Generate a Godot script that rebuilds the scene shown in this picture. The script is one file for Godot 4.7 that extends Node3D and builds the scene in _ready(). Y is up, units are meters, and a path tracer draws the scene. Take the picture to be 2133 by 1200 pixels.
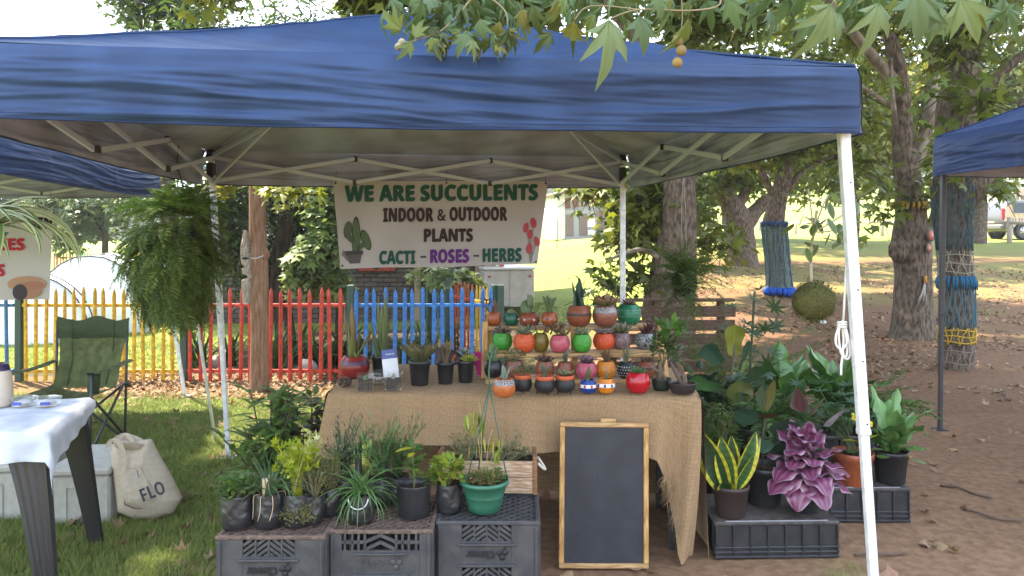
extends Node3D
# A plant stall under a blue gazebo in a park with plane trees.
const F := 1590.0
const CX := 1066.5
const HY := 493.0
const EYE := 1.5
const FLAT := 0xFFFFFFFF
var rng := RandomNumberGenerator.new()
var names := {}
var M := {}
var col := Color.WHITE
var nz := FastNoiseLite.new()
var nz2 := FastNoiseLite.new()


# ---------- helpers ----------
func P(px: float, py: float, d: float) -> Vector3:
	return Vector3((px - CX) * d / F, EYE - (py - HY) * d / F, -d)

func X(px: float, d: float) -> float:
	return (px - CX) * d / F

func Y(py: float, d: float) -> float:
	return EYE - (py - HY) * d / F

func R(a: float, b: float) -> float:
	return rng.randf_range(a, b)

func C(r: float, g: float, b: float) -> Color:
	return Color(r, g, b)

func vary(c: Color, k: float) -> Color:
	var m := 1.0 + R(-k, k)
	return Color(c.r * m * (1 + R(-k, k) * .4), c.g * m, c.b * m * (1 + R(-k, k) * .4))

func numbered(parent: Node, called: String) -> String:
	var key := str(parent.get_instance_id()) + called
	var n: int = names.get(key, 0)
	names[key] = n + 1
	return called if n == 0 else "%s_%03d" % [called, n]

func tag(o: Node, label: String, cat: String, group := "") -> Node:
	o.set_meta("label", label)
	o.set_meta("category", cat)
	if group != "":
		o.set_meta("group", group)
	return o

func thing(called: String, label: String, cat: String, at := Vector3.ZERO, turn := 0.0, group := "") -> Node3D:
	var o := Node3D.new()
	o.name = numbered(self, called)
	add_child(o)
	o.position = at
	o.rotation.y = turn
	tag(o, label, cat, group)
	return o

func part(parent: Node, called: String, mesh: Mesh, mat: Material, xf := Transform3D()) -> MeshInstance3D:
	var o := MeshInstance3D.new()
	o.name = numbered(parent, called)
	o.mesh = mesh
	o.material_override = mat
	o.transform = xf
	parent.add_child(o)
	return o

func struct(called: String, mesh: Mesh, mat: Material) -> MeshInstance3D:
	var o := part(self, called, mesh, mat)
	o.set_meta("kind", "structure")
	return o

func S() -> SurfaceTool:
	var st := SurfaceTool.new()
	st.begin(Mesh.PRIMITIVE_TRIANGLES)
	st.set_smooth_group(0)
	return st

func fin(st: SurfaceTool) -> ArrayMesh:
	st.generate_normals()
	return st.commit()

func vx(st: SurfaceTool, p: Vector3, uv: Vector2, c: Color) -> void:
	st.set_color(c)
	st.set_uv(uv)
	st.add_vertex(p)

func quad(st: SurfaceTool, a: Vector3, b: Vector3, c: Vector3, d: Vector3, flip := false) -> void:
	var q := [a, b, c, d]
	var u := [Vector2(0, 0), Vector2(1, 0), Vector2(1, 1), Vector2(0, 1)]
	for k in ([0, 2, 1, 0, 3, 2] if flip else [0, 1, 2, 0, 2, 3]):
		vx(st, q[k], u[k], col)

func quad_out(st: SurfaceTool, a: Vector3, b: Vector3, c: Vector3, d: Vector3, mid: Vector3) -> void:
	var n := (a - c).cross(a - b)
	quad(st, a, b, c, d, n.dot((a + c) * .5 - mid) < 0)

func tri_out(st: SurfaceTool, a: Vector3, b: Vector3, c: Vector3, mid: Vector3) -> void:
	var q := [a, b, c] if (a - c).cross(a - b).dot((a + b + c) / 3.0 - mid) > 0 else [a, c, b]
	for p in q:
		vx(st, p, Vector2.ZERO, col)

# rows of points joined by quads; colours by column, by row, or the current one
func grid(st: SurfaceTool, rows: Array, closed := false, cols := [], rowcols := [], uvs := Vector2.ONE) -> void:
	var m := rows.size()
	var n: int = rows[0].size()
	var last := n if closed else n - 1
	for i in m - 1:
		var a: PackedVector3Array = rows[i]
		var b: PackedVector3Array = rows[i + 1]
		var v0 := float(i) / (m - 1) * uvs.y
		var v1 := float(i + 1) / (m - 1) * uvs.y
		for j in last:
			var k := (j + 1) % n
			var u0 := float(j) / last * uvs.x
			var u1 := float(j + 1) / last * uvs.x
			var c00 := col
			var c01 := col
			var c10 := col
			var c11 := col
			if cols.size() > 0:
				c00 = cols[j]; c10 = cols[j]; c01 = cols[k]; c11 = cols[k]
			elif rowcols.size() > 0:
				c00 = rowcols[i]; c01 = rowcols[i]; c10 = rowcols[i + 1]; c11 = rowcols[i + 1]
			vx(st, a[j], Vector2(u0, v0), c00)
			vx(st, a[k], Vector2(u1, v0), c01)
			vx(st, b[k], Vector2(u1, v1), c11)
			vx(st, a[j], Vector2(u0, v0), c00)
			vx(st, b[k], Vector2(u1, v1), c11)
			vx(st, b[j], Vector2(u0, v1), c10)

func tube(st: SurfaceTool, pts: Array, rad: Variant, sides := 6, squash := 1.0, lumps := 0.0, uvs := Vector2.ONE) -> void:
	st.set_smooth_group(0)
	var rows := []
	var n := pts.size()
	var side := Vector3.ZERO
	for i in n:
		var t: Vector3 = (pts[mini(i + 1, n - 1)] - pts[maxi(i - 1, 0)]).normalized()
		if i == 0:
			side = t.cross(Vector3.FORWARD if absf(t.z) < .9 else Vector3.UP).normalized()
		else:
			side = (side - t * side.dot(t)).normalized()
		var up := t.cross(side)
		var r: float = rad[i] if rad is Array else rad
		var row := PackedVector3Array()
		for k in sides:
			var a := TAU * k / sides
			var q: Vector3 = pts[i]
			var rr := r
			if lumps > 0:
				var dirv := side * cos(a) + up * sin(a)
				rr *= 1.0 + lumps * nz.get_noise_3dv((q + dirv * r) * 60.0)
			row.append(q + side * cos(a) * rr + up * sin(a) * rr * squash)
		if i == 0:
			rows.append(ring_point(pts[0], sides))
		rows.append(row)
		if i == n - 1:
			rows.append(ring_point(pts[n - 1], sides))
	grid(st, rows, true, [], [], uvs)

func ring_point(p: Vector3, n: int) -> PackedVector3Array:
	var r := PackedVector3Array()
	for k in n:
		r.append(p)
	return r

func lathe(st: SurfaceTool, prof: Array, seg := 20, c := Vector3.ZERO, sx := 1.0, sz := 1.0, rowcols := []) -> void:
	st.set_smooth_group(0)
	var rows := []
	for q in prof:
		var row := PackedVector3Array()
		for k in seg:
			var a := TAU * k / seg
			row.append(c + Vector3(cos(a) * q[0] * sx, q[1], sin(a) * q[0] * sz))
		rows.append(row)
	grid(st, rows, true, [], rowcols)

func box(st: SurfaceTool, c: Vector3, s: Vector3, b := Basis()) -> void:
	bbox(st, c, s, 0.0, b)

func bbox(st: SurfaceTool, c: Vector3, s: Vector3, bev: float, b := Basis()) -> void:
	st.set_smooth_group(FLAT)
	var h := s * .5
	var pt := func(sx: float, sy: float, sz: float, ax: int) -> Vector3:
		return c + b * Vector3(sx * (h.x - (bev if ax != 0 else 0.0)), sy * (h.y - (bev if ax != 1 else 0.0)), sz * (h.z - (bev if ax != 2 else 0.0)))
	for g in [-1.0, 1.0]:
		quad_out(st, pt.call(g, -1, -1, 0), pt.call(g, 1, -1, 0), pt.call(g, 1, 1, 0), pt.call(g, -1, 1, 0), c)
		quad_out(st, pt.call(-1, g, -1, 1), pt.call(1, g, -1, 1), pt.call(1, g, 1, 1), pt.call(-1, g, 1, 1), c)
		quad_out(st, pt.call(-1, -1, g, 2), pt.call(1, -1, g, 2), pt.call(1, 1, g, 2), pt.call(-1, 1, g, 2), c)
	if bev <= 0:
		return
	for g in [-1.0, 1.0]:
		for k in [-1.0, 1.0]:
			quad_out(st, pt.call(g, k, -1, 0), pt.call(g, k, 1, 0), pt.call(g, k, 1, 1), pt.call(g, k, -1, 1), c)
			quad_out(st, pt.call(g, -1, k, 0), pt.call(g, 1, k, 0), pt.call(g, 1, k, 2), pt.call(g, -1, k, 2), c)
			quad_out(st, pt.call(-1, g, k, 1), pt.call(1, g, k, 1), pt.call(1, g, k, 2), pt.call(-1, g, k, 2), c)
			for l in [-1.0, 1.0]:
				tri_out(st, pt.call(g, k, l, 0), pt.call(g, k, l, 1), pt.call(g, k, l, 2), c)

func box_mesh(s: Vector3, bev := 0.0) -> ArrayMesh:
	var st := S()
	bbox(st, Vector3.ZERO, s, bev)
	return fin(st)

# a bar of square section from a to b
func bar(st: SurfaceTool, a: Vector3, b: Vector3, w: float, h: float, bev := 0.0) -> void:
	var y := (b - a).normalized()
	var x := y.cross(Vector3.UP if absf(y.y) < .95 else Vector3.BACK).normalized()
	bbox(st, (a + b) * .5, Vector3(w, a.distance_to(b), h), bev, Basis(x, y, x.cross(y)))

func ball(st: SurfaceTool, c: Vector3, r: Vector3, seg := 10, lump := 0.0, f := 3.0) -> void:
	st.set_smooth_group(0)
	var rows := []
	for i in seg / 2 + 1:
		var row := PackedVector3Array()
		var e := PI * i / (seg / 2)
		for k in seg:
			var a := TAU * k / seg
			var v := Vector3(cos(a) * sin(e), -cos(e), sin(a) * sin(e))
			row.append(c + v * r * (1.0 + lump * nz.get_noise_3dv((c + v) * f * 20.0)))
		rows.append(row)
	grid(st, rows, true)

func curve(a: Vector3, b: Vector3, c: Vector3, n := 8) -> Array:
	var o := []
	for i in n + 1:
		var t := float(i) / n
		o.append(a.lerp(b, t).lerp(b.lerp(c, t), t))
	return o

func smooth_path(pts: Array, n := 5) -> Array:
	var o := []
	for i in pts.size() - 1:
		var p0: Vector3 = pts[maxi(i - 1, 0)]
		var p3: Vector3 = pts[mini(i + 2, pts.size() - 1)]
		for k in n:
			o.append((pts[i] as Vector3).cubic_interpolate(pts[i + 1], p0, p3, float(k) / n))
	o.append(pts[pts.size() - 1])
	return o

func smooth_vals(v: Array, n := 5) -> Array:
	var o := []
	for i in v.size() - 1:
		for k in n:
			o.append(lerpf(v[i], v[i + 1], float(k) / n))
	o.append(v[v.size() - 1])
	return o

# ---------- leaves ----------
func prof(kind: String, t: float) -> float:
	match kind:
		"oval": return pow(sin(PI * pow(t, .85)), .75)
		"lance": return pow(t, .55) * pow(1 - t, .8) * 2.0
		"strap": return minf(1, .55 + t * 1.6) * pow(maxf(0.0, 1 - pow(t, 5)), .9)
		"grass": return (1 - t * .85)
		"spoon": return (.35 + .65 * smoothstep(.1, .75, t)) * pow(maxf(0, 1 - pow(t, 7)), .6)
		"heart": return pow(minf(1, t * 5), .5) * pow(1 - t, .62) * 1.15
		"sword": return (.72 + .5 * sin(PI * minf(1, t * 1.05))) * pow(maxf(0, 1 - pow(t, 4)), .8) * .85
		"wedge": return pow(maxf(0.0, 1 - t), .75) * (1.0 - .15 * t)
		"fiddle": return (.45 + .5 * smoothstep(.2, .65, t) + .12 * sin(t * 9)) * pow(minf(1, t * 8), .5) * pow(maxf(0, 1 - pow(t, 6)), .6)
	return 1.0

# a leaf from the origin up +Y that bends towards +Z
func leaf_mesh(l: float, w: float, droop: float, kind: String, cols: Array, segs := 6, cup := .2, wave := 0.0, rowtint := 0.0) -> ArrayMesh:
	var st := S()
	add_leaf(st, Transform3D(), l, w, droop, kind, cols, segs, cup, wave, rowtint)
	return fin(st)

func add_leaf(st: SurfaceTool, xf: Transform3D, l: float, w: float, droop: float, kind: String, cols: Array, segs := 6, cup := .2, wave := 0.0, rowtint := 0.0) -> void:
	st.set_smooth_group(0)
	var us := []
	var cc := []
	if cols.size() == 1:
		us = [-1.0, 0.0, 1.0]; cc = [cols[0], cols[0], cols[0]]
	else:
		for q in cols:
			us.append(q[0]); cc.append(q[1])
	var rows := []
	var p := Vector3.ZERO
	var a := 0.0
	var ph := R(0, 6)
	for i in segs + 1:
		var t := float(i) / segs
		var hw := w * .5 * prof(kind, t)
		if wave > .3:
			hw *= 1.0 + .24 * sin(t * 24 + ph)
		var nrm := Vector3(0, -sin(a), cos(a))
		var row := PackedVector3Array()
		for u in us:
			var off := cup * absf(u) * absf(u) * hw
			if wave > 0:
				off += wave * absf(u) * sin(t * 13 + ph + u * 2) * hw
			row.append(xf * (p + Vector3(u * hw, 0, 0) + nrm * off))
		rows.append(row)
		p += Vector3(0, cos(a), sin(a)) * l / segs
		a += droop / segs
	if rowtint > 0:
		for i in segs:
			var k := 1.0 + (rowtint if i % 2 == 0 else -rowtint)
			var c2 := []
			for c in cc:
				c2.append(Color(c.r * k, c.g * k, c.b * k))
			grid(st, [rows[i], rows[i + 1]], false, c2)
	else:
		grid(st, rows, false, cc)

# a thick succulent leaf
func add_flesh(st: SurfaceTool, xf: Transform3D, l: float, w: float, th: float, droop: float, kind: String, c0: Color, c1: Color, segs := 5) -> void:
	st.set_smooth_group(0)
	var rows := []
	var rc := []
	var p := Vector3.ZERO
	var a := 0.0
	for i in segs + 1:
		var t := float(i) / segs
		var hw := w * .5 * prof(kind, minf(t, .995))
		var ht := th * .5 * (.35 + .65 * prof(kind, minf(t, .995)))
		if i == segs:
			ht = 0.0; hw *= .3
		var nrm := Vector3(0, -sin(a), cos(a))
		var row := PackedVector3Array()
		for k in 6:
			var g := TAU * k / 6
			var q := p + Vector3(cos(g) * hw, 0, 0) + nrm * (sin(g) * ht + (absf(cos(g)) - .5) * ht * .7)
			row.append(xf * q)
		rows.append(row)
		rc.append(c0.lerp(c1, t * t))
		p += Vector3(0, cos(a), sin(a)) * l / segs
		a += droop / segs
	grid(st, rows, true, [], rc)

func flesh_mesh(l: float, w: float, th: float, droop: float, kind: String, c0: Color, c1: Color) -> ArrayMesh:
	var st := S()
	add_flesh(st, Transform3D(), l, w, th, droop, kind, c0, c1)
	return fin(st)

# lean = tilt away from straight up, towards the heading yaw
func lx(at: Vector3, yaw: float, lean: float, k := 1.0, roll := 0.0) -> Transform3D:
	return Transform3D((Basis(Vector3.UP, yaw) * Basis(Vector3.RIGHT, lean) * Basis(Vector3.UP, roll)).scaled(Vector3.ONE * k), at)

# ---------- materials ----------
func mat(c: Color, rough := .8, spec := .5, metal := 0.0) -> StandardMaterial3D:
	var m := StandardMaterial3D.new()
	m.albedo_color = c.linear_to_srgb()
	m.roughness = rough
	m.metallic_specular = spec
	m.metallic = metal
	return m

func vmat(rough := .7, back := Color.BLACK, spec := .5) -> StandardMaterial3D:
	var m := mat(Color.WHITE, rough, spec)
	m.vertex_color_use_as_albedo = true
	if back != Color.BLACK:
		m.backlight_enabled = true
		m.backlight = back.linear_to_srgb()
	return m

func noise_img(size: int, freq: float, oct: int, lo: Color, hi: Color, type := FastNoiseLite.TYPE_SIMPLEX_SMOOTH, con := 1.0, sx := 1, sy := 1, sd := 1) -> Image:
	var n := FastNoiseLite.new()
	n.noise_type = type
	n.frequency = freq
	n.fractal_octaves = oct
	n.seed = sd
	var im := n.get_seamless_image(size / sx, size / sy)
	im.convert(Image.FORMAT_RGBA8)
	im.resize(size, size, Image.INTERPOLATE_CUBIC)
	var o := Image.create(size, size, false, Image.FORMAT_RGBA8)
	for y in size:
		for x in size:
			var v := clampf((im.get_pixel(x, y).r - .5) * con + .5, 0, 1)
			o.set_pixel(x, y, lo.lerp(hi, v))
	return o

func tex(im: Image) -> ImageTexture:
	return ImageTexture.create_from_image(im)

func nrm(im: Image, k: float) -> ImageTexture:
	var n := im.duplicate()
	n.bump_map_to_normal_map(k)
	return ImageTexture.create_from_image(n)

func tri_map(m: StandardMaterial3D, albedo: Texture2D, normal: Texture2D, scale: Variant, world := true, nscale := 1.0) -> StandardMaterial3D:
	if albedo:
		m.albedo_texture = albedo
	if normal:
		m.normal_enabled = true
		m.normal_texture = normal
		m.normal_scale = nscale
	m.uv1_triplanar = true
	m.uv1_world_triplanar = world
	m.uv1_scale = scale if scale is Vector3 else Vector3.ONE * scale
	return m

func glass(a := .12) -> StandardMaterial3D:
	var m := mat(C(.9, .95, .95), .05)
	m.transparency = BaseMaterial3D.TRANSPARENCY_ALPHA
	m.albedo_color.a = a
	return m

# ---------- the lie of the land ----------
func soft(v: float, w: float) -> float:
	return (sqrt(v * v + w * w) + v) * .5

func ground_y(x: float, z: float) -> float:
	var d := -z
	if d < 0:
		return 0.0
	var b := .074 * soft(d - 9, 1.5) - .070 * soft(d - 29, 3.0) + .105 * soft(d - 58, 8.0) - .09 * soft(d - 170, 20)
	b *= smoothstep(-.25, .2, x / maxf(d, 1.0)) * smoothstep(2.0, 8.0, d)
	return b + .02 * soft(d - 150, 30) * smoothstep(40, 150, d)

func G(px: float, d: float) -> Vector3:
	var x := X(px, d)
	return Vector3(x, ground_y(x, -d), -d)

func grassy(x: float, d: float) -> float:
	# 1 = grass, 0 = bare soil
	var n := nz.get_noise_2d(x * 22, d * 22) + .5 * nz.get_noise_2d(x * 80 + 50, d * 80)
	var g := 0.0
	if d < 8.4:
		g = smoothstep(.35, -.9, x + n * .9 - .25 * (d - 4))
		g -= .75 * smoothstep(.12, .4, nz2.get_noise_2d(x * 30, d * 40)) * smoothstep(5.5, 3.0, d)
		g *= 1.0 - .9 * smoothstep(6.9, 7.5, d + n * .35)
		g *= 1.0 - smoothstep(-1.05, -.75, x + n * .15) * smoothstep(3.2, 3.4, d) * smoothstep(4.9, 4.5, d)
		if x > 0.1 and d < 5:
			g = maxf(g, .5 * smoothstep(.1, .45, n) * smoothstep(3.9, 3.2, d))
	else:
		var bed := smoothstep(8.2, 8.8, d + n * .3)
		var left := smoothstep(.05, -.12, x / d - .03)
		g = left * bed
		var right := smoothstep(11, 19, d + n * 6.0) * .55 + smoothstep(20, 27, d + n * 3) * .45
		g = maxf(g, right)
		if x / d < .2:
			g = maxf(g, smoothstep(10.5, 12.5, d + n))
		# trodden path across the slope
		g *= 1.0 - .8 * smoothstep(.9, .5, absf(d - 20.5 - .1 * (x - 9))) * smoothstep(.2, .3, x / d)
		# planting bed behind the red fence
		g *= 1.0 - smoothstep(-3.7, -3.3, x + n * .3) * smoothstep(.4, .0, x) * smoothstep(12.5, 11.8, d)
	return clampf(g, 0, 1)

func ground_color(x: float, z: float) -> Color:
	var d := -z
	var n := nz2.get_noise_2d(x * 9, d * 9)
	var n2 := nz.get_noise_2d(x * 120, d * 120)
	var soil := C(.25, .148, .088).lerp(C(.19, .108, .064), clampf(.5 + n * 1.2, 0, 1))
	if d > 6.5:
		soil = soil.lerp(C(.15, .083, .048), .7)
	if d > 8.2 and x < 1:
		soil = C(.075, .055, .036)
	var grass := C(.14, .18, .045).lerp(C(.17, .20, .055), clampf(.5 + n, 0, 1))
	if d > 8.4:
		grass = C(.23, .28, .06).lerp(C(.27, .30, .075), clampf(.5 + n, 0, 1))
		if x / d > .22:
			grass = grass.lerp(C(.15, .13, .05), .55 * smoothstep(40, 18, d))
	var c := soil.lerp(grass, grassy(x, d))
	return c * (1.0 + .10 * n2)

# ---------- start ----------
func _ready() -> void:
	var cam := Camera3D.new()
	cam.name = "camera"
	add_child(cam)
	cam.position = Vector3(0, EYE, 0)
	cam.keep_aspect = Camera3D.KEEP_HEIGHT
	cam.near = 0.1
	cam.projection = Camera3D.PROJECTION_FRUSTUM
	cam.size = 0.1 * 1200.0 / F
	cam.frustum_offset = Vector2(0, -0.1 * 107.0 / F)
	cam.far = 900.0
	cam.current = true
	var we := WorldEnvironment.new()
	we.name = "environment"
	var e := Environment.new()
	e.background_mode = Environment.BG_SKY
	var sm := ProceduralSkyMaterial.new()
	sm.sky_top_color = Color(.80, .88, 1.0)
	sm.sky_horizon_color = Color(.95, .97, 1.0)
	sm.sky_curve = .2
	sm.ground_bottom_color = Color(.35, .33, .25)
	sm.ground_horizon_color = Color(.7, .72, .65)
	sm.sky_energy_multiplier = 1.0
	var sky := Sky.new()
	sky.sky_material = sm
	e.sky = sky
	e.background_energy_multiplier = 1.0
	e.tonemap_mode = Environment.TONE_MAPPER_LINEAR
	e.tonemap_exposure = 5.0
	e.fog_enabled = true
	e.fog_density = .001
	e.fog_light_color = Color(.93, .95, .93)
	e.sdfgi_enabled = true
	e.ssao_enabled = true
	e.ssil_enabled = true
	we.environment = e
	add_child(we)
	var sun := DirectionalLight3D.new()
	sun.name = "sun"
	sun.light_energy = 1.6
	sun.light_color = Color(1, .95, .86)
	sun.light_angular_distance = 1.0
	sun.shadow_enabled = true
	add_child(sun)
	sun.look_at_from_position(Vector3(-4.5, 9.5, -3.5), Vector3.ZERO)
	rng.seed = 7
	nz.seed = 3
	nz.frequency = .02
	nz.fractal_octaves = 3
	nz2.seed = 9
	nz2.frequency = .02
	nz2.fractal_octaves = 4
	make_materials()
	make_ground()
	make_trees()
	make_background()
	make_fences()
	make_gazebos()
	make_signs()
	make_left_side()
	make_table()
	make_pots()
	make_crates()
	make_herbs()
	make_right_plants()
	make_hanging()
	make_branch()
	make_ground_cover()


func make_materials() -> void:
	M.leaf = vmat(.55, C(.85, .85, .5))
	M.leaf_soft = vmat(.75, C(.3, .3, .2), .3)
	M.gloss_leaf = vmat(.32, C(.2, .2, .1))
	M.flesh = vmat(.5, C(.12, .12, .08))
	M.plain = vmat(.75)
	M.satin = vmat(.45)
	M.soil = tri_map(mat(C(.05, .032, .022), .95, .2), null, nrm(noise_img(128, .08, 3, Color.BLACK, Color.WHITE), 6), 9.0, true)
	var speck := noise_img(256, .05, 4, C(.84, .83, .82), C(1, 1, 1), FastNoiseLite.TYPE_SIMPLEX, 1.3)
	var fine := noise_img(256, .11, 3, Color.BLACK, Color.WHITE, FastNoiseLite.TYPE_SIMPLEX, 1.6, 1, 1, 5)
	M.ground = tri_map(vmat(.95, Color.BLACK, .2), tex(speck), nrm(fine, .5), .83)
	M.pot = tri_map(vmat(.38), tex(noise_img(128, .04, 4, C(.8, .8, .8), C(1, 1, 1), FastNoiseLite.TYPE_SIMPLEX, 1.4)), nrm(noise_img(128, .03, 2, Color.BLACK, Color.WHITE), .8), 6.0)
	M.bumpy = tri_map(vmat(.4), null, nrm(noise_img(128, .09, 2, Color.BLACK, Color.WHITE, FastNoiseLite.TYPE_CELLULAR), 5), 9.0)
	M.black = tri_map(mat(C(.018, .018, .02), .42), null, nrm(noise_img(128, .03, 3, Color.BLACK, Color.WHITE, FastNoiseLite.TYPE_SIMPLEX, 1.0, 1, 2), 3), 5.0)
	M.bag = tri_map(mat(C(.022, .021, .022), .38), null, nrm(noise_img(128, .02, 3, Color.BLACK, Color.WHITE, FastNoiseLite.TYPE_SIMPLEX, 1.6), 3.5), 4.0)
	var dusty := noise_img(256, .02, 4, C(.032, .032, .035), C(.055, .051, .049), FastNoiseLite.TYPE_SIMPLEX, 1.5)
	M.crate = tri_map(mat(Color.WHITE, .6), tex(lin(dusty)), nrm(fine, .2), 2.0)
	M.crate_dust = tri_map(mat(Color.WHITE, .85), tex(lin(noise_img(256, .03, 4, C(.075, .048, .037), C(.15, .098, .072), FastNoiseLite.TYPE_SIMPLEX, 1.8))), nrm(fine, 1.5), 3.0)
	M.tray = tri_map(mat(Color.WHITE, .42), tex(lin(noise_img(256, .02, 4, C(.016, .016, .019), C(.03, .028, .028), FastNoiseLite.TYPE_SIMPLEX, 1.6))), null, 2.0)
	M.tray_top = tri_map(mat(Color.WHITE, .7), tex(lin(noise_img(256, .02, 4, C(.04, .034, .03), C(.085, .066, .055), FastNoiseLite.TYPE_SIMPLEX, 1.8))), nrm(fine, 1), 2.0)
	M.white_metal = tri_map(mat(C(.72, .72, .7), .35), tex(noise_img(128, .03, 3, C(.86, .86, .86), C(1, 1, 1), FastNoiseLite.TYPE_SIMPLEX, 1.5)), null, 3.0)
	M.grey_metal = mat(C(.47, .51, .61), .42)
	M.dark_metal = mat(C(.03, .03, .032), .45)
	M.steel = mat(C(.45, .45, .44), .35, .5, .7)
	M.dark_plastic = tri_map(mat(C(.02, .017, .018), .4), null, nrm(fine, .5), 3.0)
	# tent cloth: a fine weave over soft creases
	var weave := Image.create(128, 128, false, Image.FORMAT_RGBA8)
	for y in 128:
		for x in 128:
			var v := .5 + .25 * sin(x * TAU / 4.0) * (1 if (y / 4) % 2 == 0 else -1) + .2 * sin(y * TAU / 4.0)
			weave.set_pixel(x, y, C(v, v, v))
	var crease := noise_img(256, .012, 4, Color.BLACK, Color.WHITE, FastNoiseLite.TYPE_SIMPLEX, 1.6, 4, 1)
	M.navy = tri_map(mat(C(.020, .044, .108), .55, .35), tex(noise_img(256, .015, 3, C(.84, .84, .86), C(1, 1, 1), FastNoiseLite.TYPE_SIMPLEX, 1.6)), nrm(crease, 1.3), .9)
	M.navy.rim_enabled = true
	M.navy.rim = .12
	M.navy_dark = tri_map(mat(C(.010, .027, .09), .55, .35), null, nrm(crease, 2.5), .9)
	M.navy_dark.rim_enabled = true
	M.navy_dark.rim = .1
	M.lining = tri_map(mat(C(.36, .385, .53), .7, .3), tex(noise_img(256, .012, 3, C(.82, .8, .78), C(1, 1, 1), FastNoiseLite.TYPE_SIMPLEX, 1.6)), nrm(crease, 1.8), .6)
	# burlap
	var bl := Image.create(256, 256, false, Image.FORMAT_RGBA8)
	var bh := Image.create(256, 256, false, Image.FORMAT_RGBA8)
	var nb := FastNoiseLite.new()
	nb.frequency = .15
	for y in 256:
		for x in 256:
			var warp := absf(sin(x * PI / 4.0 + nb.get_noise_2d(0, y * .6) * .8))
			var weft := absf(sin(y * PI / 4.0 + nb.get_noise_2d(x * .6, 40) * .8))
			var slub := nb.get_noise_2d(x * .04, floorf(y / 4.0) * 7.0) * .5 + nb.get_noise_2d(floorf(x / 4.0) * 7.0, y * .04) * .35
			var h := (warp if ((x / 4) + (y / 4)) % 2 == 0 else weft)
			var t := clampf(.84 + .10 * h + slub * .36, 0, 1)
			bl.set_pixel(x, y, C(t, t, t))
			bh.set_pixel(x, y, C(h, h, h))
	M.burlap = mat(C(.355, .228, .122), .92, .2)
	M.burlap.albedo_texture = tex(bl)
	M.burlap.normal_enabled = true
	M.burlap.normal_texture = nrm(bh, 1.2)
	M.burlap.uv1_scale = Vector3(9, 9, 1)
	M.burlap.rim_enabled = true
	M.burlap.rim = .25
	M.cloth_white = tri_map(mat(C(.48, .50, .54), .5), tex(noise_img(256, .012, 3, C(.86, .86, .88), C(1, 1, 1), FastNoiseLite.TYPE_SIMPLEX, 1.5)), nrm(crease, 2), 1.5)
	M.canvas = tri_map(mat(C(.47, .40, .31), .9, .2), tex(noise_img(256, .02, 4, C(.92, .91, .89), C(1, 1, 1), FastNoiseLite.TYPE_SIMPLEX, 1.2)), nrm(weave, .6), 6.0)
	M.green_cloth = tri_map(mat(C(.10, .115, .042), .75, .3), tex(noise_img(256, .02, 3, C(.75, .75, .72), C(1, 1, 1), FastNoiseLite.TYPE_SIMPLEX, 1.6)), nrm(crease, 3), 2.0)
	M.dark_green_cloth = tri_map(mat(C(.04, .055, .026), .75, .3), null, nrm(crease, 3), 2.0)
	M.banner = tri_map(mat(C(.46, .43, .42), .62, .3), tex(noise_img(256, .008, 2, C(.93, .92, .92), C(1, 1, 1))), null, .8)
	# wood
	var grain := noise_img(256, .085, 4, C(.74, .67, .60), C(1, 1, 1), FastNoiseLite.TYPE_SIMPLEX, 1.35, 8, 1)
	var grain2 := noise_img(256, .085, 4, C(.74, .67, .60), C(1, 1, 1), FastNoiseLite.TYPE_SIMPLEX, 1.35, 1, 8)
	M.pine = tri_map(mat(C(.54, .35, .155), .55), tex(grain), nrm(grain, 1.2), Vector3(3, 3, 3), false)
	M.pine_up = tri_map(mat(C(.60, .36, .12), .5), tex(grain2), nrm(grain2, 1), Vector3(3, 3, 3), false)
	M.raw_wood = tri_map(mat(C(.48, .36, .25), .8, .3), tex(grain), nrm(grain, 2), Vector3(4, 4, 4), false)
	M.old_wood = tri_map(mat(C(.125, .085, .065), .9, .2), tex(grain), nrm(grain, 3), Vector3(3, 3, 3), false)
	M.gum = tri_map(mat(C(.27, .165, .115), .8, .25), tex(grain2), nrm(grain2, 2), Vector3(1.2, 1.2, 1.2))
	M.grey_wood = tri_map(mat(C(.36, .32, .28), .9, .2), tex(grain2), nrm(grain2, 4), Vector3(3, 3, 3), false)
	# bark
	var bk := noise_img(512, .034, 5, C(.050, .037, .027), C(.18, .14, .105), FastNoiseLite.TYPE_SIMPLEX, 1.7, 1, 3)
	M.bark = tri_map(mat(Color.WHITE, .95, .15), tex(lin(bk)), nrm(bk, 14), 1.0)
	var bp := noise_img(512, .014, 3, C(.10, .078, .055), C(.30, .265, .205), FastNoiseLite.TYPE_CELLULAR, 2.2, 1, 2, 4)
	M.bark_pale = tri_map(mat(Color.WHITE, .9, .15), tex(lin(bp)), nrm(bp, 6), .8)
	var bd := noise_img(256, .03, 4, C(.018, .014, .011), C(.06, .045, .034), FastNoiseLite.TYPE_SIMPLEX, 1.8, 1, 4)
	M.bark_dark = tri_map(mat(Color.WHITE, .95, .15), tex(lin(bd)), nrm(bd, 8), 1.3)


# an image whose numbers are linear base colours, turned to sRGB
func lin(im: Image) -> Image:
	var o := im.duplicate()
	o.linear_to_srgb()
	return o


func axis(lo: float, hi: float, fine_lo: float, fine_hi: float, fine: float, grow: float) -> Array:
	var a := []
	var v := fine_lo
	while v <= fine_hi:
		a.append(v)
		v += fine
	var s := fine
	while v < hi:
		a.append(v)
		s *= grow
		v += s
	a.append(hi)
	s = fine
	v = fine_lo - fine
	var b := []
	while v > lo:
		b.append(v)
		s *= grow
		v -= s
	b.append(lo)
	b.reverse()
	return b + a


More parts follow.
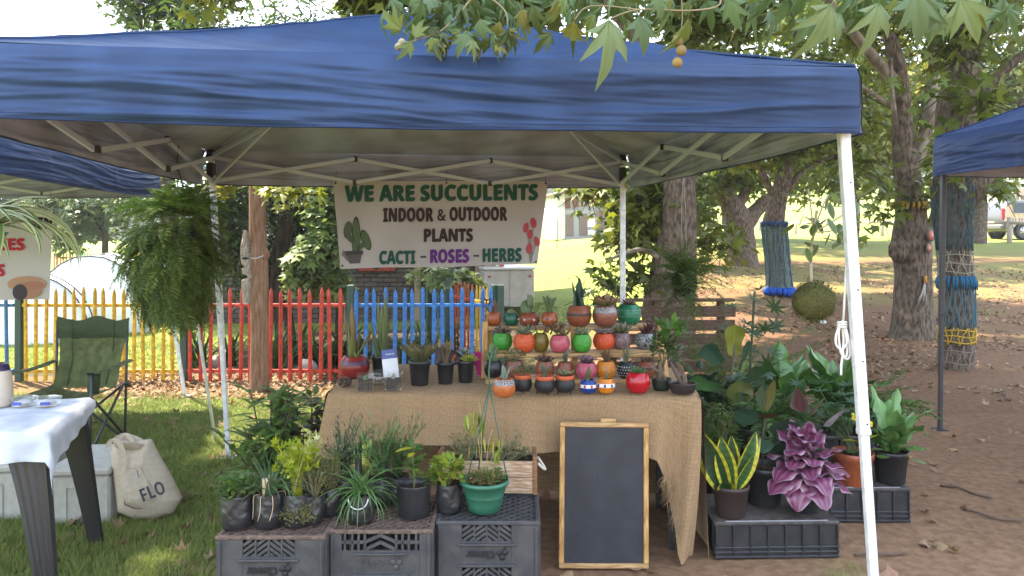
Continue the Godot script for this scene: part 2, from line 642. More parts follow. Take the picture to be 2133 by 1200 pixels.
func make_ground() -> void:
	var xs := axis(-420, 420, -5.0, 8.0, .075, 1.09)
	var ds := axis(-60, 800, 2.0, 10.5, .07, 1.055)
	var st := S()
	var nx := xs.size()
	for d in ds:
		for x in xs:
			var y := ground_y(x, -d)
			if d < 30:
				y += .007 * nz.get_noise_2d(x * 25, d * 25) * (1.0 if d > 1.0 else 0.0)
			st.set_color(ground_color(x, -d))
			st.add_vertex(Vector3(x, y, -d))
	for i in ds.size() - 1:
		for j in nx - 1:
			var a := i * nx + j
			for k in [a, a + nx, a + nx + 1, a, a + nx + 1, a + 1]:
				st.add_index(k)
	struct("ground", fin(st), M.ground)


# ---------- trees ----------
func lobed_leaf(st: SurfaceTool, xf: Transform3D, s: float, c: Color, bend := .25) -> void:
	st.set_smooth_group(0)
	var spec := [[-2.35, .30], [-1.95, .62], [-1.55, .42], [-1.0, .90], [-.55, .48], [0, 1.1], [.55, .48], [1.0, .90], [1.55, .42], [1.95, .62], [2.35, .30]]
	var mid := Vector3(0, .28, .05) * s
	var pts := []
	for q in spec:
		var r: float = q[1]
		pts.append(Vector3(sin(q[0]) * r, .28 + cos(q[0]) * r, -bend * r * r) * s)
	for i in pts.size():
		var k := (i + 1) % pts.size()
		vx(st, xf * mid, Vector2(.5, .3), c)
		vx(st, xf * (pts[i] as Vector3), Vector2.ZERO, c)
		vx(st, xf * (pts[k] as Vector3), Vector2.ZERO, c)

func any_basis() -> Basis:
	# a leaf that hangs: its face tilted towards the sky, its tip outwards and down
	return Basis(Vector3.UP, R(0, TAU)) * Basis(Vector3.RIGHT, R(-2.5, -1.2)) * Basis(Vector3.UP, R(-.6, .6))

func cluster(n: int, rad: float, size: float, lobed := true) -> ArrayMesh:
	var st := S()
	for i in n:
		var p := Vector3(R(-1, 1), R(-1, 1), R(-1, 1)) * rad
		var c := vary(Color.WHITE * R(.75, 1.15), .15)
		if R(0, 1) < .14:
			c = C(1.35, 1.2, .6)
		var xf := Transform3D(any_basis(), p)
		if lobed:
			lobed_leaf(st, xf, size * R(.7, 1.15), c)
		else:
			add_leaf(st, xf, size * R(.7, 1.2), size * .36, .6, "lance", [c], 3, .2)
	col = C(.5, .35, .25)
	for i in 3:
		tube(st, [Vector3.ZERO, Vector3(R(-1, 1), R(-1, .4), R(-1, 1)) * rad], [.008, .003], 3)
	return fin(st)

func scatter(parent: Node, called: String, mesh: Mesh, m: Material, xfs: Array, colors: Array) -> MultiMeshInstance3D:
	var mm := MultiMesh.new()
	mm.transform_format = MultiMesh.TRANSFORM_3D
	mm.use_colors = true
	mm.mesh = mesh
	mm.instance_count = xfs.size()
	for i in xfs.size():
		mm.set_instance_transform(i, xfs[i])
		mm.set_instance_color(i, colors[i])
	var o := MultiMeshInstance3D.new()
	o.name = numbered(parent, called)
	o.multimesh = mm
	o.material_override = m
	parent.add_child(o)
	return o

# blobs: px, py, depth, rx, ry, rz, copies
func crown(t: Node3D, blobs: Array, mesh: Mesh, ca: Color, cb: Color, gap := .06, size := 1.0, called := "crown") -> void:
	var xfs := []
	var cs := []
	for b in blobs:
		var c := P(b[0], b[1], b[2])
		for i in int(b[6]):
			var v := Vector3(R(-1, 1), R(-1, 1), R(-1, 1))
			if v.length() > 1.0:
				v = v.normalized() * R(.6, 1)
			var p := c + v * Vector3(b[3], b[4], b[5])
			var g := nz2.get_noise_3dv(p * 38.0)
			if g < -gap:
				continue
			xfs.append(Transform3D(Basis.from_euler(Vector3(R(-.5, .5), R(0, TAU), R(-.5, .5))).scaled(Vector3.ONE * R(.75, 1.25) * size), p - t.position))
			cs.append(vary(ca.lerp(cb, clampf(.5 + nz.get_noise_3dv(p * 25.0) * 1.6, 0, 1)), .18))
	var o := scatter(t, called, mesh, M.leaf, xfs, cs)
	o.set_meta("kind", "stuff")

# limbs: lists of px, py, radius px, nearer by; the first is the trunk, from the ground up
func tree(called: String, label: String, group: String, d: float, limbs: Array, m: Material, m2: Material) -> Node3D:
	var g := G(limbs[0][0][0], d)
	var t := thing(called, label, "tree", g, 0, group)
	for i in limbs.size():
		var pts := []
		var rs := []
		for q in limbs[i]:
			var dd: float = d - (q[3] if q.size() > 3 else 0.0)
			pts.append(P(q[0], q[1], dd) - g)
			rs.append(q[2] * dd / F)
		if i == 0:
			pts[0].y = -.12
		var st := S()
		tube(st, smooth_path(pts, 5), smooth_vals(rs, 5), 14 if i == 0 else 8, 1.0, .16)
		part(t, "trunk" if i == 0 else "limb", fin(st), m if i == 0 else m2)
	return t

func make_trees() -> void:
	var big := cluster(14, .28, .118)
	var big2 := cluster(13, .3, .14)
	var fineleaf := cluster(16, .3, .13, false)
	var ya := C(.085, .13, .03)
	var yb := C(.15, .175, .035)
	var ga := C(.045, .08, .02)
	var gb := C(.085, .12, .028)
	# the thick trunk behind the stall
	var t := tree("plane_tree", "thick leaning plane trunk with mottled bark right behind the pallet", "plane trees", 9.4,
		[[[1392, 690, 60], [1394, 640, 54], [1400, 590, 49], [1408, 520, 44], [1413, 450, 37], [1414, 380, 33], [1420, 250, 30], [1430, 60, 26], [1440, -150, 20]],
		[[1420, 260, 20], [1350, 120, 15, .3], [1230, -40, 10, .8], [1120, -200, 5, 1.2]], [[1430, 100, 18], [1500, -40, 13, -.4], [1580, -220, 7, -.6]], [[1404, 560, 9], [1340, 520, 5, .2], [1270, 540, 3, .3]]], M.bark, M.bark_pale)
	crown(t, [[1420, -260, 9.4, 3.4, 1.2, 2.4, 620], [1322, 520, 9.7, .30, .5, .4, 46], [1255, 600, 9.5, .25, .12, .3, 14], [1340, 440, 10, .34, .42, .5, 56], [1250, 394, 10.4, .6, .05, .5, 18], [1370, 420, 10.2, .3, .4, .4, 30], [1480, 520, 9.9, .25, .3, .3, 8]], big, ga, yb, .1)
	# forked tree further up
	t = tree("plane_tree", "dark forked plane tree with two wide limbs and a bare brown foot", "plane trees", 19.7,
		[[[1548, 560, 40], [1546, 545, 32], [1542, 500, 30], [1535, 455, 30], [1520, 420, 22], [1490, 370, 17], [1460, 300, 12]],
		[[1540, 480, 24], [1575, 440, 16], [1612, 405, 12], [1650, 370, 9]], [[1530, 440, 14], [1560, 380, 10], [1570, 300, 8]]], M.bark, M.bark)
	crown(t, [[1500, 380, 19.4, 1.2, .5, 1, 120], [1580, 350, 19.5, 1.6, .7, 1.2, 190], [1450, 460, 18.8, .5, .6, .6, 40], [1600, 180, 20, 4.2, 2.2, 2.6, 620], [1480, 250, 19, 2, 1.2, 1.5, 200]], big2, ya, yb, -.04)
	# knitted tree
	t = tree("plane_tree", "slim plane tree whose straight trunk wears a blue green knitted sleeve", "plane trees", 14.5,
		[[[1628, 632, 48], [1627, 618, 30], [1626, 604, 23], [1620, 540, 22], [1612, 470, 23], [1616, 440, 20], [1624, 400, 18], [1640, 330, 14], [1655, 200, 10], [1660, 60, 7]],
		[[1625, 420, 9], [1660, 370, 7], [1700, 340, 5], [1760, 320, 3]], [[1620, 430, 9], [1585, 350, 7], [1560, 270, 5]]], M.bark, M.bark)
	crown(t, [[1690, 315, 15.0, 1.2, .35, .7, 90], [1560, 290, 14.6, 1.4, .5, 1, 150], [1710, 220, 14, 1.6, 1.0, 1.2, 220], [1600, 100, 14.5, 2.6, 1.4, 2, 340], [1740, 370, 13.6, .5, .4, .5, 34]], big, ya, yb, -.04)
	# tree with the lump
	t = tree("plane_tree", "plane tree with a swollen lump and a yellow knitted band on its trunk", "plane trees", 10.6,
		[[[1898, 735, 58], [1900, 700, 46], [1902, 640, 38], [1902, 560, 35], [1898, 500, 37], [1897, 450, 31], [1892, 390, 27], [1884, 320, 24], [1880, 260, 19], [1872, 150, 16], [1850, 70, 12]],
		[[1900, 340, 17], [1925, 290, 14], [1942, 190, 12], [1948, 90, 10], [1960, -60, 7]], [[1873, 180, 13], [1820, 120, 12, .2], [1740, 20, 9, .4], [1660, -80, 6, .6]], [[1880, 320, 6], [1862, 230, 5, .1], [1855, 120, 4, .2]], [[1862, 225, 6], [1810, 190, 5, .1], [1770, 165, 4, .2]], [[1890, 330, 6], [1920, 280, 5, .2], [1950, 230, 4, .3]], [[1908, 490, 14], [1940, 470, 12, .1], [1952, 430, 9, .1]]], M.bark, M.bark_pale)
	var st := S()
	ball(st, P(1872, 522, 10.45) - t.position, Vector3(.13, .17, .13), 10, .5)
	part(t, "burl", fin(st), M.bark)
	crown(t, [[1825, 330, 10.9, .36, .6, .6, 40], [1815, 200, 11.2, .6, .6, .6, 50], [1900, 50, 11.2, 1.3, .6, 1.0, 110], [1815, 430, 10.2, .3, .3, .4, 16], [1930, 380, 10.4, .25, .3, .3, 10], [1900, -280, 10.5, 3.2, 1.5, 2.4, 420]], big, C(.12, .165, .032), C(.20, .22, .045), -.07)
	# net tree
	t = tree("plane_tree", "plane tree wrapped in blue grey and yellow nets beside the black pole", "plane trees", 8.6,
		[[[1990, 780, 36], [1990, 760, 31], [1994, 680, 31], [1994, 600, 30], [1988, 520, 30], [1984, 440, 35], [1984, 390, 36], [1984, 320, 36], [1990, 240, 36], [2005, 140, 32], [2012, 20, 27], [2018, -120, 22]],
		[[2000, 440, 20], [2030, 400, 20], [2062, 350, 18], [2100, 280, 14], [2160, 180, 10]], [[2000, 260, 14], [2040, 210, 12, .1], [2090, 150, 10, .2], [2160, 90, 8, .3]], [[2005, 130, 16], [2060, 60, 12, .2], [2130, 0, 9, .3]]], M.bark, M.bark)
	crown(t, [[1985, 170, 8.2, .5, .5, .4, 40], [2060, 70, 8.4, .7, .5, .6, 60], [2085, 385, 8.5, .2, .15, .2, 7], [2060, -300, 8.5, 2.6, 1.3, 2.2, 330], [1990, 330, 8.2, .2, .25, .2, 5]], big, C(.12, .16, .032), C(.20, .22, .045), -.07)
	# bright trees behind
	for q in [["far bright plane tree filling the gap right of the white tent pole", 1775, 26.0, [[1760, 330, 26, 2.4, 1.6, 2, 230], [1830, 240, 26, 2.2, 2, 2, 230], [1700, 240, 26, 2.4, 2, 2, 200]]],
		["far bright plane tree seen between the netted trunk and the right gazebo", 2040, 27.0, [[2060, 230, 27, 2.6, 2.4, 2, 300], [1960, 260, 27, 2.4, 2.2, 2, 230], [2130, 120, 27, 3, 2.6, 2, 260], [2060, 380, 27, .7, .5, .7, 30]]],
		["far bright plane tree showing over the white cottage roof", 1410, 30.0, [[1410, 380, 30, 2.0, 1.3, 2, 190], [1480, 300, 30, 3, 2.4, 2, 230], [1300, 396, 30, 1.2, .35, 1, 50]]]]:
		t = tree("plane_tree", q[0], "bright plane trees further back", q[2], [[[q[1], 480, 14], [q[1] + 3, 420, 12], [q[1] - 4, 330, 9], [q[1] + 2, 200, 6]]], M.bark, M.bark)
		crown(t, q[3], big2, C(.15, .19, .035), C(.26, .27, .045), .06, 1.6)
	# tall tree at the top left and the dark one behind the red fence
	t = tree("tall_tree", "tall green tree whose top shows against the white sky over the tent", "", 15.0, [[[350, 640, 20], [352, 500, 18], [345, 300, 14], [330, 60, 8], [320, -120, 4]]], M.bark_dark, M.bark_dark)
	crown(t, [[315, -30, 15, 1.05, 1.1, 1, 220], [360, 60, 15, 1.1, .9, 1, 160], [300, -160, 15, .9, .8, .9, 120], [420, -60, 15, .9, 1, .8, 120]], big, C(.05, .085, .03), C(.09, .13, .05), .12, .8)
	t = tree("shade_tree", "dark leafy tree standing in the bed behind the red palings", "", 10.6, [[[600, 740, 22], [588, 640, 19], [575, 570, 17], [596, 470, 15], [612, 390, 12], [620, 250, 9]], [[585, 560, 8], [520, 500, 6], [470, 470, 4]], [[590, 590, 10], [640, 520, 8], [690, 470, 5]]], M.bark_dark, M.bark_dark)
	crown(t, [[470, 470, 10.4, .45, .6, .5, 150], [500, 560, 10.6, .4, .35, .4, 70], [620, 420, 11, .8, .3, .5, 90], [560, 500, 11, .7, .4, .4, 70], [540, 390, 10.8, 1.4, .3, .6, 130], [700, 430, 11.2, .6, .5, .5, 90], [560, 150, 10.6, 2.2, 1.2, 1.2, 330], [760, 470, 11.5, .5, .5, .5, 60]], fineleaf, C(.028, .055, .016), C(.05, .085, .022), .14)
	t = tree("weeping_tree", "pale green tree with hanging leafy boughs over the red and blue palings", "", 8.9, [[[705, 800, 8], [706, 640, 7], [712, 500, 6], [716, 380, 5], [700, 250, 4]], [[714, 420, 4], [670, 430, 3, .1], [630, 520, 2, .2]]], M.bark_dark, M.bark_dark)
	crown(t, [[658, 470, 8.5, .24, .45, .25, 150], [640, 570, 8.4, .2, .3, .2, 80], [690, 540, 8.6, .16, .5, .2, 90], [680, 410, 8.8, .35, .25, .3, 50], [935, 580, 9.4, .25, .1, .2, 20], [890, 575, 9.5, .25, .06, .2, 14], [960, 590, 9.3, .2, .07, .2, 12]], cluster(9, .1, .085), C(.15, .21, .08), C(.26, .31, .13), .3)
	for q in [["broad green tree in the hollow left of the hanging fern", 215, 23.0, [[200, 460, 23, 1.1, .5, .9, 110], [130, 430, 23, 1.1, .35, .9, 90], [250, 420, 23, 1, .5, 1, 80], [130, 510, 22, .5, .35, .5, 34]]],
		["green tree standing behind the sign of the left stall", 30, 26.0, [[40, 430, 26, 1.6, .5, 1, 110], [-60, 420, 26, 1.6, .8, 1, 90]]]]:
		t = tree("park_tree", q[0], "trees left of the stall", q[2], [[[q[1], 575, 7], [q[1] + 4, 500, 6], [q[1] - 6, 430, 4], [q[1] + 8, 380, 3]], [[q[1], 480, 4], [q[1] - 40, 440, 3], [q[1] - 90, 430, 2]]], M.bark_dark, M.bark_dark)
		crown(t, q[3], big2, C(.055, .09, .03), C(.10, .13, .045), .1)
	# the tree that overhangs the stall from the right, its trunk beside the camera
	t = thing("overhanging_plane_tree", "plane tree whose leafy boughs hang over the tent roof", "tree", Vector3(4.3, 0, -2.0), 0, "")
	st = S()
	tube(st, smooth_path([Vector3(0, -.1, 0), Vector3(-.05, .6, 0), Vector3(0, 2, -.1), Vector3(-.2, 3.6, -.4), Vector3(-.5, 5.2, -.8)], 4), smooth_vals([.42, .3, .26, .22, .12], 4), 12, 1, .15)
	part(t, "trunk", fin(st), M.bark)
	st = S()
	tube(st, smooth_path([Vector3(-.15, 3.4, -.3), Vector3(-1.4, 4.2, -1.6), Vector3(-3.0, 4.35, -3.6), Vector3(-5.0, 4.2, -4.6), Vector3(-6.6, 3.9, -4.4)], 4), smooth_vals([.13, .1, .07, .04, .015], 4), 7, 1, .1)
	part(t, "limb", fin(st), M.bark_pale)
	st = S()
	tube(st, smooth_path([Vector3(-.2, 3.4, -.4), Vector3(-1.6, 3.6, -.3), Vector3(-3.0, 3.2, .05), Vector3(-3.9, 2.75, -.1)], 4), smooth_vals([.11, .08, .05, .02], 4), 7, 1, .1)
	part(t, "limb", fin(st), M.bark_pale)
	var oc := cluster(10, .2, .115)
	crown(t, [[640, -5, 6.9, 1.0, .12, .4, 60], [830, -30, 6.8, 1.0, .2, .5, 60], [1000, -10, 6.6, .9, .3, .4, 70], [1200, 20, 6.4, .9, .3, .4, 80], [1380, 40, 6.6, .8, .3, .4, 70], [1500, 20, 6.8, .7, .4, .4, 50], [1000, -150, 6.4, 2.4, .4, .8, 150], [1300, -220, 5.5, 2.2, .5, 1.0, 160]], oc, ya, yb, .08)
	var high := []
	for q in [[-2.6, 7, 5.6, 2.0, .7, 1.8, 330], [-4.6, 6.8, 6.3, 1.4, .6, 1.2, 150], [-.5, 7.2, 8, 2.4, .8, 2, 360], [-.4, 6.6, 5.4, 2.0, .7, 1.4, 260], [1.8, 7.4, 11, 2.6, .9, 2.4, 360], [2.6, 7.8, 15, 2.6, 1, 2.4, 300], [2.2, 7, 6.6, 2.0, .8, 1.8, 280], [-6.9, 6.6, 7.3, 1.4, .6, 1.2, 140], [-1.5, 6.4, 4.0, 1.6, .5, 1, 150], [-3.7, 6.4, 4.0, 1.3, .5, 1.0, 130], [6.2, 10.6, 28, 3.0, .9, 3.6, 340], [10.5, 10.6, 29, 3.2, .9, 3.6, 340], [15, 10.6, 28, 3.2, .9, 3.6, 300], [9.0, 9.8, 22, 3.2, .9, 3.0, 260]]:
		high.append([CX + q[0] * F / q[2], HY - (q[1] - EYE) * F / q[2], q[2], q[3], q[4], q[5], q[6]])
	crown(t, high, cluster(9, .3, .2), ya, ga, .16, 1.15, "high_crown")
	crown(t, [[440, 8, 5.9, .2, .04, .15, 6], [460, 384, 6.9, .25, .04, .2, 4], [575, 388, 6.9, .22, .04, .2, 4], [612, 402, 6.8, .2, .07, .2, 6]], oc, C(.11, .15, .03), C(.22, .22, .035), 1.0, .75, "low_bough")
	# the wood on the horizon
	var xfs := []
	var cs := []
	for i in 420:
		var a := R(-1.25, 1.25)
		var d := R(170, 260)
		var x := sin(a) * d * 1.2
		var z := -cos(a) * d * .75 - 60
		if absf(x / z) > .2 or z < -120:
			xfs.append(Transform3D(Basis.from_euler(Vector3(0, R(0, 6), 0)).scaled(Vector3(R(7, 11), R(7, 12), R(7, 11))), Vector3(x, ground_y(x, z) + R(1, 4), z)))
			cs.append(vary(C(.04, .07, .02), .3))
	st = S()
	for i in 60:
		var v := Vector3(R(-1, 1), R(-.6, 1), R(-1, 1)).limit_length(1.0) * .7
		lobed_leaf(st, Transform3D(any_basis(), v), .34, Color.WHITE * R(.7, 1.2))
	var w := scatter(self, "wood", fin(st), M.leaf_soft, xfs, cs)
	w.set_meta("kind", "stuff")
	tag(w, "far wood of green trees along the horizon", "wood")

# ---------- background buildings and vehicles ----------
func make_background() -> void:
	# cottage on the slope
	var g := G(1240, 48.0)
	var t := thing("cottage", "white walled cottage with grey front, brown shutters and red clerestory on the slope", "house", g, .18)
	var wall := tri_map(mat(C(.55, .53, .48), .9), tex(noise_img(128, .03, 3, C(.85, .84, .82), C(1, 1, 1))), null, .4)
	var st := S()
	box(st, Vector3(-2.35, 1.35, -1.5), Vector3(.5, 2.9, 4.0))
	box(st, Vector3(2.4, 1.4, -1.5), Vector3(3.6, 3.0, 4.0))
	box(st, Vector3(-.7, 2.05, -1.9), Vector3(2.8, 1.7, 3.0))
	part(t, "wall", fin(st), wall)
	part(t, "front_wall", box_mesh(Vector3(2.76, 1.9, .2), 0), mat(C(.25, .24, .23), .9), Transform3D(Basis(), Vector3(-.76, .75, .3)))
	for q in [[-1.75, .75, .45], [-.9, .8, .5], [.2, 1.0, .55]]:
		var w := part(t, "shutter", box_mesh(Vector3(q[2], 1.35, .06)), mat(C(.10, .06, .045), .8), Transform3D(Basis(), Vector3(q[0], q[1], .43)))
		for k in 4:
			part(w, "plank", box_mesh(Vector3(q[2] / 4.6, 1.3, .02)), mat(C(.13, .08, .06), .8), Transform3D(Basis(), Vector3((k - 1.5) * q[2] / 4.0, 0, .042)))
	for q in [[-.35, .9, .55, .5], [-.3, .3, .6, .3]]:
		part(t, "notice_board", box_mesh(Vector3(q[2], q[3], .04)), mat(C(.8, .8, .78), .7), Transform3D(Basis(), Vector3(q[0], q[1], .45)))
	for k in 5:
		part(t, "clerestory_panel", box_mesh(Vector3(.34, .62, .05)), mat(C(.24, .09, .05), .8), Transform3D(Basis(Vector3.BACK, .1), Vector3(-1.7 + k * .55, 2.15 + k * .06, -.35)))
	st = S()
	bbox(st, Vector3.ZERO, Vector3(4.0, .12, 4.6), .02)
	part(t, "roof", fin(st), mat(C(.16, .10, .07), .8), Transform3D(Basis(Vector3.BACK, .16), Vector3(-.9, 2.95, -1.3)))
	st = S()
	bbox(st, Vector3.ZERO, Vector3(4.4, .12, 4.8), .02)
	part(t, "roof", fin(st), mat(C(.4, .4, .38), .6), Transform3D(Basis(Vector3.BACK, .1), Vector3(2.6, 3.2, -1.4)))
	# pale hall at the far right
	t = thing("white_hall", "white hall with a pinkish panel and barred window behind the parked car", "building", G(2150, 42.0), -.12)
	st = S()
	box(st, Vector3(1.2, 2.1, -2), Vector3(6.4, 4.2, 4))
	part(t, "wall", fin(st), wall)
	part(t, "panel", box_mesh(Vector3(1.5, 2.6, .1)), mat(C(.42, .29, .23), .9), Transform3D(Basis(), Vector3(-.75, 1.3, .05)))
	var wn := part(t, "window", box_mesh(Vector3(.9, .95, .06)), mat(C(.25, .16, .12), .6), Transform3D(Basis(), Vector3(-.6, 1.75, .12)))
	for k in 4:
		part(wn, "bar", box_mesh(Vector3(.045, .95, .03)), mat(C(.6, .5, .42), .6), Transform3D(Basis(), Vector3(-.36 + k * .24, 0, .05)))
	part(wn, "bar", box_mesh(Vector3(.95, .045, .03)), mat(C(.6, .5, .42), .6), Transform3D(Basis(), Vector3(0, 0, .075)))
	st = S()
	bbox(st, Vector3(1.2, 4.3, -2), Vector3(7, .2, 4.6), .03)
	part(t, "roof", fin(st), mat(C(.5, .5, .48), .5))
	make_car()
	# luggage trailer
	g = P(1062, 640, 12.6)
	g.y = ground_y(g.x, g.z)
	t = thing("box_trailer", "white box trailer with a pale roof parked on the lawn beyond the blue palings", "trailer", g, .19)
	var tw := tri_map(mat(C(.42, .40, .37), .45), tex(noise_img(128, .03, 3, C(.88, .87, .85), C(1, 1, 1))), null, 1.0)
	st = S()
	bbox(st, Vector3(0, .5, -1.35), Vector3(.84, .62, 2.7), .03)
	part(t, "body", fin(st), tw)
	st = S()
	bbox(st, Vector3(0, .83, -1.35), Vector3(.88, .04, 2.76), .015)
	part(t, "roof", fin(st), mat(C(.55, .54, .52), .4))
	part(t, "door", box_mesh(Vector3(.40, .36, .015), .004), tw, Transform3D(Basis(), Vector3(.2, .38, .008)))
	part(t, "seam", box_mesh(Vector3(.012, .6, .006)), mat(C(.25, .24, .23)), Transform3D(Basis(), Vector3(0, .5, .003)))
	for s in [-1, 1]:
		part(t, "tail_light", box_mesh(Vector3(.05, .03, .02), .004), mat(C(.3, .03, .03), .3), Transform3D(Basis(), Vector3(s * .34, .7, .01)))
		st = S()
		lathe(st, [[0, -.05], [.2, -.05], [.24, -.02], [.24, .02], [.2, .05], [0, .05]], 18)
		part(t, "wheel", fin(st), M.dark_plastic, Transform3D(Basis(Vector3.BACK, PI / 2), Vector3(s * .46, .24, -1.3)))
	part(t, "drawbar", box_mesh(Vector3(.06, .06, 1.0)), M.dark_metal, Transform3D(Basis(), Vector3(0, .25, -3.2)))
	# dark brick house behind the bed
	g = Vector3(-2.3, 0, -13.0)
	t = thing("brick_house", "dark brick house with red window sills and a porch door beyond the palings", "house", g, 0)
	st = S()
	box(st, Vector3(-.6, 1.35, -2.0), Vector3(5.2, 2.7, 3.6))
	part(t, "wall", fin(st), mat(C(.05, .04, .035), .95))
	var bs := box_mesh(Vector3(.212, .066, .05), .006)
	var xfs := []
	var cs := []
	for r in 34:
		for k in 23:
			var bx := -3.05 + k * .224 + (.112 if r % 2 == 1 else 0.0)
			var by := .05 + r * .078
			if (bx > .68 and bx < 1.75) or (by > .95 and by < 2.05 and (absf(bx + .02) < .33 or absf(bx + 1.0) < .3 or absf(bx + 2.1) < .3)):
				continue
			xfs.append(Transform3D(Basis(), Vector3(bx, by, -.185 + R(-.004, .004))))
			cs.append(vary(C(.075, .058, .05), .25))
	scatter(t, "brickwork", bs, M.plain, xfs, cs).set_meta("kind", "stuff")
	for q in [-.02, -1.0, -2.1]:
		var w := part(t, "window", box_mesh(Vector3(.56, 1.05, .04)), mat(C(.012, .013, .014), .15), Transform3D(Basis(), Vector3(q, 1.5, -.2)))
		part(w, "frame", box_mesh(Vector3(.035, 1.05, .03)), mat(C(.05, .04, .03)), Transform3D(Basis(), Vector3(0, 0, .035)))
		part(w, "sill", box_mesh(Vector3(.64, .06, .12), .008), mat(C(.30, .035, .025), .6), Transform3D(Basis(), Vector3(0, -.56, .05)))
	part(t, "door", box_mesh(Vector3(.85, 2.05, .05)), mat(C(.015, .012, .011), .4), Transform3D(Basis(), Vector3(1.2, 1.03, -.2)))
	for q in [.68, 1.72]:
		part(t, "door_post", box_mesh(Vector3(.1, 2.3, .12), .01), mat(C(.26, .20, .13), .8), Transform3D(Basis(), Vector3(q, 1.15, -.1)))
	var brick := box_mesh(Vector3(.21, .066, .22), .006)
	var bm := [mat(C(.40, .30, .19), .9), mat(C(.46, .35, .23), .9), mat(C(.36, .26, .16), .9)]
	for r in 28:
		part(t, "brick", brick, bm[rng.randi() % 3], Transform3D(Basis(), Vector3(1.92, .04 + r * .078, -.1 + R(-.005, .005))))
	part(t, "red_post", box_mesh(Vector3(.09, 1.35, .09), .01), mat(C(.5, .07, .03), .5), Transform3D(Basis(), Vector3(2.12, .67, -.05)))
	part(t, "roof", box_mesh(Vector3(5.8, .1, 4.6), .02), mat(C(.07, .06, .055), .9), Transform3D(Basis(Vector3.RIGHT, .12), Vector3(-.6, 2.85, -1.9)))
	# white shade tunnel on the left lawn
	t = thing("growing_tunnel", "white translucent growing tunnel standing on the lawn behind the yellow palings", "greenhouse", Vector3(-6.85, 0, -11.5), .35)
	var sheet := mat(C(.85, .87, .88), .6)
	sheet.transparency = BaseMaterial3D.TRANSPARENCY_ALPHA
	sheet.albedo_color.a = .95
	for q in [[.42, 1.2, .86, 0.0, -2.4], [-.18, .95, .74, .8, -.1]]:
		st = S()
		var rows := []
		for i in 9:
			var row := PackedVector3Array()
			for k in 15:
				var a := PI * k / 14.0
				row.append(Vector3(q[0] + cos(a) * q[2], sin(a) * q[1] * (1 + .02 * nz.get_noise_2d(k * 40, i * 50)), lerpf(q[3], q[4], i / 8.0)))
			rows.append(row)
		grid(st, rows)
		var door := []
		for k in 15:
			door.append(rows[0][k])
		rows.push_front(PackedVector3Array(door.map(func(p): return Vector3(q[0], 0, p.z + .12).lerp(p, .55))))
		rows.push_front(ring_point(Vector3(q[0], 0, q[3] + .14), 15))
		st = S()
		grid(st, rows)
		part(t, "cover", fin(st), sheet)
		rows = rows.slice(2)
		for i in [0, 4, 8]:
			st = S()
			var pp := []
			for k in 15:
				pp.append((rows[i][k] as Vector3) * Vector3(1.01, 1.01, 1))
			tube(st, pp, .012, 5)
			part(t, "hoop", fin(st), M.dark_metal)
	# far palisade
	var fence_cols := [[110, 160, C(.35, .05, .03), "red"], [160, 235, C(.06, .22, .13), "green"], [235, 330, C(.5, .32, .02), "yellow"]]
	for q in fence_cols:
		var x0 := X(q[0], 30)
		var x1 := X(q[1], 30)
		t = thing("palisade_fence", "far %s palisade panel seen over the growing tunnel" % q[3], "fence", Vector3(x0, 0, -30), 0, "far palisade panels")
		var pm := mat(q[2], .5)
		var pale := box_mesh(Vector3(.045, .85, .02))
		var n := int((x1 - x0) / .12)
		for k in n:
			part(t, "pale", pale, pm, Transform3D(Basis(), Vector3(k * .12 + .06, .42, 0)))
		for hh in [.12, .68]:
			part(t, "rail", box_mesh(Vector3(x1 - x0, .04, .03)), pm, Transform3D(Basis(), Vector3((x1 - x0) / 2, hh, -.03)))
		part(t, "post", box_mesh(Vector3(.09, .95, .09)), mat(C(.03, .09, .06), .5), Transform3D(Basis(), Vector3(x1 - x0, .47, -.02)))
	# wooden rail fence on the slope
	var posts := [[2103, 27.0], [1838, 38.0], [1658, 50.0], [1583, 58.0], [1420, 62.0]]
	t = thing("rail_fence", "low weathered pole fence running along the top of the slope", "fence", G(2103, 27.0), 0)
	var wp := mat(C(.33, .28, .22), .9)
	var prev := Vector3.ZERO
	var ext := [[2420, 22.0]] + posts
	for i in ext.size():
		var p := G(ext[i][0], ext[i][1]) - t.position
		st = S()
		tube(st, [p + Vector3(0, -.2, 0), p + Vector3(0, .5, 0), p + Vector3(0, .92, 0)], [.085, .085, .08], 9)
		part(t, "post", fin(st), wp)
		if i > 0:
			for hh in [.72]:
				st = S()
				tube(st, [prev + Vector3(0, hh, .07), (p + prev) * .5 + Vector3(0, hh - .03, .07), p + Vector3(0, hh, .07)], .055, 7)
				part(t, "rail", fin(st), wp)
		prev = p
	# wire fence posts on the bright lawn
	for q in [[1160, 29.0], [1240, 36.0]]:
		st = S()
		tube(st, [Vector3(0, -.1, 0), Vector3(.01, 1.1, 0)], .022, 6)
		var o := part(self, "wire_post", fin(st), mat(C(.12, .10, .07), .8), Transform3D(Basis(), G(q[0], q[1])))
		tag(o, ["thin nearer wire fence post on the bright lawn, left of the other", "thin farther wire fence post on the bright lawn below the cottage"][0 if q[0] < 1200 else 1], "post", "wire fence posts on the lawn")
	# bits of litter on the slope
	for q in [[1443, 668, 11.4, "under the forked tree"], [1398, 620, 14.0, "left of the knitted tree foot"], [1715, 676, 11.6, "below the hanging moss ball"], [2052, 490, 27.0, "by the rail fence post"]]:
		st = S()
		ball(st, Vector3(0, .02, 0), Vector3(.06, .03, .045) * q[2] / 12.0, 8, .5)
		var gp := G(q[0], q[2])
		tag(part(self, "paper_scrap", fin(st), mat(C(.7, .7, .68), .8), Transform3D(Basis(), gp)), "scrap of white paper lying on the slope " + q[3], "litter", "paper scraps on the slope")


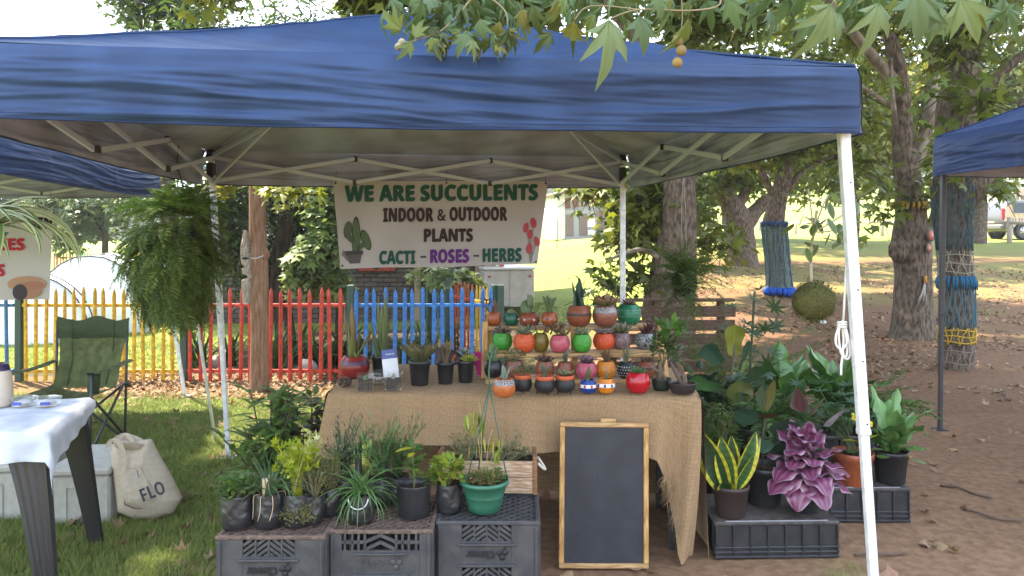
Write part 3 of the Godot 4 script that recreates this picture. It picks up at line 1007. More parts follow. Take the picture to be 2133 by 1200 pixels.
func make_car() -> void:
	var g := G(2093, 29.0)
	var t := thing("parked_car", "silver grey estate car parked behind the rail fence at the right edge", "car", g, 0)
	var paint := mat(C(.11, .115, .115), .28, .6, .3)
	var st := S()
	# side outline swept across the width
	var outline := [[0.06, .42], [0.0, .75], [.03, .98], [.12, 1.30], [.30, 1.52], [1.9, 1.56], [2.35, 1.40], [2.85, 1.05], [3.9, .95], [4.15, .75], [4.2, .45], [4.1, .32], [.15, .30]]
	var rows := []
	col = Color.WHITE
	for z in [[-.86, .9], [-.80, .985], [-.55, 1.0], [0, 1.0], [.55, 1.0], [.80, .985], [.86, .9]]:
		var row := PackedVector3Array()
		for q in outline:
			var k: float = z[1]
			var yy: float = q[1]
			var zz: float = z[0] * (1.0 - .16 * clampf((yy - .95) / .6, 0, 1))
			row.append(Vector3(2.1 + (q[0] - 2.1) * (.98 + .02 * k), .3 + (yy - .3) * (k if yy > 1.2 else 1.0), zz - .9))
		rows.append(row)
	grid(st, rows, true)
	part(t, "body", fin(st), paint)
	var gm := mat(C(.03, .035, .035), .1)
	for q in [[.38, 1.25], [1.32, .8]]:
		st = S()
		col = Color.WHITE
		var x0: float = q[0]
		var x1: float = q[0] + q[1]
		st.set_smooth_group(FLAT)
		quad(st, Vector3(x0, 1.03, -.06), Vector3(x1, 1.03, -.06), Vector3(x1 - .05, 1.42, -.135), Vector3(x0 + .05, 1.42, -.135))
		part(t, "window", fin(st), gm)
	for k in 7:
		part(t, "stripe", box_mesh(Vector3(.07, .16, .012)), mat(C(.55, .45, .22), .5), Transform3D(Basis(Vector3.BACK, .35), Vector3(.3 + k * .17, .92, -.032)))
	part(t, "tail_light", box_mesh(Vector3(.09, .42, .12), .02), mat(C(.4, .02, .03), .2), Transform3D(Basis(), Vector3(.02, 1.0, -.12)))
	for xx in [.75, 3.35]:
		for zz in [-.08, -1.66]:
			st = S()
			lathe(st, [[.19, -.1], [.3, -.1], [.34, -.06], [.34, .06], [.3, .1], [.19, .1], [.19, -.1]], 22)
			var w := part(t, "wheel", fin(st), M.dark_plastic, Transform3D(Basis(Vector3.RIGHT, PI / 2), Vector3(xx, .34, zz)))
			st = S()
			lathe(st, [[0, .07], [.06, .09], [.08, .06], [.2, .085], [.21, -.05]], 20)
			part(w, "rim", fin(st), M.steel)
			for k in 6:
				part(w, "spoke_gap", box_mesh(Vector3(.07, .03, .05)), M.dark_plastic, Transform3D(Basis(Vector3.UP, TAU * k / 6), Vector3(cos(TAU * k / 6.0), 0, -sin(TAU * k / 6.0)) * .135 + Vector3(0, .062, 0)))
	part(t, "bumper", box_mesh(Vector3(.5, .2, 1.6), .05), mat(C(.12, .12, .12), .6), Transform3D(Basis(), Vector3(.18, .5, -.9)))
	text_part(t, "lettering", "0 11 11 000", .13, C(.05, .05, .06), Transform3D(Basis(), Vector3(.6, .76, -.028)), false)


var sans: SystemFont

func font(serif := false) -> SystemFont:
	var f := SystemFont.new()
	f.font_names = PackedStringArray(["Droid Serif" if serif else "Droid Sans"])
	f.font_weight = 700
	return f

# raised flat lettering, centred on xf, h = height of a capital
func text_part(parent: Node, called: String, s: String, h: float, c: Color, xf: Transform3D, heavy := true, wide := 1.0, depth := .002, m: Material = null) -> MeshInstance3D:
	var tm := TextMesh.new()
	tm.text = s
	tm.font = font()
	tm.font_size = 64
	tm.pixel_size = h / 46.0
	tm.depth = depth
	tm.curve_step = 2.0
	var o := part(parent, called, tm, m if m else mat(c, .7, .3), xf * Transform3D(Basis().scaled(Vector3(wide, 1, 1)), Vector3.ZERO))
	if heavy:
		for q in [[.055, .0], [-.055, .0], [0.0, .05], [0.0, -.05]]:
			var o2 := part(o, "stroke", tm, o.material_override, Transform3D(Basis(), Vector3(q[0] * h, q[1] * h, .0002 * (1 + names[str(o.get_instance_id()) + "stroke"] if names.has(str(o.get_instance_id()) + "stroke") else 1))))
	return o


# ---------- palings ----------
func palisade(called_colour: String, label: String, x0: float, x1: float, d0: float, d1: float, c: Color, post_at := 1.0) -> void:
	var a := Vector3(x0, 0, -d0)
	var b := Vector3(x1, 0, -d1)
	var l := a.distance_to(b)
	var t := thing("palisade_fence", label, "fence", a, atan2(-(b - a).z, (b - a).x), "coloured palisade panels round the garden")
	var pm := tri_map(mat(c, .42), tex(noise_img(128, .05, 4, C(.76, .75, .73), C(1, 1, 1), FastNoiseLite.TYPE_SIMPLEX, 1.6)), null, 2.0)
	# a W-section pale with a split pointed top
	var st := S()
	st.set_smooth_group(FLAT)
	var w := .021
	var sec := [Vector3(-w, 0, .004), Vector3(-w * .3, 0, .014), Vector3(w * .3, 0, .014), Vector3(w, 0, .004), Vector3(w * .5, 0, -.004), Vector3(-w * .5, 0, -.004)]
	var rows := []
	for q in [[.0, 1.0], [.90, 1.0], [.935, .75], [.97, .12]]:
		var row := PackedVector3Array()
		for p in sec:
			row.append(Vector3(p.x * q[1], q[0], p.z * lerpf(1.0, .6, 1.0 - q[1])))
		rows.append(row)
	grid(st, rows, true)
	var pale := fin(st)
	var n := int(round(l / .1))
	for k in n:
		part(t, "pale", pale, pm, Transform3D(Basis(Vector3.UP, R(-.05, .05)) * Basis(Vector3.BACK, R(-.018, .018)), Vector3((k + .5) * l / n + R(-.004, .004), R(-.02, .016), .02)))
	for hh in [.11, .79]:
		part(t, "rail", box_mesh(Vector3(l, .035, .03), .004), pm, Transform3D(Basis(), Vector3(l / 2, hh, -.005)))
	part(t, "post", box_mesh(Vector3(.07, 1.0, .07), .006), mat(C(.02, .05, .035), .5), Transform3D(Basis(), Vector3(l * post_at + (.05 if post_at > .5 else -.05), .5, -.02)))

func make_fences() -> void:
	var d := 7.9
	palisade("blue", "short blue paling panel at the left edge behind the stall table", X(-160, d), X(28, d), d, d, C(.03, .14, .34))
	palisade("yellow", "bright yellow paling panel behind the green folding chair", X(46, d), X(372, d), d, d, C(.62, .36, .008))
	palisade("red", "bright red paling panel behind the bare wooden pole", X(388, d), X(720, d), d, d, C(.52, .035, .014))
	palisade("blue", "bright blue paling panel behind the potted aloes", X(731, d), X(1033, d), d, d, C(.02, .16, .48))
	palisade("yellow", "yellow paling panel running back from the blue palings corner", X(1030, 8.0), X(985, 8.5), 8.0, 8.5, C(.55, .32, .02), 0.0)
	palisade("red", "red paling panel seen edge on beside the white trailer", X(983, 8.55), X(940, 9.1), 8.55, 9.1, C(.35, .03, .015))
	palisade("blue", "blue paling panel seen edge on next to the brick pillar", X(938, 9.15), X(900, 9.7), 9.15, 9.7, C(.02, .12, .34))
	# bare pole and the carved face tied to it
	var st := S()
	var g := G(541, 7.4)
	var pts := [Vector3(0, -.1, 0), Vector3(.0, .5, 0), Vector3(-.01, 1.25, 0), Vector3(-.02, 1.5, 0), Vector3(-.025, 2.1, 0), Vector3(-.03, 3.2, 0)]
	tube(st, smooth_path(pts, 5), smooth_vals([.10, .085, .088, .082, .078, .074], 5), 14, 1, .05)
	var t := thing("wooden_pole", "bare brown gum pole standing in front of the red palings", "pole", g)
	part(t, "shaft", fin(st), M.gum)
	st = S()
	ball(st, Vector3(.055, 1.33, .03), Vector3(.05, .07, .05), 10, .3)
	ball(st, Vector3(-.07, 2.17, .02), Vector3(.035, .09, .04), 10, .3)
	part(t, "knot", fin(st), M.gum)
	st = S()
	var loop := []
	for k in 17:
		var a := TAU * k / 16
		loop.append(Vector3(cos(a) * .092, 1.31 + .02 * sin(a * 2 + 1), sin(a) * .092))
	tube(st, loop, .004, 5)
	part(t, "wire", fin(st), M.grey_metal)
	# carved face: outline in profile, pushed out to a plank with rounded front
	t = thing("carved_face", "weathered grey plank carved as a long face in profile, tied to the bare pole", "carving", P(514, 632, 7.36))
	var k := 7.36 / F
	var prof_l := [[505, 632], [503.5, 610], [502.5, 588], [502, 584], [517, 577], [513, 574], [504.5, 570], [503, 560], [510, 557], [503, 550], [501, 535], [501, 515], [504, 498], [508, 484], [511, 479]]
	var prof_r := [[524, 632], [526.5, 610], [528, 588], [528, 584], [528.5, 577], [528.5, 574], [528.5, 570], [528.3, 560], [528, 557], [527.5, 550], [527, 535], [525, 515], [521, 498], [515, 484], [512, 479]]
	st = S()
	st.set_smooth_group(FLAT)
	var rows := []
	for i in prof_l.size():
		var a := Vector3((prof_l[i][0] - 514) * k, (632 - prof_l[i][1]) * k, 0)
		var b := Vector3((prof_r[i][0] - 514) * k, (632 - prof_r[i][1]) * k, 0)
		var mid := (a + b) * .5
		rows.append(PackedVector3Array([a + Vector3(0, 0, -.02), a + Vector3(.004, 0, .015), mid + Vector3(-.01, 0, .045), mid + Vector3(.02, 0, .045), b + Vector3(-.004, 0, .015), b + Vector3(0, 0, -.02)]))
	grid(st, rows, true)
	part(t, "plank", fin(st), M.grey_wood)
	st = S()
	ball(st, Vector3((514 - 514) * k, (632 - 538) * k, .04), Vector3(.036, .014, .012), 10)
	part(t, "eye", fin(st), mat(C(.02, .016, .014), .9))
	st = S()
	for q in [[506, 521, 522, 512], [507, 527, 524, 517], [505, 515, 520, 502], [509, 500, 517, 495], [505, 533, 523, 524]]:
		tube(st, [Vector3((q[0] - 514) * k, (632 - q[1]) * k, .033), Vector3((q[2] - 514) * k, (632 - q[3]) * k, .038)], .0035, 4)
	part(t, "carved_line", fin(st), mat(C(.06, .05, .04), .9))
	# strappy clumps in the bed behind the red palings
	var strap := []
	for v in 3:
		st = S()
		for i in 34:
			var c := vary(C(.035, .06, .022), .35)
			add_leaf(st, lx(Vector3(R(-.08, .08), 0, R(-.08, .08)), R(0, TAU), R(.05, .7)), R(.35, .62), .03, R(.5, 1.5), "strap", [c], 5, .3)
		strap.append(fin(st))
	var words := ["behind the red palings right of the yellow panel", "just left of the wooden pole", "just right of the wooden pole", "behind the middle of the red palings", "below the hanging pale boughs", "at the right end of the red palings", "behind the aloe pot and blue palings", "behind the middle of the blue palings", "left of the brown bag behind the blue palings", "in front of the brick porch"]
	var spots := [[418, 8.7], [482, 8.9], [575, 8.6], [618, 9.0], [660, 8.7], [706, 8.9], [752, 8.8], [842, 8.7], [890, 8.9], [930, 9.0]]
	for i in spots.size():
		var o := thing("strap_leaf_plant", "dark strap leaved clump " + words[i], "plant", G(spots[i][0], spots[i][1]), R(0, 6), "strap leaved clumps in the bed")
		part(o, "leaves", strap[i % 3], M.leaf_soft, Transform3D(Basis().scaled(Vector3.ONE * R(.85, 1.2)), Vector3.ZERO))
	# stones in the bed
	for q in [[640, 8.5, "by the middle red palings"], [470, 9.2, "behind the left red palings"], [450, 8.8, "right of the green corner post"], [800, 9.2, "behind the blue palings"]]:
		st = S()
		ball(st, Vector3(0, .05, 0), Vector3(.13, .09, .1), 10, .5, 1.5)
		tag(part(self, "stone", fin(st), mat(C(.35, .34, .32), .9), Transform3D(Basis(), G(q[0], q[1]))), "pale grey stone in the planting bed " + q[2], "stone", "stones in the planting bed")


# ---------- gazebos ----------
func tent_axes(yaw: float) -> Array:
	return [Vector3(cos(yaw), 0, -sin(yaw)), Vector3(sin(yaw), 0, cos(yaw))]

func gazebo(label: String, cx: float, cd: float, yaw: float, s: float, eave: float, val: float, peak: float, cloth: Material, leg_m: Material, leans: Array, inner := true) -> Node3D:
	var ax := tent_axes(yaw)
	var r: Vector3 = ax[0]
	var f: Vector3 = ax[1]
	var c := Vector3(cx, 0, -cd)
	var t := thing("gazebo", label, "gazebo", c, 0, "")
	var h := s * .5
	var cor := [r * -h + f * h, r * h + f * h, r * h - f * h, r * -h - f * h]   # front left, front right, back right, back left
	var top := Vector3(0, peak, 0)
	# canopy and lining
	for lay in 2:
		var st := S()
		for k in 4:
			var a: Vector3 = cor[k] + Vector3(0, eave, 0)
			var b: Vector3 = cor[(k + 1) % 4] + Vector3(0, eave, 0)
			var rows := []
			for i in 19:
				var v := i / 18.0
				var row := PackedVector3Array()
				for j in 33:
					var u := j / 32.0
					var p := a.lerp(b, u).lerp(top, v * .985)
					var hip := 4 * u * (1 - u)
					p.y -= (.085 * sin(PI * pow(v, .8)) * (.25 + .75 * hip) + .01 * hip * (1 - v))
					var pull := pow(1 - hip, 2.0)
					p.y += .018 * nz.get_noise_3d(u * 55 + k * 31, v * 230, 7) * (.4 + pull) * sin(PI * clampf(v + .02, 0, 1))
					p.y -= .006 * lay
					if lay == 1:
						p = Vector3(p.x * .997, p.y, p.z * .997)
					row.append(p)
				rows.append(row)
			grid(st, rows)
		var sheet := part(t, "canopy" if lay == 0 else "lining", fin(st), cloth if lay == 0 else M.lining)
		if lay == 0:
			for k in 4:
				st = S()
				var hip := []
				for i in 19:
					var v := i / 18.0
					var p := ((cor[k] as Vector3) + Vector3(0, eave, 0)).lerp(top, v * .985)
					p.y += .002 - .085 * sin(PI * pow(v, .8)) * .25 + .018 * nz.get_noise_3d(k * 31, v * 230, 7) * 1.4 * sin(PI * clampf(v + .02, 0, 1))
					hip.append(p)
				tube(st, hip, .006, 6)
				part(sheet, "seam", fin(st), cloth)
	# valances
	for k in 4:
		var a: Vector3 = cor[k]
		var b: Vector3 = cor[(k + 1) % 4]
		var al := (b - a).normalized()
		var out := al.cross(Vector3.UP).normalized()
		if out.dot(a + b) < 0:
			out = -out
		var st := S()
		var rows := []
		var nr := 44
		var nc := 180
		for i in nr + 1:
			var v := float(i) / nr
			var row := PackedVector3Array()
			for j in nc + 1:
				var u := float(j) / nc
				var e := minf(1.0, minf(u, 1 - u) * 14)
				var p := a.lerp(b, u)
				var y := eave - .006 - v * val
				var o := .004 + .022 * sqrt(minf(1.0, v * 5.0))
				var wv := u * s
				var sk := 12.0 * nz2.get_noise_2d(wv * 14, k * 30)
				var fold := nz.get_noise_2d(wv * 22 + k * 77 + v * 6, v * 92 + wv * 9 + sk) + .6 * nz.get_noise_2d(wv * 52 + 9, v * 240 - wv * 24 - sk * 2.0)
				var ridge := 1.0 - absf(nz2.get_noise_2d(wv * 20 + k * 50 + 3, v * 95 + sin(wv * 2.3) * 13)) * 2.6
				o += (.011 * fold + .015 * maxf(0.0, ridge)) * smoothstep(.04, .3, v) * (.35 + .65 * e)
				o += .012 * sin(v * PI) * e
				y -= .012 * sin(u * PI) * v + .004 * nz.get_noise_2d(wv * 30, k * 9) * v
				p += out * o + al * (.012 * (1 - e) * (1 if u < .5 else -1) * 0.0)
				row.append(Vector3(p.x, y, p.z))
			rows.append(row)
		grid(st, rows)
		var va := part(t, "valance", fin(st), cloth)
		st = S()
		var inner_rows := []
		for row in rows:
			var r2 := PackedVector3Array()
			for j in range(0, nc + 1, 2):
				r2.append((row[j] as Vector3) - out * .004)
			inner_rows.append(r2)
		grid(st, inner_rows)
		part(va, "valance_lining", fin(st), M.lining)
		for hb in [[.0, .03], [nr - 3.0, nr - 2.7]]:
			if hb[0] > 1:
				st = S()
				var line := []
				for j in range(0, nc + 1, 2):
					line.append((rows[nr - 3][j] as Vector3) + out * .001)
				tube(st, line, .0012, 4)
				part(va, "stitch_line", fin(st), cloth)
		# hem band on the inside edge
		st = S()
		var hem := []
		for j in range(0, nc + 1, 4):
			hem.append(rows[nr][j] + out * -.002)
		tube(st, hem, .004, 4)
		part(va, "hem", fin(st), M.navy_dark)
	# legs
	var fy := eave - val
	for k in 4:
		var inw: Vector3 = -(cor[k] as Vector3).normalized() * .05
		var a: Vector3 = cor[k] + inw + Vector3(0, eave - .03, 0)
		var b: Vector3 = cor[k] + inw + leans[k]
		b.y = ground_y(b.x + c.x, b.z + c.z) - t.position.y + .005
		var st := S()
		var mid := a.lerp(b, .6)
		bar(st, a, mid, .036, .036, .004)
		var leg := part(t, "leg", fin(st), leg_m)
		st = S()
		bar(st, a.lerp(b, .55), b, .029, .029, .003)
		part(leg, "inner_tube", fin(st), leg_m)
		st = S()
		bbox(st, b + Vector3(0, .004, 0), Vector3(.09, .006, .09), .001)
		part(leg, "foot_plate", fin(st), leg_m)
		st = S()
		bar(st, a.lerp(b, .594), a.lerp(b, .604), .039, .039, .003)
		part(leg, "collar", fin(st), M.white_metal if leg_m == M.white_metal else M.dark_metal)
		st = S()
		for q in [.18, .36, .48, .585]:
			ball(st, a.lerp(b, q) + f * .0185 + r * .004, Vector3(.004, .004, .002), 6)
		part(leg, "rivet", fin(st), M.dark_metal)
		st = S()
		bbox(st, a + Vector3(0, -.11, 0), Vector3(.05, .10, .05), .008)
		part(leg, "slider_bracket", fin(st), M.dark_plastic)
		st = S()
		bbox(st, a + Vector3(0, -.01, 0), Vector3(.052, .07, .052), .008)
		part(leg, "corner_bracket", fin(st), M.dark_plastic)
	if not inner:
		return t
	# three scissors a side
	var hi := eave - .055
	var lo := eave - .215
	for k in 4:
		var a: Vector3 = cor[k]
		var b: Vector3 = cor[(k + 1) % 4]
		var al := (b - a).normalized()
		var ins := -(al.cross(Vector3.UP).normalized())
		if ins.dot(a + b) > 0:
			ins = -ins
		a += al * .06 + ins * .055
		b += -al * .06 + ins * .055
		for i in 3:
			var p := a.lerp(b, i / 3.0)
			var q := a.lerp(b, (i + 1) / 3.0)
			for up in [0, 1]:
				var st := S()
				bar(st, p + Vector3(0, hi if up == 0 else lo, 0) + ins * (.009 * (1 if up == 0 else -1)), q + Vector3(0, lo if up == 0 else hi, 0) + ins * (.009 * (1 if up == 0 else -1)), .013, .025, .002)
				part(t, "scissor_bar", fin(st), M.grey_metal)
			if i > 0:
				for y in [hi, lo]:
					var st := S()
					bbox(st, p + Vector3(0, y, 0), Vector3(.03, .035, .03), .005)
					part(t, "joint", fin(st), M.dark_plastic)
	# roof struts from each corner to the hub
	for k in 4:
		var a: Vector3 = (cor[k] as Vector3) * .96
		var st := S()
		var hub := Vector3(0, peak - .12, 0) + (cor[k] as Vector3) * .04
		var p1 := a + Vector3(0, hi + .015, 0)
		var elbow := p1.lerp(hub, .5) + Vector3(0, -.02, 0)
		bar(st, p1, elbow, .016, .026, .002)
		bar(st, elbow, hub, .016, .026, .002)
		part(t, "roof_strut", fin(st), M.grey_metal)
		st = S()
		bar(st, a + Vector3(0, lo, 0), p1.lerp(hub, .34) + Vector3(0, -.02, 0), .013, .022, .002)
		part(t, "brace", fin(st), M.grey_metal)
	var sh := S()
	lathe(sh, [[0, -.05], [.05, -.05], [.06, 0], [.03, .05], [0, .06]], 12, Vector3(0, peak - .1, 0))
	part(t, "hub", fin(sh), M.dark_plastic)
	return t

func make_gazebos() -> void:
	var yaw := deg_to_rad(7.0)
	gazebo("large blue gazebo over the plant stall with white legs", -.44, 3.88, yaw, 2.9, 2.085, .225, 2.64, M.navy, M.white_metal,
		[Vector3(-.05, 0, .05), Vector3(.13, 0, .02), Vector3(.0, 0, 0), Vector3(.10, 0, -.05)])
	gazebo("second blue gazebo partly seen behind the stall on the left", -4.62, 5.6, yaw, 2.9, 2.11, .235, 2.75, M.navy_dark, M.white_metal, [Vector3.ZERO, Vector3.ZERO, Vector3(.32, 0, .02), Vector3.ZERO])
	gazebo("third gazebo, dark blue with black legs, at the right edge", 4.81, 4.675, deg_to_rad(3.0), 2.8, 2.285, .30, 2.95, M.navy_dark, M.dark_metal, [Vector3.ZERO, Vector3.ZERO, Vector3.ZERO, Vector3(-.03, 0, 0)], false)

# ---------- signs ----------
func flat_poly(st: SurfaceTool, pts: Array, z := 0.0) -> void:
	st.set_smooth_group(FLAT)
	var c := Vector2.ZERO
	for p in pts:
		c += p
	c /= pts.size()
	for i in pts.size():
		var a: Vector2 = pts[i]
		var b: Vector2 = pts[(i + 1) % pts.size()]
		vx(st, Vector3(c.x, c.y, z), Vector2.ZERO, col)
		vx(st, Vector3(b.x, b.y, z), Vector2.ZERO, col)
		vx(st, Vector3(a.x, a.y, z), Vector2.ZERO, col)

func oval_pts(x: float, y: float, rx: float, ry: float, n := 14, turn := 0.0) -> Array:
	var o := []
	for k in n:
		o.append(Vector2(x, y) + Vector2(cos(TAU * k / n) * rx, sin(TAU * k / n) * ry).rotated(turn))
	return o

# letters scaled to fill w by h, thickened with k more strokes
func fit_text(parent: Node, called: String, s: String, w: float, h: float, c: Color, at: Vector3, fat := .06, turn := 0.0, m: Material = null) -> Node3D:
	var tm := TextMesh.new()
	tm.text = s
	tm.font = font()
	tm.font_size = 64
	tm.pixel_size = .01
	tm.depth = .1
	tm.curve_step = 2.0
	var bb := tm.get_aabb()
	var b := Basis(Vector3.BACK, turn).scaled_local(Vector3(w / bb.size.x, h / bb.size.y, .012))
	var mm: Material = m if m else mat(c, .75, .3)
	var o := part(parent, called, tm, mm, Transform3D(b, at - b * bb.get_center()))
	if fat > 0:
		var i := 1
		for q in [[1, .3], [-1, -.3], [.4, 1], [-.4, -1]]:
			var off := b * (Vector3(q[0] * fat * bb.size.y * .55, q[1] * fat * bb.size.y * .55, 0))
			off.z += .0002 * i
			part(parent, called, tm, mm, Transform3D(b, at - b * bb.get_center() + off))
			i += 1
	return o

func make_signs() -> void:
	var d := 5.30
	var k := d / F
	var o := Vector3(X(920, d), Y(465, d), -d)
	var t := thing("banner", "pale plant banner hanging below the back rail of the large gazebo", "banner", o, deg_to_rad(4.0))
	var pt := func(px: float, py: float) -> Vector2: return Vector2((px - 920) * k, (465 - py) * k)
	# cloth
	var st := S()
	var rows := []
	for i in 13:
		var v := i / 12.0
		var row := PackedVector3Array()
		for j in 41:
			var u := j / 40.0
			var a: Vector2 = pt.call(lerpf(697, 1144, u), 378 - 2 * u)
			var b: Vector2 = pt.call(lerpf(712, 1121, u), 560 - 9 * u)
			var p := a.lerp(b, v)
			row.append(Vector3(p.x, p.y + .004 * sin(u * 9) * v, -.02 * smoothstep(.95, 1.0, u) - .001 * sin(u * 20)))
		rows.append(row)
	grid(st, rows)
	part(t, "cloth", fin(st), M.banner)
	st = S()
	for q in [[702, 383], [930, 381], [1138, 381], [716, 553], [1117, 546]]:
		var c: Vector2 = pt.call(q[0], q[1])
		ball(st, Vector3(c.x, c.y, .003), Vector3(.008, .008, .003), 8)
	part(t, "eyelet", fin(st), M.dark_metal)
	for q in [["WE ARE SUCCULENTS", 722, 1120, 386, 418, C(.022, .085, .06), .10, .012], ["INDOOR", 800, 902, 434, 461, C(.045, .03, .028), .10, .008], ["&", 911, 929, 436, 460, C(.045, .03, .028), .0, .0], ["OUTDOOR", 937, 1056, 432, 459, C(.045, .03, .028), .10, .008], ["PLANTS", 884, 984, 477, 503, C(.045, .028, .028), .10, .008],
		["CACTI", 792, 865, 523, 549, C(.022, .085, .065), .10, .01], ["-", 876, 888, 533, 537, C(.06, .06, .055), .0, .0], ["ROSES", 897, 976, 520, 547, C(.12, .03, .19), .10, .01], ["-", 986, 998, 531, 535, C(.06, .06, .055), .0, .0], ["HERBS", 1006, 1086, 518, 545, C(.022, .085, .065), .10, .01]]:
		var c: Vector2 = pt.call((q[1] + q[2]) * .5, (q[3] + q[4]) * .5)
		var w: float = (q[2] - q[1]) * k
		fit_text(t, "lettering", q[0], w, (q[4] - q[3]) * k, q[5], Vector3(c.x, c.y, .004), q[6], q[7])
	# printed cactus
	var cactus := [[[oval_pts(744, 497, 8, 41, 18)], C(.085, .12, .06)], [[oval_pts(727, 479, 7.5, 16, 14, .15), oval_pts(734, 498, 10, 6, 12, .7)], C(.07, .10, .05)], [[oval_pts(764, 500, 8, 20, 14, -.35), oval_pts(754, 513, 11, 5, 12, -.6)], C(.08, .115, .055)]]
	for z in 2:
		for q in cactus:
			st = S()
			for poly in q[0]:
				var pp := []
				var cc := Vector2.ZERO
				for p in poly:
					cc += p / poly.size()
				for p in poly:
					var g: Vector2 = cc + (p - cc) * (1.13 if z == 0 else 1.0)
					pp.append(pt.call(g.x, g.y))
				flat_poly(st, pp, .003 + .001 * z)
			part(t, "printed_cactus", fin(st), mat(C(.02, .025, .018) if z == 0 else q[1], .8))
	for q in [[[[724, 528], [756, 526], [752, 548], [731, 549]], C(.10, .085, .085)], [[[721, 523], [758, 521], [758, 529], [722, 531]], C(.055, .045, .05)], [[[718, 520], [730, 535], [733, 548], [728, 545], [714, 530]], C(.16, .145, .14)]]:
		st = S()
		var pp := []
		for p in q[0]:
			pp.append(pt.call(p[0], p[1]))
		flat_poly(st, pp, .0055)
		part(t, "printed_pot", fin(st), mat(q[1], .8))
	# printed roses
	st = S()
	for q in [[1112, 470, 1104, 520], [1097, 480, 1107, 520], [1102, 500, 1109, 530], [1118, 505, 1107, 540], [1107, 520, 1107, 548], [1101, 520, 1106, 546]]:
		var a: Vector2 = pt.call(q[0], q[1])
		var b: Vector2 = pt.call(q[2], q[3])
		bar(st, Vector3(a.x, a.y, .003), Vector3(b.x, b.y, .003), .004, .002)
	part(t, "printed_stem", fin(st), mat(C(.10, .13, .06), .8))
	for q in [[1096, 474, 6, 11, .2], [1112, 464, 6.5, 11, -.2], [1105, 488, 6, 10, .1], [1119, 503, 5.5, 11, -.3], [1103, 518, 6.5, 11, .2]]:
		st = S()
		var pp := []
		for p in oval_pts(q[0], q[1], q[2], q[3], 12, q[4]):
			pp.append(pt.call(p.x, p.y))
		flat_poly(st, pp, .0055)
		part(t, "printed_rose", fin(st), mat(C(.42, .055, .07), .8))
	# cords up to the rail
	st = S()
	for q in [702, 930, 1138]:
		var a: Vector2 = pt.call(q, 383)
		tube(st, [Vector3(a.x, a.y, .004), Vector3(a.x, a.y + .06, -.01), Vector3(a.x + .004, a.y + .1, -.05)], .0018, 4)
	part(t, "cord", fin(st), M.dark_plastic)
	# the other stall's sign
	d = 6.8
	k = d / F
	t = thing("stall_sign", "grey sign with a printed pie hanging under the left gazebo", "banner", Vector3(X(0, d), Y(535, d), -d), .06)
	st = S()
	rows = []
	for i in 7:
		var v := i / 6.0
		var row := PackedVector3Array()
		for j in 21:
			var u := j / 20.0
			row.append(Vector3((lerpf(-190, 106, u) - 6 * v * u) * k, (97 - (190 - 4 * u) * v) * k, .003 * sin(u * 12 + v)))
		rows.append(row)
	grid(st, rows)
	part(t, "cloth", fin(st), M.banner)
	fit_text(t, "lettering", "HEN", 46 * k, 23 * k, C(.02, .018, .03), Vector3(82 * k, 70 * k, .008), .08)
	fit_text(t, "lettering", "PIES", 64 * k, 24 * k, C(.36, .02, .035), Vector3(17 * k, 26 * k, .008), .08)
	fit_text(t, "lettering", "S", 13 * k, 24 * k, C(.36, .02, .035), Vector3(3 * k, -28 * k, .008), .08)
	for q in [[55, -57, 40, 17, C(.36, .20, .125), .006], [57, -70, 30, 18, C(.30, .155, .095), .0065], [68, -60, 22, 9, C(.30, .13, .09), .0075], [41, -74, 15, 17, C(.035, .024, .035), .0085]]:
		st = S()
		flat_poly(st, oval_pts(q[0] * k, q[1] * k, q[2] * k, q[3] * k, 16), q[5])
		part(t, "printed_pie", fin(st), mat(q[4], .8))
	st = S()
	for xx in [-180, 100]:
		tube(st, [Vector3(xx * k, 95 * k, 0), Vector3(xx * k, 140 * k, -.02)], .002, 4)
	part(t, "cord", fin(st), M.dark_plastic)


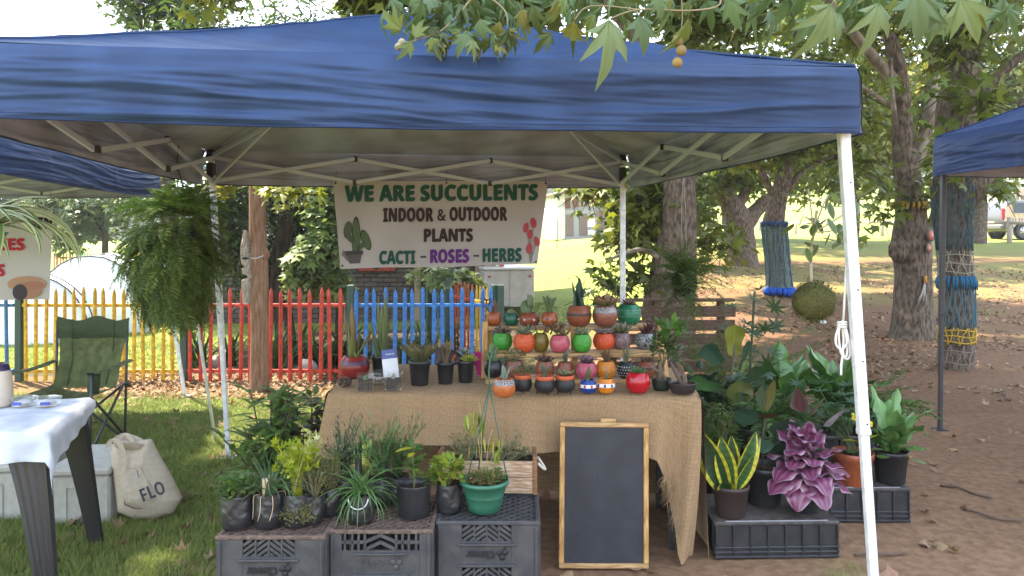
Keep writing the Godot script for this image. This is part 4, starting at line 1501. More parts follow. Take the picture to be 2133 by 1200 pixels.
# ---------- left side: folding chair, white table, boxes, bag ----------
func make_left_side() -> void:
	var t := thing("plastic_table", "dark plastic table with ribbed splayed legs at the left edge", "table", Vector3(-1.86, 0, -3.05), 0)
	var u := Vector3(-.16, 0, -.60).normalized()     # away
	var l := Vector3(u.z, 0, -u.x)                    # to the left
	var wid := 1.25
	var dep := .64
	var st := S()
	var bs := Basis(-l, Vector3.UP, -u)
	bbox(st, l * wid * .5 + u * dep * .5 + Vector3(0, .70, 0), Vector3(wid, .03, dep), .008, bs)
	bbox(st, l * wid * .5 + u * .03 + Vector3(0, .66, 0), Vector3(wid - .1, .06, .02), .004, bs)
	bbox(st, l * .03 + u * dep * .5 + Vector3(0, .66, 0), Vector3(.02, .06, dep - .1), .004, bs)
	part(t, "tabletop", fin(st), M.dark_plastic)
	for q in [[0.0, 0.0], [wid, 0.0], [0.0, dep], [wid, dep]]:
		var sx := -1.0 if q[0] == 0.0 else 1.0
		var sz := -1.0 if q[1] == 0.0 else 1.0
		var foot = l * (q[0] + sx * .05) + u * (q[1] + sz * .04)
		var head = l * (q[0] - sx * .015) + u * (q[1] - sz * .015) + Vector3(0, .69, 0)
		st = S()
		st.set_smooth_group(FLAT)
		var rows := []
		for i in 9:
			var v := i / 8.0
			var c = head.lerp(foot, v)
			var w := lerpf(.17, .062, sqrt(v)) if v > .1 else .2
			var row := PackedVector3Array()
			var prof2 := []
			for s in 9:
				prof2.append(Vector2(s / 8.0 * w, .006 if s % 2 == 1 else 0.0))
			# two ribbed wings from the outer corner
			for s in range(8, -1, -1):
				row.append(c - l * sx * (prof2[s].x) + u * sz * (-prof2[s].y))
			for s in range(1, 9):
				row.append(c - u * sz * (prof2[s].x * .6) + l * sx * (-prof2[s].y))
			row.append(c - u * sz * w * .6 - l * sx * .018)
			row.append(c - u * sz * .02 - l * sx * .02)
			row.append(c - l * sx * w - u * sz * .018)
			rows.append(row)
		grid(st, rows, true)
		part(t, "leg", fin(st), M.dark_plastic)
	# cloth lying over it
	st = S()
	var rows := []
	var A := Vector2(-.15, -.12)
	var B := Vector2(-.045, .665)
	var Cc := Vector2(1.3, .67)
	var D := Vector2(1.3, -.10)
	for i in 31:
		var v := i / 30.0
		var row := PackedVector3Array()
		for j in 49:
			var w := j / 48.0
			var p := A.lerp(D, w).lerp(B.lerp(Cc, w), v)
			var ox := maxf(0, -p.x)
			var oy := maxf(0, -p.y)
			var drop := ox * 1.0 + oy * .95
			var n := nz.get_noise_2d(p.x * 160, p.y * 160) * .004
			var wrinkle := .012 * sin((p.x + p.y) * 38) * minf(1, drop * 9)
			var q := l * (maxf(p.x, -.012) - wrinkle * .6) + u * (maxf(p.y, -.012) - wrinkle)
			q -= (l * minf(ox, .1) + u * minf(oy, .1)) * .18
			row.append(q + Vector3(0, .722 + n - drop, 0))
		rows.append(row)
	grid(st, rows)
	var o := part(self, "tablecloth", fin(st), M.cloth_white)
	o.position = t.position
	tag(o, "white cloth draped cornerwise over the dark plastic table at the left", "tablecloth")
	# beige jar and clear tubs
	var top := t.position + Vector3(0, .722, 0)
	var at := P(-2, 845, 3.5)
	at.y = .724
	var jar := thing("ceramic_jar", "cream ribbed jar with a dark purple rim on the white tablecloth", "jar", at)
	st = S()
	lathe(st, [[0, 0], [.05, 0], [.056, .01], [.0555, .09], [.05, .14], [.044, .165]], 24)
	part(jar, "body", fin(st), tri_map(mat(C(.50, .42, .33), .5), null, M.burlap.normal_texture, 5.0, false))
	st = S()
	lathe(st, [[.0445, .163], [.038, .19], [.03, .196], [.02, .196]], 24)
	part(jar, "rim", fin(st), mat(C(.03, .015, .05), .35))
	var i2 := 0
	for q in [[50, 832, "nearer the cream jar"], [98, 828, "nearer the table corner"]]:
		at = P(q[0], q[1], 3.5)
		at.y = .726
		var tub := thing("clear_tub", "clear plastic tub with blue print on the white cloth, " + q[2], "tub", at, .4 * i2, "clear tubs on the white table")
		st = S()
		lathe(st, [[0, 0], [.042, 0], [.047, .006], [.05, .035], [.053, .036], [.05, .04], [.03, .043], [0, .043]], 18, Vector3.ZERO, 1.15, 1.0)
		part(tub, "shell", fin(st), glass(.06))
		part(tub, "label", box_mesh(Vector3(.04, .014, .002)), mat(C(.05, .07, .3), .6), Transform3D(Basis(), Vector3(0, .018, .0515)))
		st = S()
		ball(st, Vector3(0, .014, 0), Vector3(.04, .012, .036), 10, .4)
		part(tub, "contents", fin(st), mat(C(.45, .44, .42), .7))
		i2 += 1
	make_chair()
	# foam boxes under the table
	var foam := tri_map(mat(C(.37, .36, .32), .8, .3), tex(noise_img(256, .03, 3, C(.93, .92, .9), C(1, 1, 1), FastNoiseLite.TYPE_SIMPLEX, 1.2)), null, 2.0)
	for q in [[-2.26, -3.97, .32, "nearest the canvas bag"], [-2.74, -4.02, .34, "at the left edge"]]:
		var b := thing("foam_box", "off white foam cool box under the plastic table, the one " + q[3], "cool box", Vector3(q[0], 0, q[1]), .08, "foam cool boxes under the table")
		st = S()
		bbox(st, Vector3(0, .125, -.24), Vector3(q[2], .25, .48), .012)
		part(b, "body", fin(st), foam)
		st = S()
		bbox(st, Vector3(0, .272, -.24), Vector3(q[2] + .012, .042, .492), .012)
		part(b, "lid", fin(st), foam)
		st = S()
		for w in [[-.055, 0], [.055, 0]]:
			bbox(st, Vector3(w[0], .11, .003), Vector3(.006, .17, .006), .002)
		bbox(st, Vector3(0, .195, .003), Vector3(.104, .006, .006), .002)
		part(b, "moulded_panel", fin(st), foam)
	# canvas bag slumped against the box
	var k := 4.0 / F
	t = thing("canvas_bag", "cream canvas tote bag slumped on the grass against the foam box", "bag", P(300, 1097, 4.0) * Vector3(1, 0, 1), 0)
	var outline := [[240, 1080], [231, 1015], [224, 950], [232, 926], [268, 932], [306, 926], [326, 966], [352, 1008], [374, 1052], [356, 1082], [318, 1097], [272, 1094]]
	st = S()
	rows = []
	for lay in 9:
		var v := lay / 8.0
		var z := lerpf(-.11, .03, v)
		var sc := pow(sin(PI * clampf(v * .86 + .07, 0, 1)), .45)
		var row := PackedVector3Array()
		var m := outline.size() * 4
		for j in m:
			var fi := j / 4
			var a: Array = outline[fi]
			var b2: Array = outline[(fi + 1) % outline.size()]
			var pp := Vector2(lerpf(a[0], b2[0], (j % 4) / 4.0), lerpf(a[1], b2[1], (j % 4) / 4.0))
			var cc := Vector2(292, 1030)
			pp = cc + (pp - cc) * sc
			var p := Vector3((pp.x - 300) * k, maxf(.006, (1097 - pp.y) * k), z)
			p += Vector3(1, 0, 1) * .014 * nz.get_noise_3d(p.x * 210, p.y * 130, p.z * 200)
			row.append(p)
		rows.append(row)
	grid(st, rows, true)
	var front := S()
	var fr := []
	for rr in 6:
		var row := PackedVector3Array()
		for p in rows[8]:
			var c3 := Vector3(-.02, .15, .065)
			var q := (p as Vector3).lerp(c3, rr / 5.0)
			q.z = .03 + .03 * sin(rr / 5.0 * PI / 2) + .034 * nz.get_noise_2d(q.x * 110 + q.y * 60, q.y * 70 - q.x * 90) + .014 * sin(q.x * 26 + q.y * 16) * sin(q.y * 14)
			row.append(q)
		fr.append(row)
	grid(st, fr, true)
	part(t, "body", fin(st), M.canvas)
	# the open mouth: a shadowed lip folded inwards
	st = S()
	var lip := []
	for rr in 3:
		var row := PackedVector3Array()
		for j in 17:
			var a := TAU * j / 16
			var s2 := [1.0, .9, .3][rr] as float
			row.append(Vector3(-.085 + cos(a) * .095 * s2, .423 - .03 * rr - .012 * cos(a * 2 + 1) - .02 * cos(a), -.035 + sin(a) * .062 * s2))
		lip.append(row)
	grid(st, lip)
	part(t, "mouth", fin(st), M.canvas)
	for q in [[.05, -.03], [-.06, -.08]]:
		st = S()
		var hp := smooth_path([Vector3(-.165, .41, q[0]), Vector3(-.12, .46, q[0] + .02), Vector3(-.06, .40, q[0] + .045), Vector3(-.055, .30, q[0] + .06)], 5)
		var rr := []
		for p in hp:
			rr.append(PackedVector3Array([p + Vector3(-.016, 0, .0), p + Vector3(.016, .004, .008)]))
		grid(st, rr)
		part(t, "handle", fin(st), M.canvas)
	fit_text(t, "lettering", "FLO", 50 * k, 27 * k, C(.05, .045, .06), Vector3(.085, .195, .088), .0, .38)
	st = S()
	tube(st, [Vector3(.0, .30, .075), Vector3(.012, .262, .082)], .0025, 4)
	part(t, "printed_mark", fin(st), mat(C(.06, .12, .4), .7))
	# leaning stake by the tent leg
	st = S()
	tube(st, [G(455, 5.6) + Vector3(0, -.05, .03), P(405, 640, 5.35), P(396, 580, 5.3)], .012, 8)
	tag(part(self, "stake", fin(st), M.white_metal), "slim grey stake leaning beside the back left tent leg under the fern", "stake")


func make_chair() -> void:
	var t := thing("folding_chair", "green folding camp chair with mesh cup pocket behind the white table", "chair", Vector3(X(194, 5.62), 0, -5.3), .05)
	var fm = M.dark_metal
	var k := 5.5 / F
	var st: SurfaceTool
	# frame tubes, thing at floor; +z to the camera
	for q in [[Vector3(-.24, 0, -.28), Vector3(-.26, .88, -.36)], [Vector3(.26, 0, -.28), Vector3(.245, .88, -.36)], [Vector3(-.27, 0, .26), Vector3(-.27, .60, .22)], [Vector3(.27, 0, .26), Vector3(.27, .60, .22)],
		[Vector3(-.24, .02, -.28), Vector3(.25, .42, -.30)], [Vector3(.26, .02, -.28), Vector3(-.25, .42, -.30)], [Vector3(-.27, .03, .25), Vector3(.24, .42, .2)], [Vector3(.27, .03, .25), Vector3(-.24, .42, .2)],
		[Vector3(-.27, .05, .25), Vector3(-.25, .42, -.28)], [Vector3(.27, .05, .25), Vector3(.25, .42, -.28)], [Vector3(-.24, .05, -.27), Vector3(-.26, .42, .2)], [Vector3(.26, .05, -.27), Vector3(.26, .42, .2)]]:
		st = S()
		tube(st, [q[0], q[1]], .0095, 7)
		part(t, "leg" if q[1].y > .5 else "cross_brace", fin(st), fm)
	st = S()
	for q in [[-.24, -.28], [.26, -.28], [-.27, .26], [.27, .26]]:
		bbox(st, Vector3(q[0], .012, q[1]), Vector3(.04, .024, .04), .006)
	part(t, "foot", fin(st), M.dark_plastic)
	# back
	for band in 2:
		st = S()
		var rows := []
		for i in 9:
			var v := i / 8.0
			var y: float = lerpf(.895, .745, v) if band == 0 else lerpf(.745, .40, v)
			var tt := (.895 - y) / .495
			var row := PackedVector3Array()
			for j in 17:
				var w := j / 16.0 - .5
				var half := .52 - .09 * smoothstep(.1, .6, tt) + .02 * smoothstep(.6, 1, tt)
				var z := -.36 + .14 * tt * tt - .05 * cos(w * PI) * smoothstep(0, .4, tt) + .012 * sin(w * 16 + tt * 5) * smoothstep(.2, .6, tt)
				if band == 0:
					z += .014 * sin(PI * v)
				var top := .018 * sin(w * 11 + 1) * (1 - v) if band == 0 else 0.0
				row.append(Vector3(w * half, y + top + .008 * nz.get_noise_2d(w * 300, tt * 150), z + .012 * nz.get_noise_2d(w * 260 + 40, tt * 200)))
			rows.append(row)
		grid(st, rows)
		part(t, "headrest" if band == 0 else "backrest", fin(st), M.dark_green_cloth if band == 0 else M.green_cloth)
	st = S()
	for x in [-.15, .15]:
		tube(st, [Vector3(x, .89, -.352), Vector3(x, .74, -.345), Vector3(x * .95, .6, -.34), Vector3(x * .9, .42, -.25)], .004, 4)
	part(t, "seam", fin(st), M.dark_green_cloth)
	# seat and arms
	st = S()
	var rows := []
	for i in 7:
		var row := PackedVector3Array()
		for j in 9:
			var w := j / 8.0 - .5
			row.append(Vector3(w * .5, .42 - .05 * cos(w * PI), lerpf(-.26, .22, i / 6.0)))
		rows.append(row)
	grid(st, rows)
	part(t, "seat", fin(st), M.green_cloth)
	for s in [-1, 1]:
		st = S()
		rows = []
		for i in 7:
			var v := i / 6.0
			var row := PackedVector3Array()
			for j in 4:
				row.append(Vector3(s * (.27 + (j / 3.0 - .5) * .075), .60 - .012 * sin(v * PI) - .01 * absf(j - 1.5), lerpf(-.33, .25, v)))
			rows.append(row)
		grid(st, rows)
		part(t, "armrest", fin(st), M.green_cloth)
	st = S()
	lathe(st, [[.0, -.13], [.035, -.13], [.042, -.06], [.045, 0], [.042, 0]], 12, Vector3(.255, .575, .17))
	part(t, "cup_pocket", fin(st), M.dark_green_cloth)
	st = S()
	ball(st, Vector3(.268, .42, -.30), Vector3(.02, .016, .02), 8)
	part(t, "hinge", fin(st), M.dark_plastic)


# ---------- the stall table ----------
const TH := .75
func make_table() -> void:
	var L := Vector3(X(684, 3.70), TH, -3.70)
	var Rr := Vector3(X(1460, 3.56), TH, -3.56)
	var al := (Rr - L).normalized()
	var bk := Vector3(al.z, 0, -al.x)
	if bk.z > 0:
		bk = -bk
	var wid := L.distance_to(Rr)
	var dep := .78
	var t := thing("stall_table", "folding trestle table with dark legs hidden under the burlap", "table", Vector3(L.x, 0, L.z), 0)
	var st := S()
	var b := Basis(al, Vector3.UP, -bk)
	bbox(st, al * wid * .5 + bk * dep * .5 + Vector3(0, TH - .022, 0), Vector3(wid - .02, .03, dep - .02), .006, b)
	part(t, "tabletop", fin(st), M.raw_wood)
	for q in [[.12, .1], [wid * .5 - .35, .12], [wid - .12, .1], [.12, dep - .1], [wid - .12, dep - .1]]:
		st = S()
		bar(st, al * q[0] + bk * q[1] + Vector3(0, TH - .04, 0), al * q[0] + bk * q[1], .03, .03, .003)
		part(t, "leg", fin(st), M.dark_metal)
	# burlap: top, front and both ends in one sheet
	st = S()
	var rows := []
	var keys := [[0.0, .30], [.05, .30], [.12, .235], [.22, .225], [.5, .225], [.85, .235], [1.05, .25], [1.3, .25], [1.48, .24], [1.56, .27], [1.62, .36], [1.66, .52], [1.70, .742], [wid, .742]]
	var drop := func(s: float) -> float:
		for i in keys.size() - 1:
			if s <= keys[i + 1][0]:
				return lerpf(keys[i][1], keys[i + 1][1], smoothstep(0, 1, (s - keys[i][0]) / maxf(1e-4, keys[i + 1][0] - keys[i][0])))
		return keys[keys.size() - 1][1]
	for i in 41:
		var row := PackedVector3Array()
		for j in 121:
			var s := j / 120.0 * wid
			var p := L + al * s + Vector3(0, .004, 0)
			if i <= 10:
				p += bk * (dep * (1 - i / 10.0))
				p.y += .003 * nz.get_noise_2d(s * 120, i * 30)
				p.y -= .012 * pow(i / 10.0, 20.0)
			else:
				var v := (i - 10) / 30.0
				var dr: float = drop.call(s)
				var edge := smoothstep(1.5, 1.72, s)
				var fold := .02 * sin(s * 13 + 1.2) + .012 * nz.get_noise_2d(s * 90, v * 25) * 2.0
				fold += .05 * edge * sin(s * 44 + v * 2) + .02 * smoothstep(.2, 0.0, s)
				var y := -v * dr
				p += Vector3(0, y - .012, 0) - bk * (.014 * smoothstep(0, .08, v) + fold * v * 1.2 + .03 * v * (1 + edge * 1.2))
				p += Vector3(0, .008 * nz.get_noise_2d(s * 150, 7) * v, 0)
				if s < .12:
					p += -al * (.045 * v * (1 - s / .12))
				if s > wid - .25:
					p += -al * (.10 * v * v * smoothstep(wid - .25, wid, s) * .4)
				p.y = maxf(p.y, .012)
			row.append(p)
		rows.append(row)
	grid(st, rows, false, [], [], Vector2(1.0, .8))
	var bkr := []
	for i in 9:
		var row := PackedVector3Array()
		for j in 31:
			var s := j / 30.0 * wid
			row.append(L + al * s + bk * (dep + .004 + .02 * i / 8.0 + .008 * sin(s * 15) * i / 8.0) + Vector3(0, .002 - .72 * i / 8.0, 0))
		bkr.append(row)
	grid(st, bkr, false, [], [], Vector2(1.0, .3))
	# ends
	for e in 2:
		var er := []
		for i in 25:
			var v := i / 24.0
			var row := PackedVector3Array()
			for j in 21:
				var u := j / 20.0
				var dr: float = (.30 + .1 * u) if e == 0 else (.742 - .1 * u)
				var p := (L if e == 0 else Rr) + bk * dep * u + Vector3(0, .002 - v * dr, 0)
				var out := -al if e == 0 else al
				p += out * (.012 * smoothstep(0, .06, v) + v * (.035 + .03 * sin(u * 14)) * (1.0 if e == 0 else .5)) - bk * (.03 * v * (1 - u) * (1 - u))
				p.y = maxf(p.y, .012)
				row.append(p)
			er.append(row)
		grid(st, er, false, [], [], Vector2(.45, .4))
	var o := part(self, "burlap_cloth", fin(st), M.burlap)
	tag(o, "brown burlap cloth draped over the stall table down to the ground at the right", "cloth")
	# frayed threads at the hanging corner
	st = S()
	col = C(.3, .2, .1)
	for i in 60:
		var s := R(1.60, 1.68)
		var p := L + al * s + Vector3(0, -(drop.call(s) as float) - .005, 0) - bk * R(.03, .09)
		tube(st, [p, p + Vector3(R(-.03, .0), R(-.05, -.01), R(-.02, .02)), p + Vector3(R(-.05, .0), R(-.09, -.03), R(-.03, .03))], .0012, 3)
	part(o, "fringe", fin(st), M.plain)
	col = Color.WHITE
	make_shelf()
	make_board()

# tiers: height of the plank's upper face, depth of its middle
const TIERS := [[1.017, 4.19, 1010, 1358], [.897, 4.02, 1010, 1374], [.778, 3.93, 1012, 1395]]

func make_shelf() -> void:
	var t := thing("plant_shelf", "three step wooden plant shelf standing on the burlap table", "shelf", Vector3(X(1190, 4.0), TH + .006, -4.05), 0)
	var st: SurfaceTool
	for q in TIERS:
		var x0 := X(q[2], q[1])
		var x1 := X(q[3], q[1])
		for s in [-1, 1]:
			part(t, "plank", box_mesh(Vector3(x1 - x0, .022, .066), .004), M.pine, Transform3D(Basis(Vector3.UP, .012), Vector3((x0 + x1) * .5, q[0] - .011 - .002 * s, -q[1] + s * .036) - t.position))
		for x in [x0 + .012, x1 - .03, (x0 + x1) * .5 - .12]:
			if q[0] > .85:
				st = S()
				bar(st, Vector3(x, q[0] - .025, -q[1] + .05) - t.position, Vector3(x, q[0] - .025, -q[1] - .06) - t.position, .022, .03, .003)
				part(t, "bearer", fin(st), M.pine)
	for x in [-.145, .33, .80]:
		st = S()
		bar(st, Vector3(x, TH + .01, -3.97) - t.position, Vector3(x, TIERS[0][0] + .02, -4.13) - t.position, .03, .022, .003)
		part(t, "upright", fin(st), M.pine_up)
		st = S()
		bar(st, Vector3(x + .02, TH + .008, -4.30) - t.position, Vector3(x + .02, TIERS[0][0] - .02, -4.24) - t.position, .03, .022, .003)
		part(t, "upright", fin(st), M.pine_up)

func make_board() -> void:
	var d := 3.5
	var k := d / F
	var h := .645
	var w := .405
	var at := G(1257, 3.44)
	var t := thing("chalkboard", "blank black chalkboard in a yellow pine frame leaning on the burlap table", "chalkboard", at, .02)
	t.rotation = Vector3(-.09, .03, -.018)
	part(t, "slate", box_mesh(Vector3(w - .03, h - .03, .01)), tri_map(mat(Color.WHITE, .55), tex(lin(noise_img(512, .006, 5, C(.012, .0125, .016), C(.021, .022, .027), FastNoiseLite.TYPE_SIMPLEX, 1.3))), null, 1.6, false), Transform3D(Basis(), Vector3(0, h / 2 + .01, 0)))
	for s in [-1, 1]:
		part(t, "frame_stile", box_mesh(Vector3(.022, h - .044, .02), .004), M.pine_up, Transform3D(Basis(), Vector3(s * (w / 2 - .011), h / 2 + .01, .006)))
		part(t, "frame_rail", box_mesh(Vector3(w, .022, .02), .004), M.pine, Transform3D(Basis(), Vector3(0, h / 2 + .01 + s * (h / 2 - .011), .006)))
	part(t, "hanging_block", box_mesh(Vector3(.07, .02, .014), .003), M.pine, Transform3D(Basis(), Vector3(.02, h + .016, -.008)))
	# the ghosts of rubbed out chalk
	var chalk := mat(C(.055, .057, .065), .9)
	var st := S()
	for q in [[1207, 935, 1203, 945], [1207, 935, 1211, 930], [1242, 960, 1244, 985], [1256, 1000, 1260, 1012], [1240, 1020, 1247, 1020], [1318, 1045, 1324, 1036], [1324, 1036, 1330, 1045], [1322, 1065, 1328, 1070], [1320, 1095, 1322, 1105], [1330, 1092, 1334, 1104], [1185, 1145, 1200, 1142], [1215, 1138, 1216, 1150], [1240, 1144, 1256, 1140], [1264, 1148, 1272, 1130], [1186, 1125, 1187, 1147]]:
		tube(st, [Vector3((q[0] - 1257) * k, (1168 - q[1]) * k, .0056), Vector3((q[2] - 1257) * k, (1168 - q[3]) * k, .0056)], .0011, 3)
	part(t, "chalk_marks", fin(st), chalk)

# ---------- small potted succulents ----------
const BALLPOT := [[0, 0], [.55, 0], [.68, .04], [.88, .2], [1.0, .45], [.97, .66], [.85, .86], [.74, .97], [.72, 1.0], [.66, 1.0], [.64, .93]]
const CANPOT := [[0, 0], [.74, 0], [.77, .02], [.94, .86], [1.0, .865], [1.02, .99], [1.0, 1.0], [.93, 1.0], [.9, .9]]
const BOWLPOT := [[0, 0], [.7, 0], [.85, .15], [.95, .6], [1.0, .9], [1.03, 1.0], [.97, 1.0], [.93, .85]]
const CAULDRON := [[0, 0], [.4, .0], [.75, .08], [.96, .3], [1.0, .48], [.94, .68], [.86, .78], [.86, .8]]

func pot_body(t: Node3D, kind: Array, r: float, h: float, m: Material, c: Color, sx := 1.0) -> void:
	var pr := []
	for q in kind:
		pr.append([q[0] * r, q[1] * h])
	var st := S()
	col = c
	lathe(st, pr, 26, Vector3.ZERO, sx)
	col = Color.WHITE
	part(t, "pot", fin(st), m)
	st = S()
	var last: Array = pr[pr.size() - 1]
	var rows := []
	for i in 4:
		var row := PackedVector3Array()
		for k in 14:
			var a := TAU * k / 14
			var rr: float = last[0] * 1.02 * i / 3.0
			row.append(Vector3(cos(a) * rr * sx, last[1] * .97 + R(-.003, .004), sin(a) * rr))
		rows.append(row)
	grid(st, rows, true)
	part(t, "soil", fin(st), M.soil)

func rosette(t: Node3D, at: Vector3, n: int, l0: float, w0: float, th: float, kind: String, c0: Color, c1: Color, lean0 := .15, lean1 := 1.35, droop := -.35) -> void:
	var l := l0 * 1.25
	var w := w0 * 1.2
	var ms := [flesh_mesh(l, w, th, droop, kind, vary(c0, .1), vary(c1, .1)), flesh_mesh(l * .93, w, th, droop * .6, kind, vary(c0, .12), vary(c1, .12))]
	for i in n:
		var f := float(i) / maxf(1, n - 1)
		part(t, "leaf", ms[i % 2], M.flesh, lx(at, i * 2.4 + R(-.2, .2), lerpf(lean0, lean1, sqrt(f)) + R(-.08, .08), lerpf(.55, 1.0, sqrt(f)) * R(.9, 1.1)))

func bush(t: Node3D, called: String, at: Vector3, rad: Vector3, n: int, l: float, w: float, kind: String, ca: Color, cb: Color, m: Material = null, stems := 6) -> void:
	var st := S()
	for i in n:
		var v := Vector3(R(-1, 1), R(-.6, 1), R(-1, 1))
		v = v.normalized() * pow(R(.1, 1), .5)
		var p := at + v * rad
		add_leaf(st, lx(p, atan2(v.x, v.z) + R(-.9, .9), R(.3, 1.7)), l * R(.7, 1.2), w * R(.8, 1.2), R(.2, .9), kind, [vary(ca.lerp(cb, R(0, 1)), .12)], 3, .2)
	part(t, called, fin(st), m if m else M.leaf).set_meta("kind", "stuff")
	if stems > 0:
		st = S()
		col = C(.13, .11, .05)
		for i in stems:
			var e := at + Vector3(R(-.7, .7), R(-.2, .5), R(-.7, .7)) * rad
			tube(st, curve(Vector3(at.x * .6, maxf(0.0, at.y - rad.y * 1.3), at.z * .6), (Vector3(at.x, at.y - rad.y * .4, at.z) + e) * .5, e, 4), .0016 + rad.x * .008, 4)
		col = Color.WHITE
		part(t, "stem", fin(st), M.plain)

func spikes(t: Node3D, at: Vector3, n: int, l: float, w: float, c0: Color, c1: Color, spread := .45, droop := .15) -> void:
	var ms := [flesh_mesh(l, w, w * .35, droop, "sword", c0, c1), flesh_mesh(l * .8, w, w * .35, droop + .25, "wedge", vary(c0, .12), vary(c1, .12)), flesh_mesh(l * .6, w * 1.05, w * .35, droop + .1, "wedge", vary(c0, .12), vary(c1, .12))]
	for i in n:
		part(t, "leaf", ms[i % 3], M.flesh, lx(at + Vector3(R(-1, 1), 0, R(-1, 1)) * w * .5, i * 2.4 + R(-.3, .3), R(.05, spread), R(.85, 1.1)))

func band(t: Node3D, called: String, kind: Array, r: float, h: float, lo: float, hi: float, m: Material, proud := .0012) -> void:
	# a painted belt that follows the belly of the pot
	var pr := []
	for i in 7:
		var y := lerpf(lo, hi, i / 6.0)
		var rr := .0
		for j in range(1, kind.size() - 3):
			if kind[j][1] <= y and kind[j + 1][1] >= y:
				rr = lerpf(kind[j][0], kind[j + 1][0], (y - kind[j][1]) / maxf(.001, kind[j + 1][1] - kind[j][1]))
		pr.append([rr * r + (proud if i > 0 and i < 6 else -.0005), y * h])
	var st := S()
	lathe(st, pr, 26)
	part(t, called, fin(st), m)

func dots(t: Node3D, called: String, r: float, y: float, n: int, s: float, m: Material, ph := 0.0) -> void:
	var st := S()
	for k in n:
		var a := TAU * k / n + ph
		ball(st, Vector3(cos(a) * r, y, sin(a) * r), Vector3(s, s, s), 6)
	part(t, called, fin(st), m)

# stands a pot with its foot at pixel px, py on a level surface of height h
func stand(called: String, label: String, px: float, py: float, h: float, cat := "potted plant", group := "", d := 0.0) -> Node3D:
	if d == 0.0:
		d = (EYE - h) * F / (py - HY)
	var p := P(px, py, d)
	p.y = h
	return thing(called, label, cat, p, R(0, TAU), group)

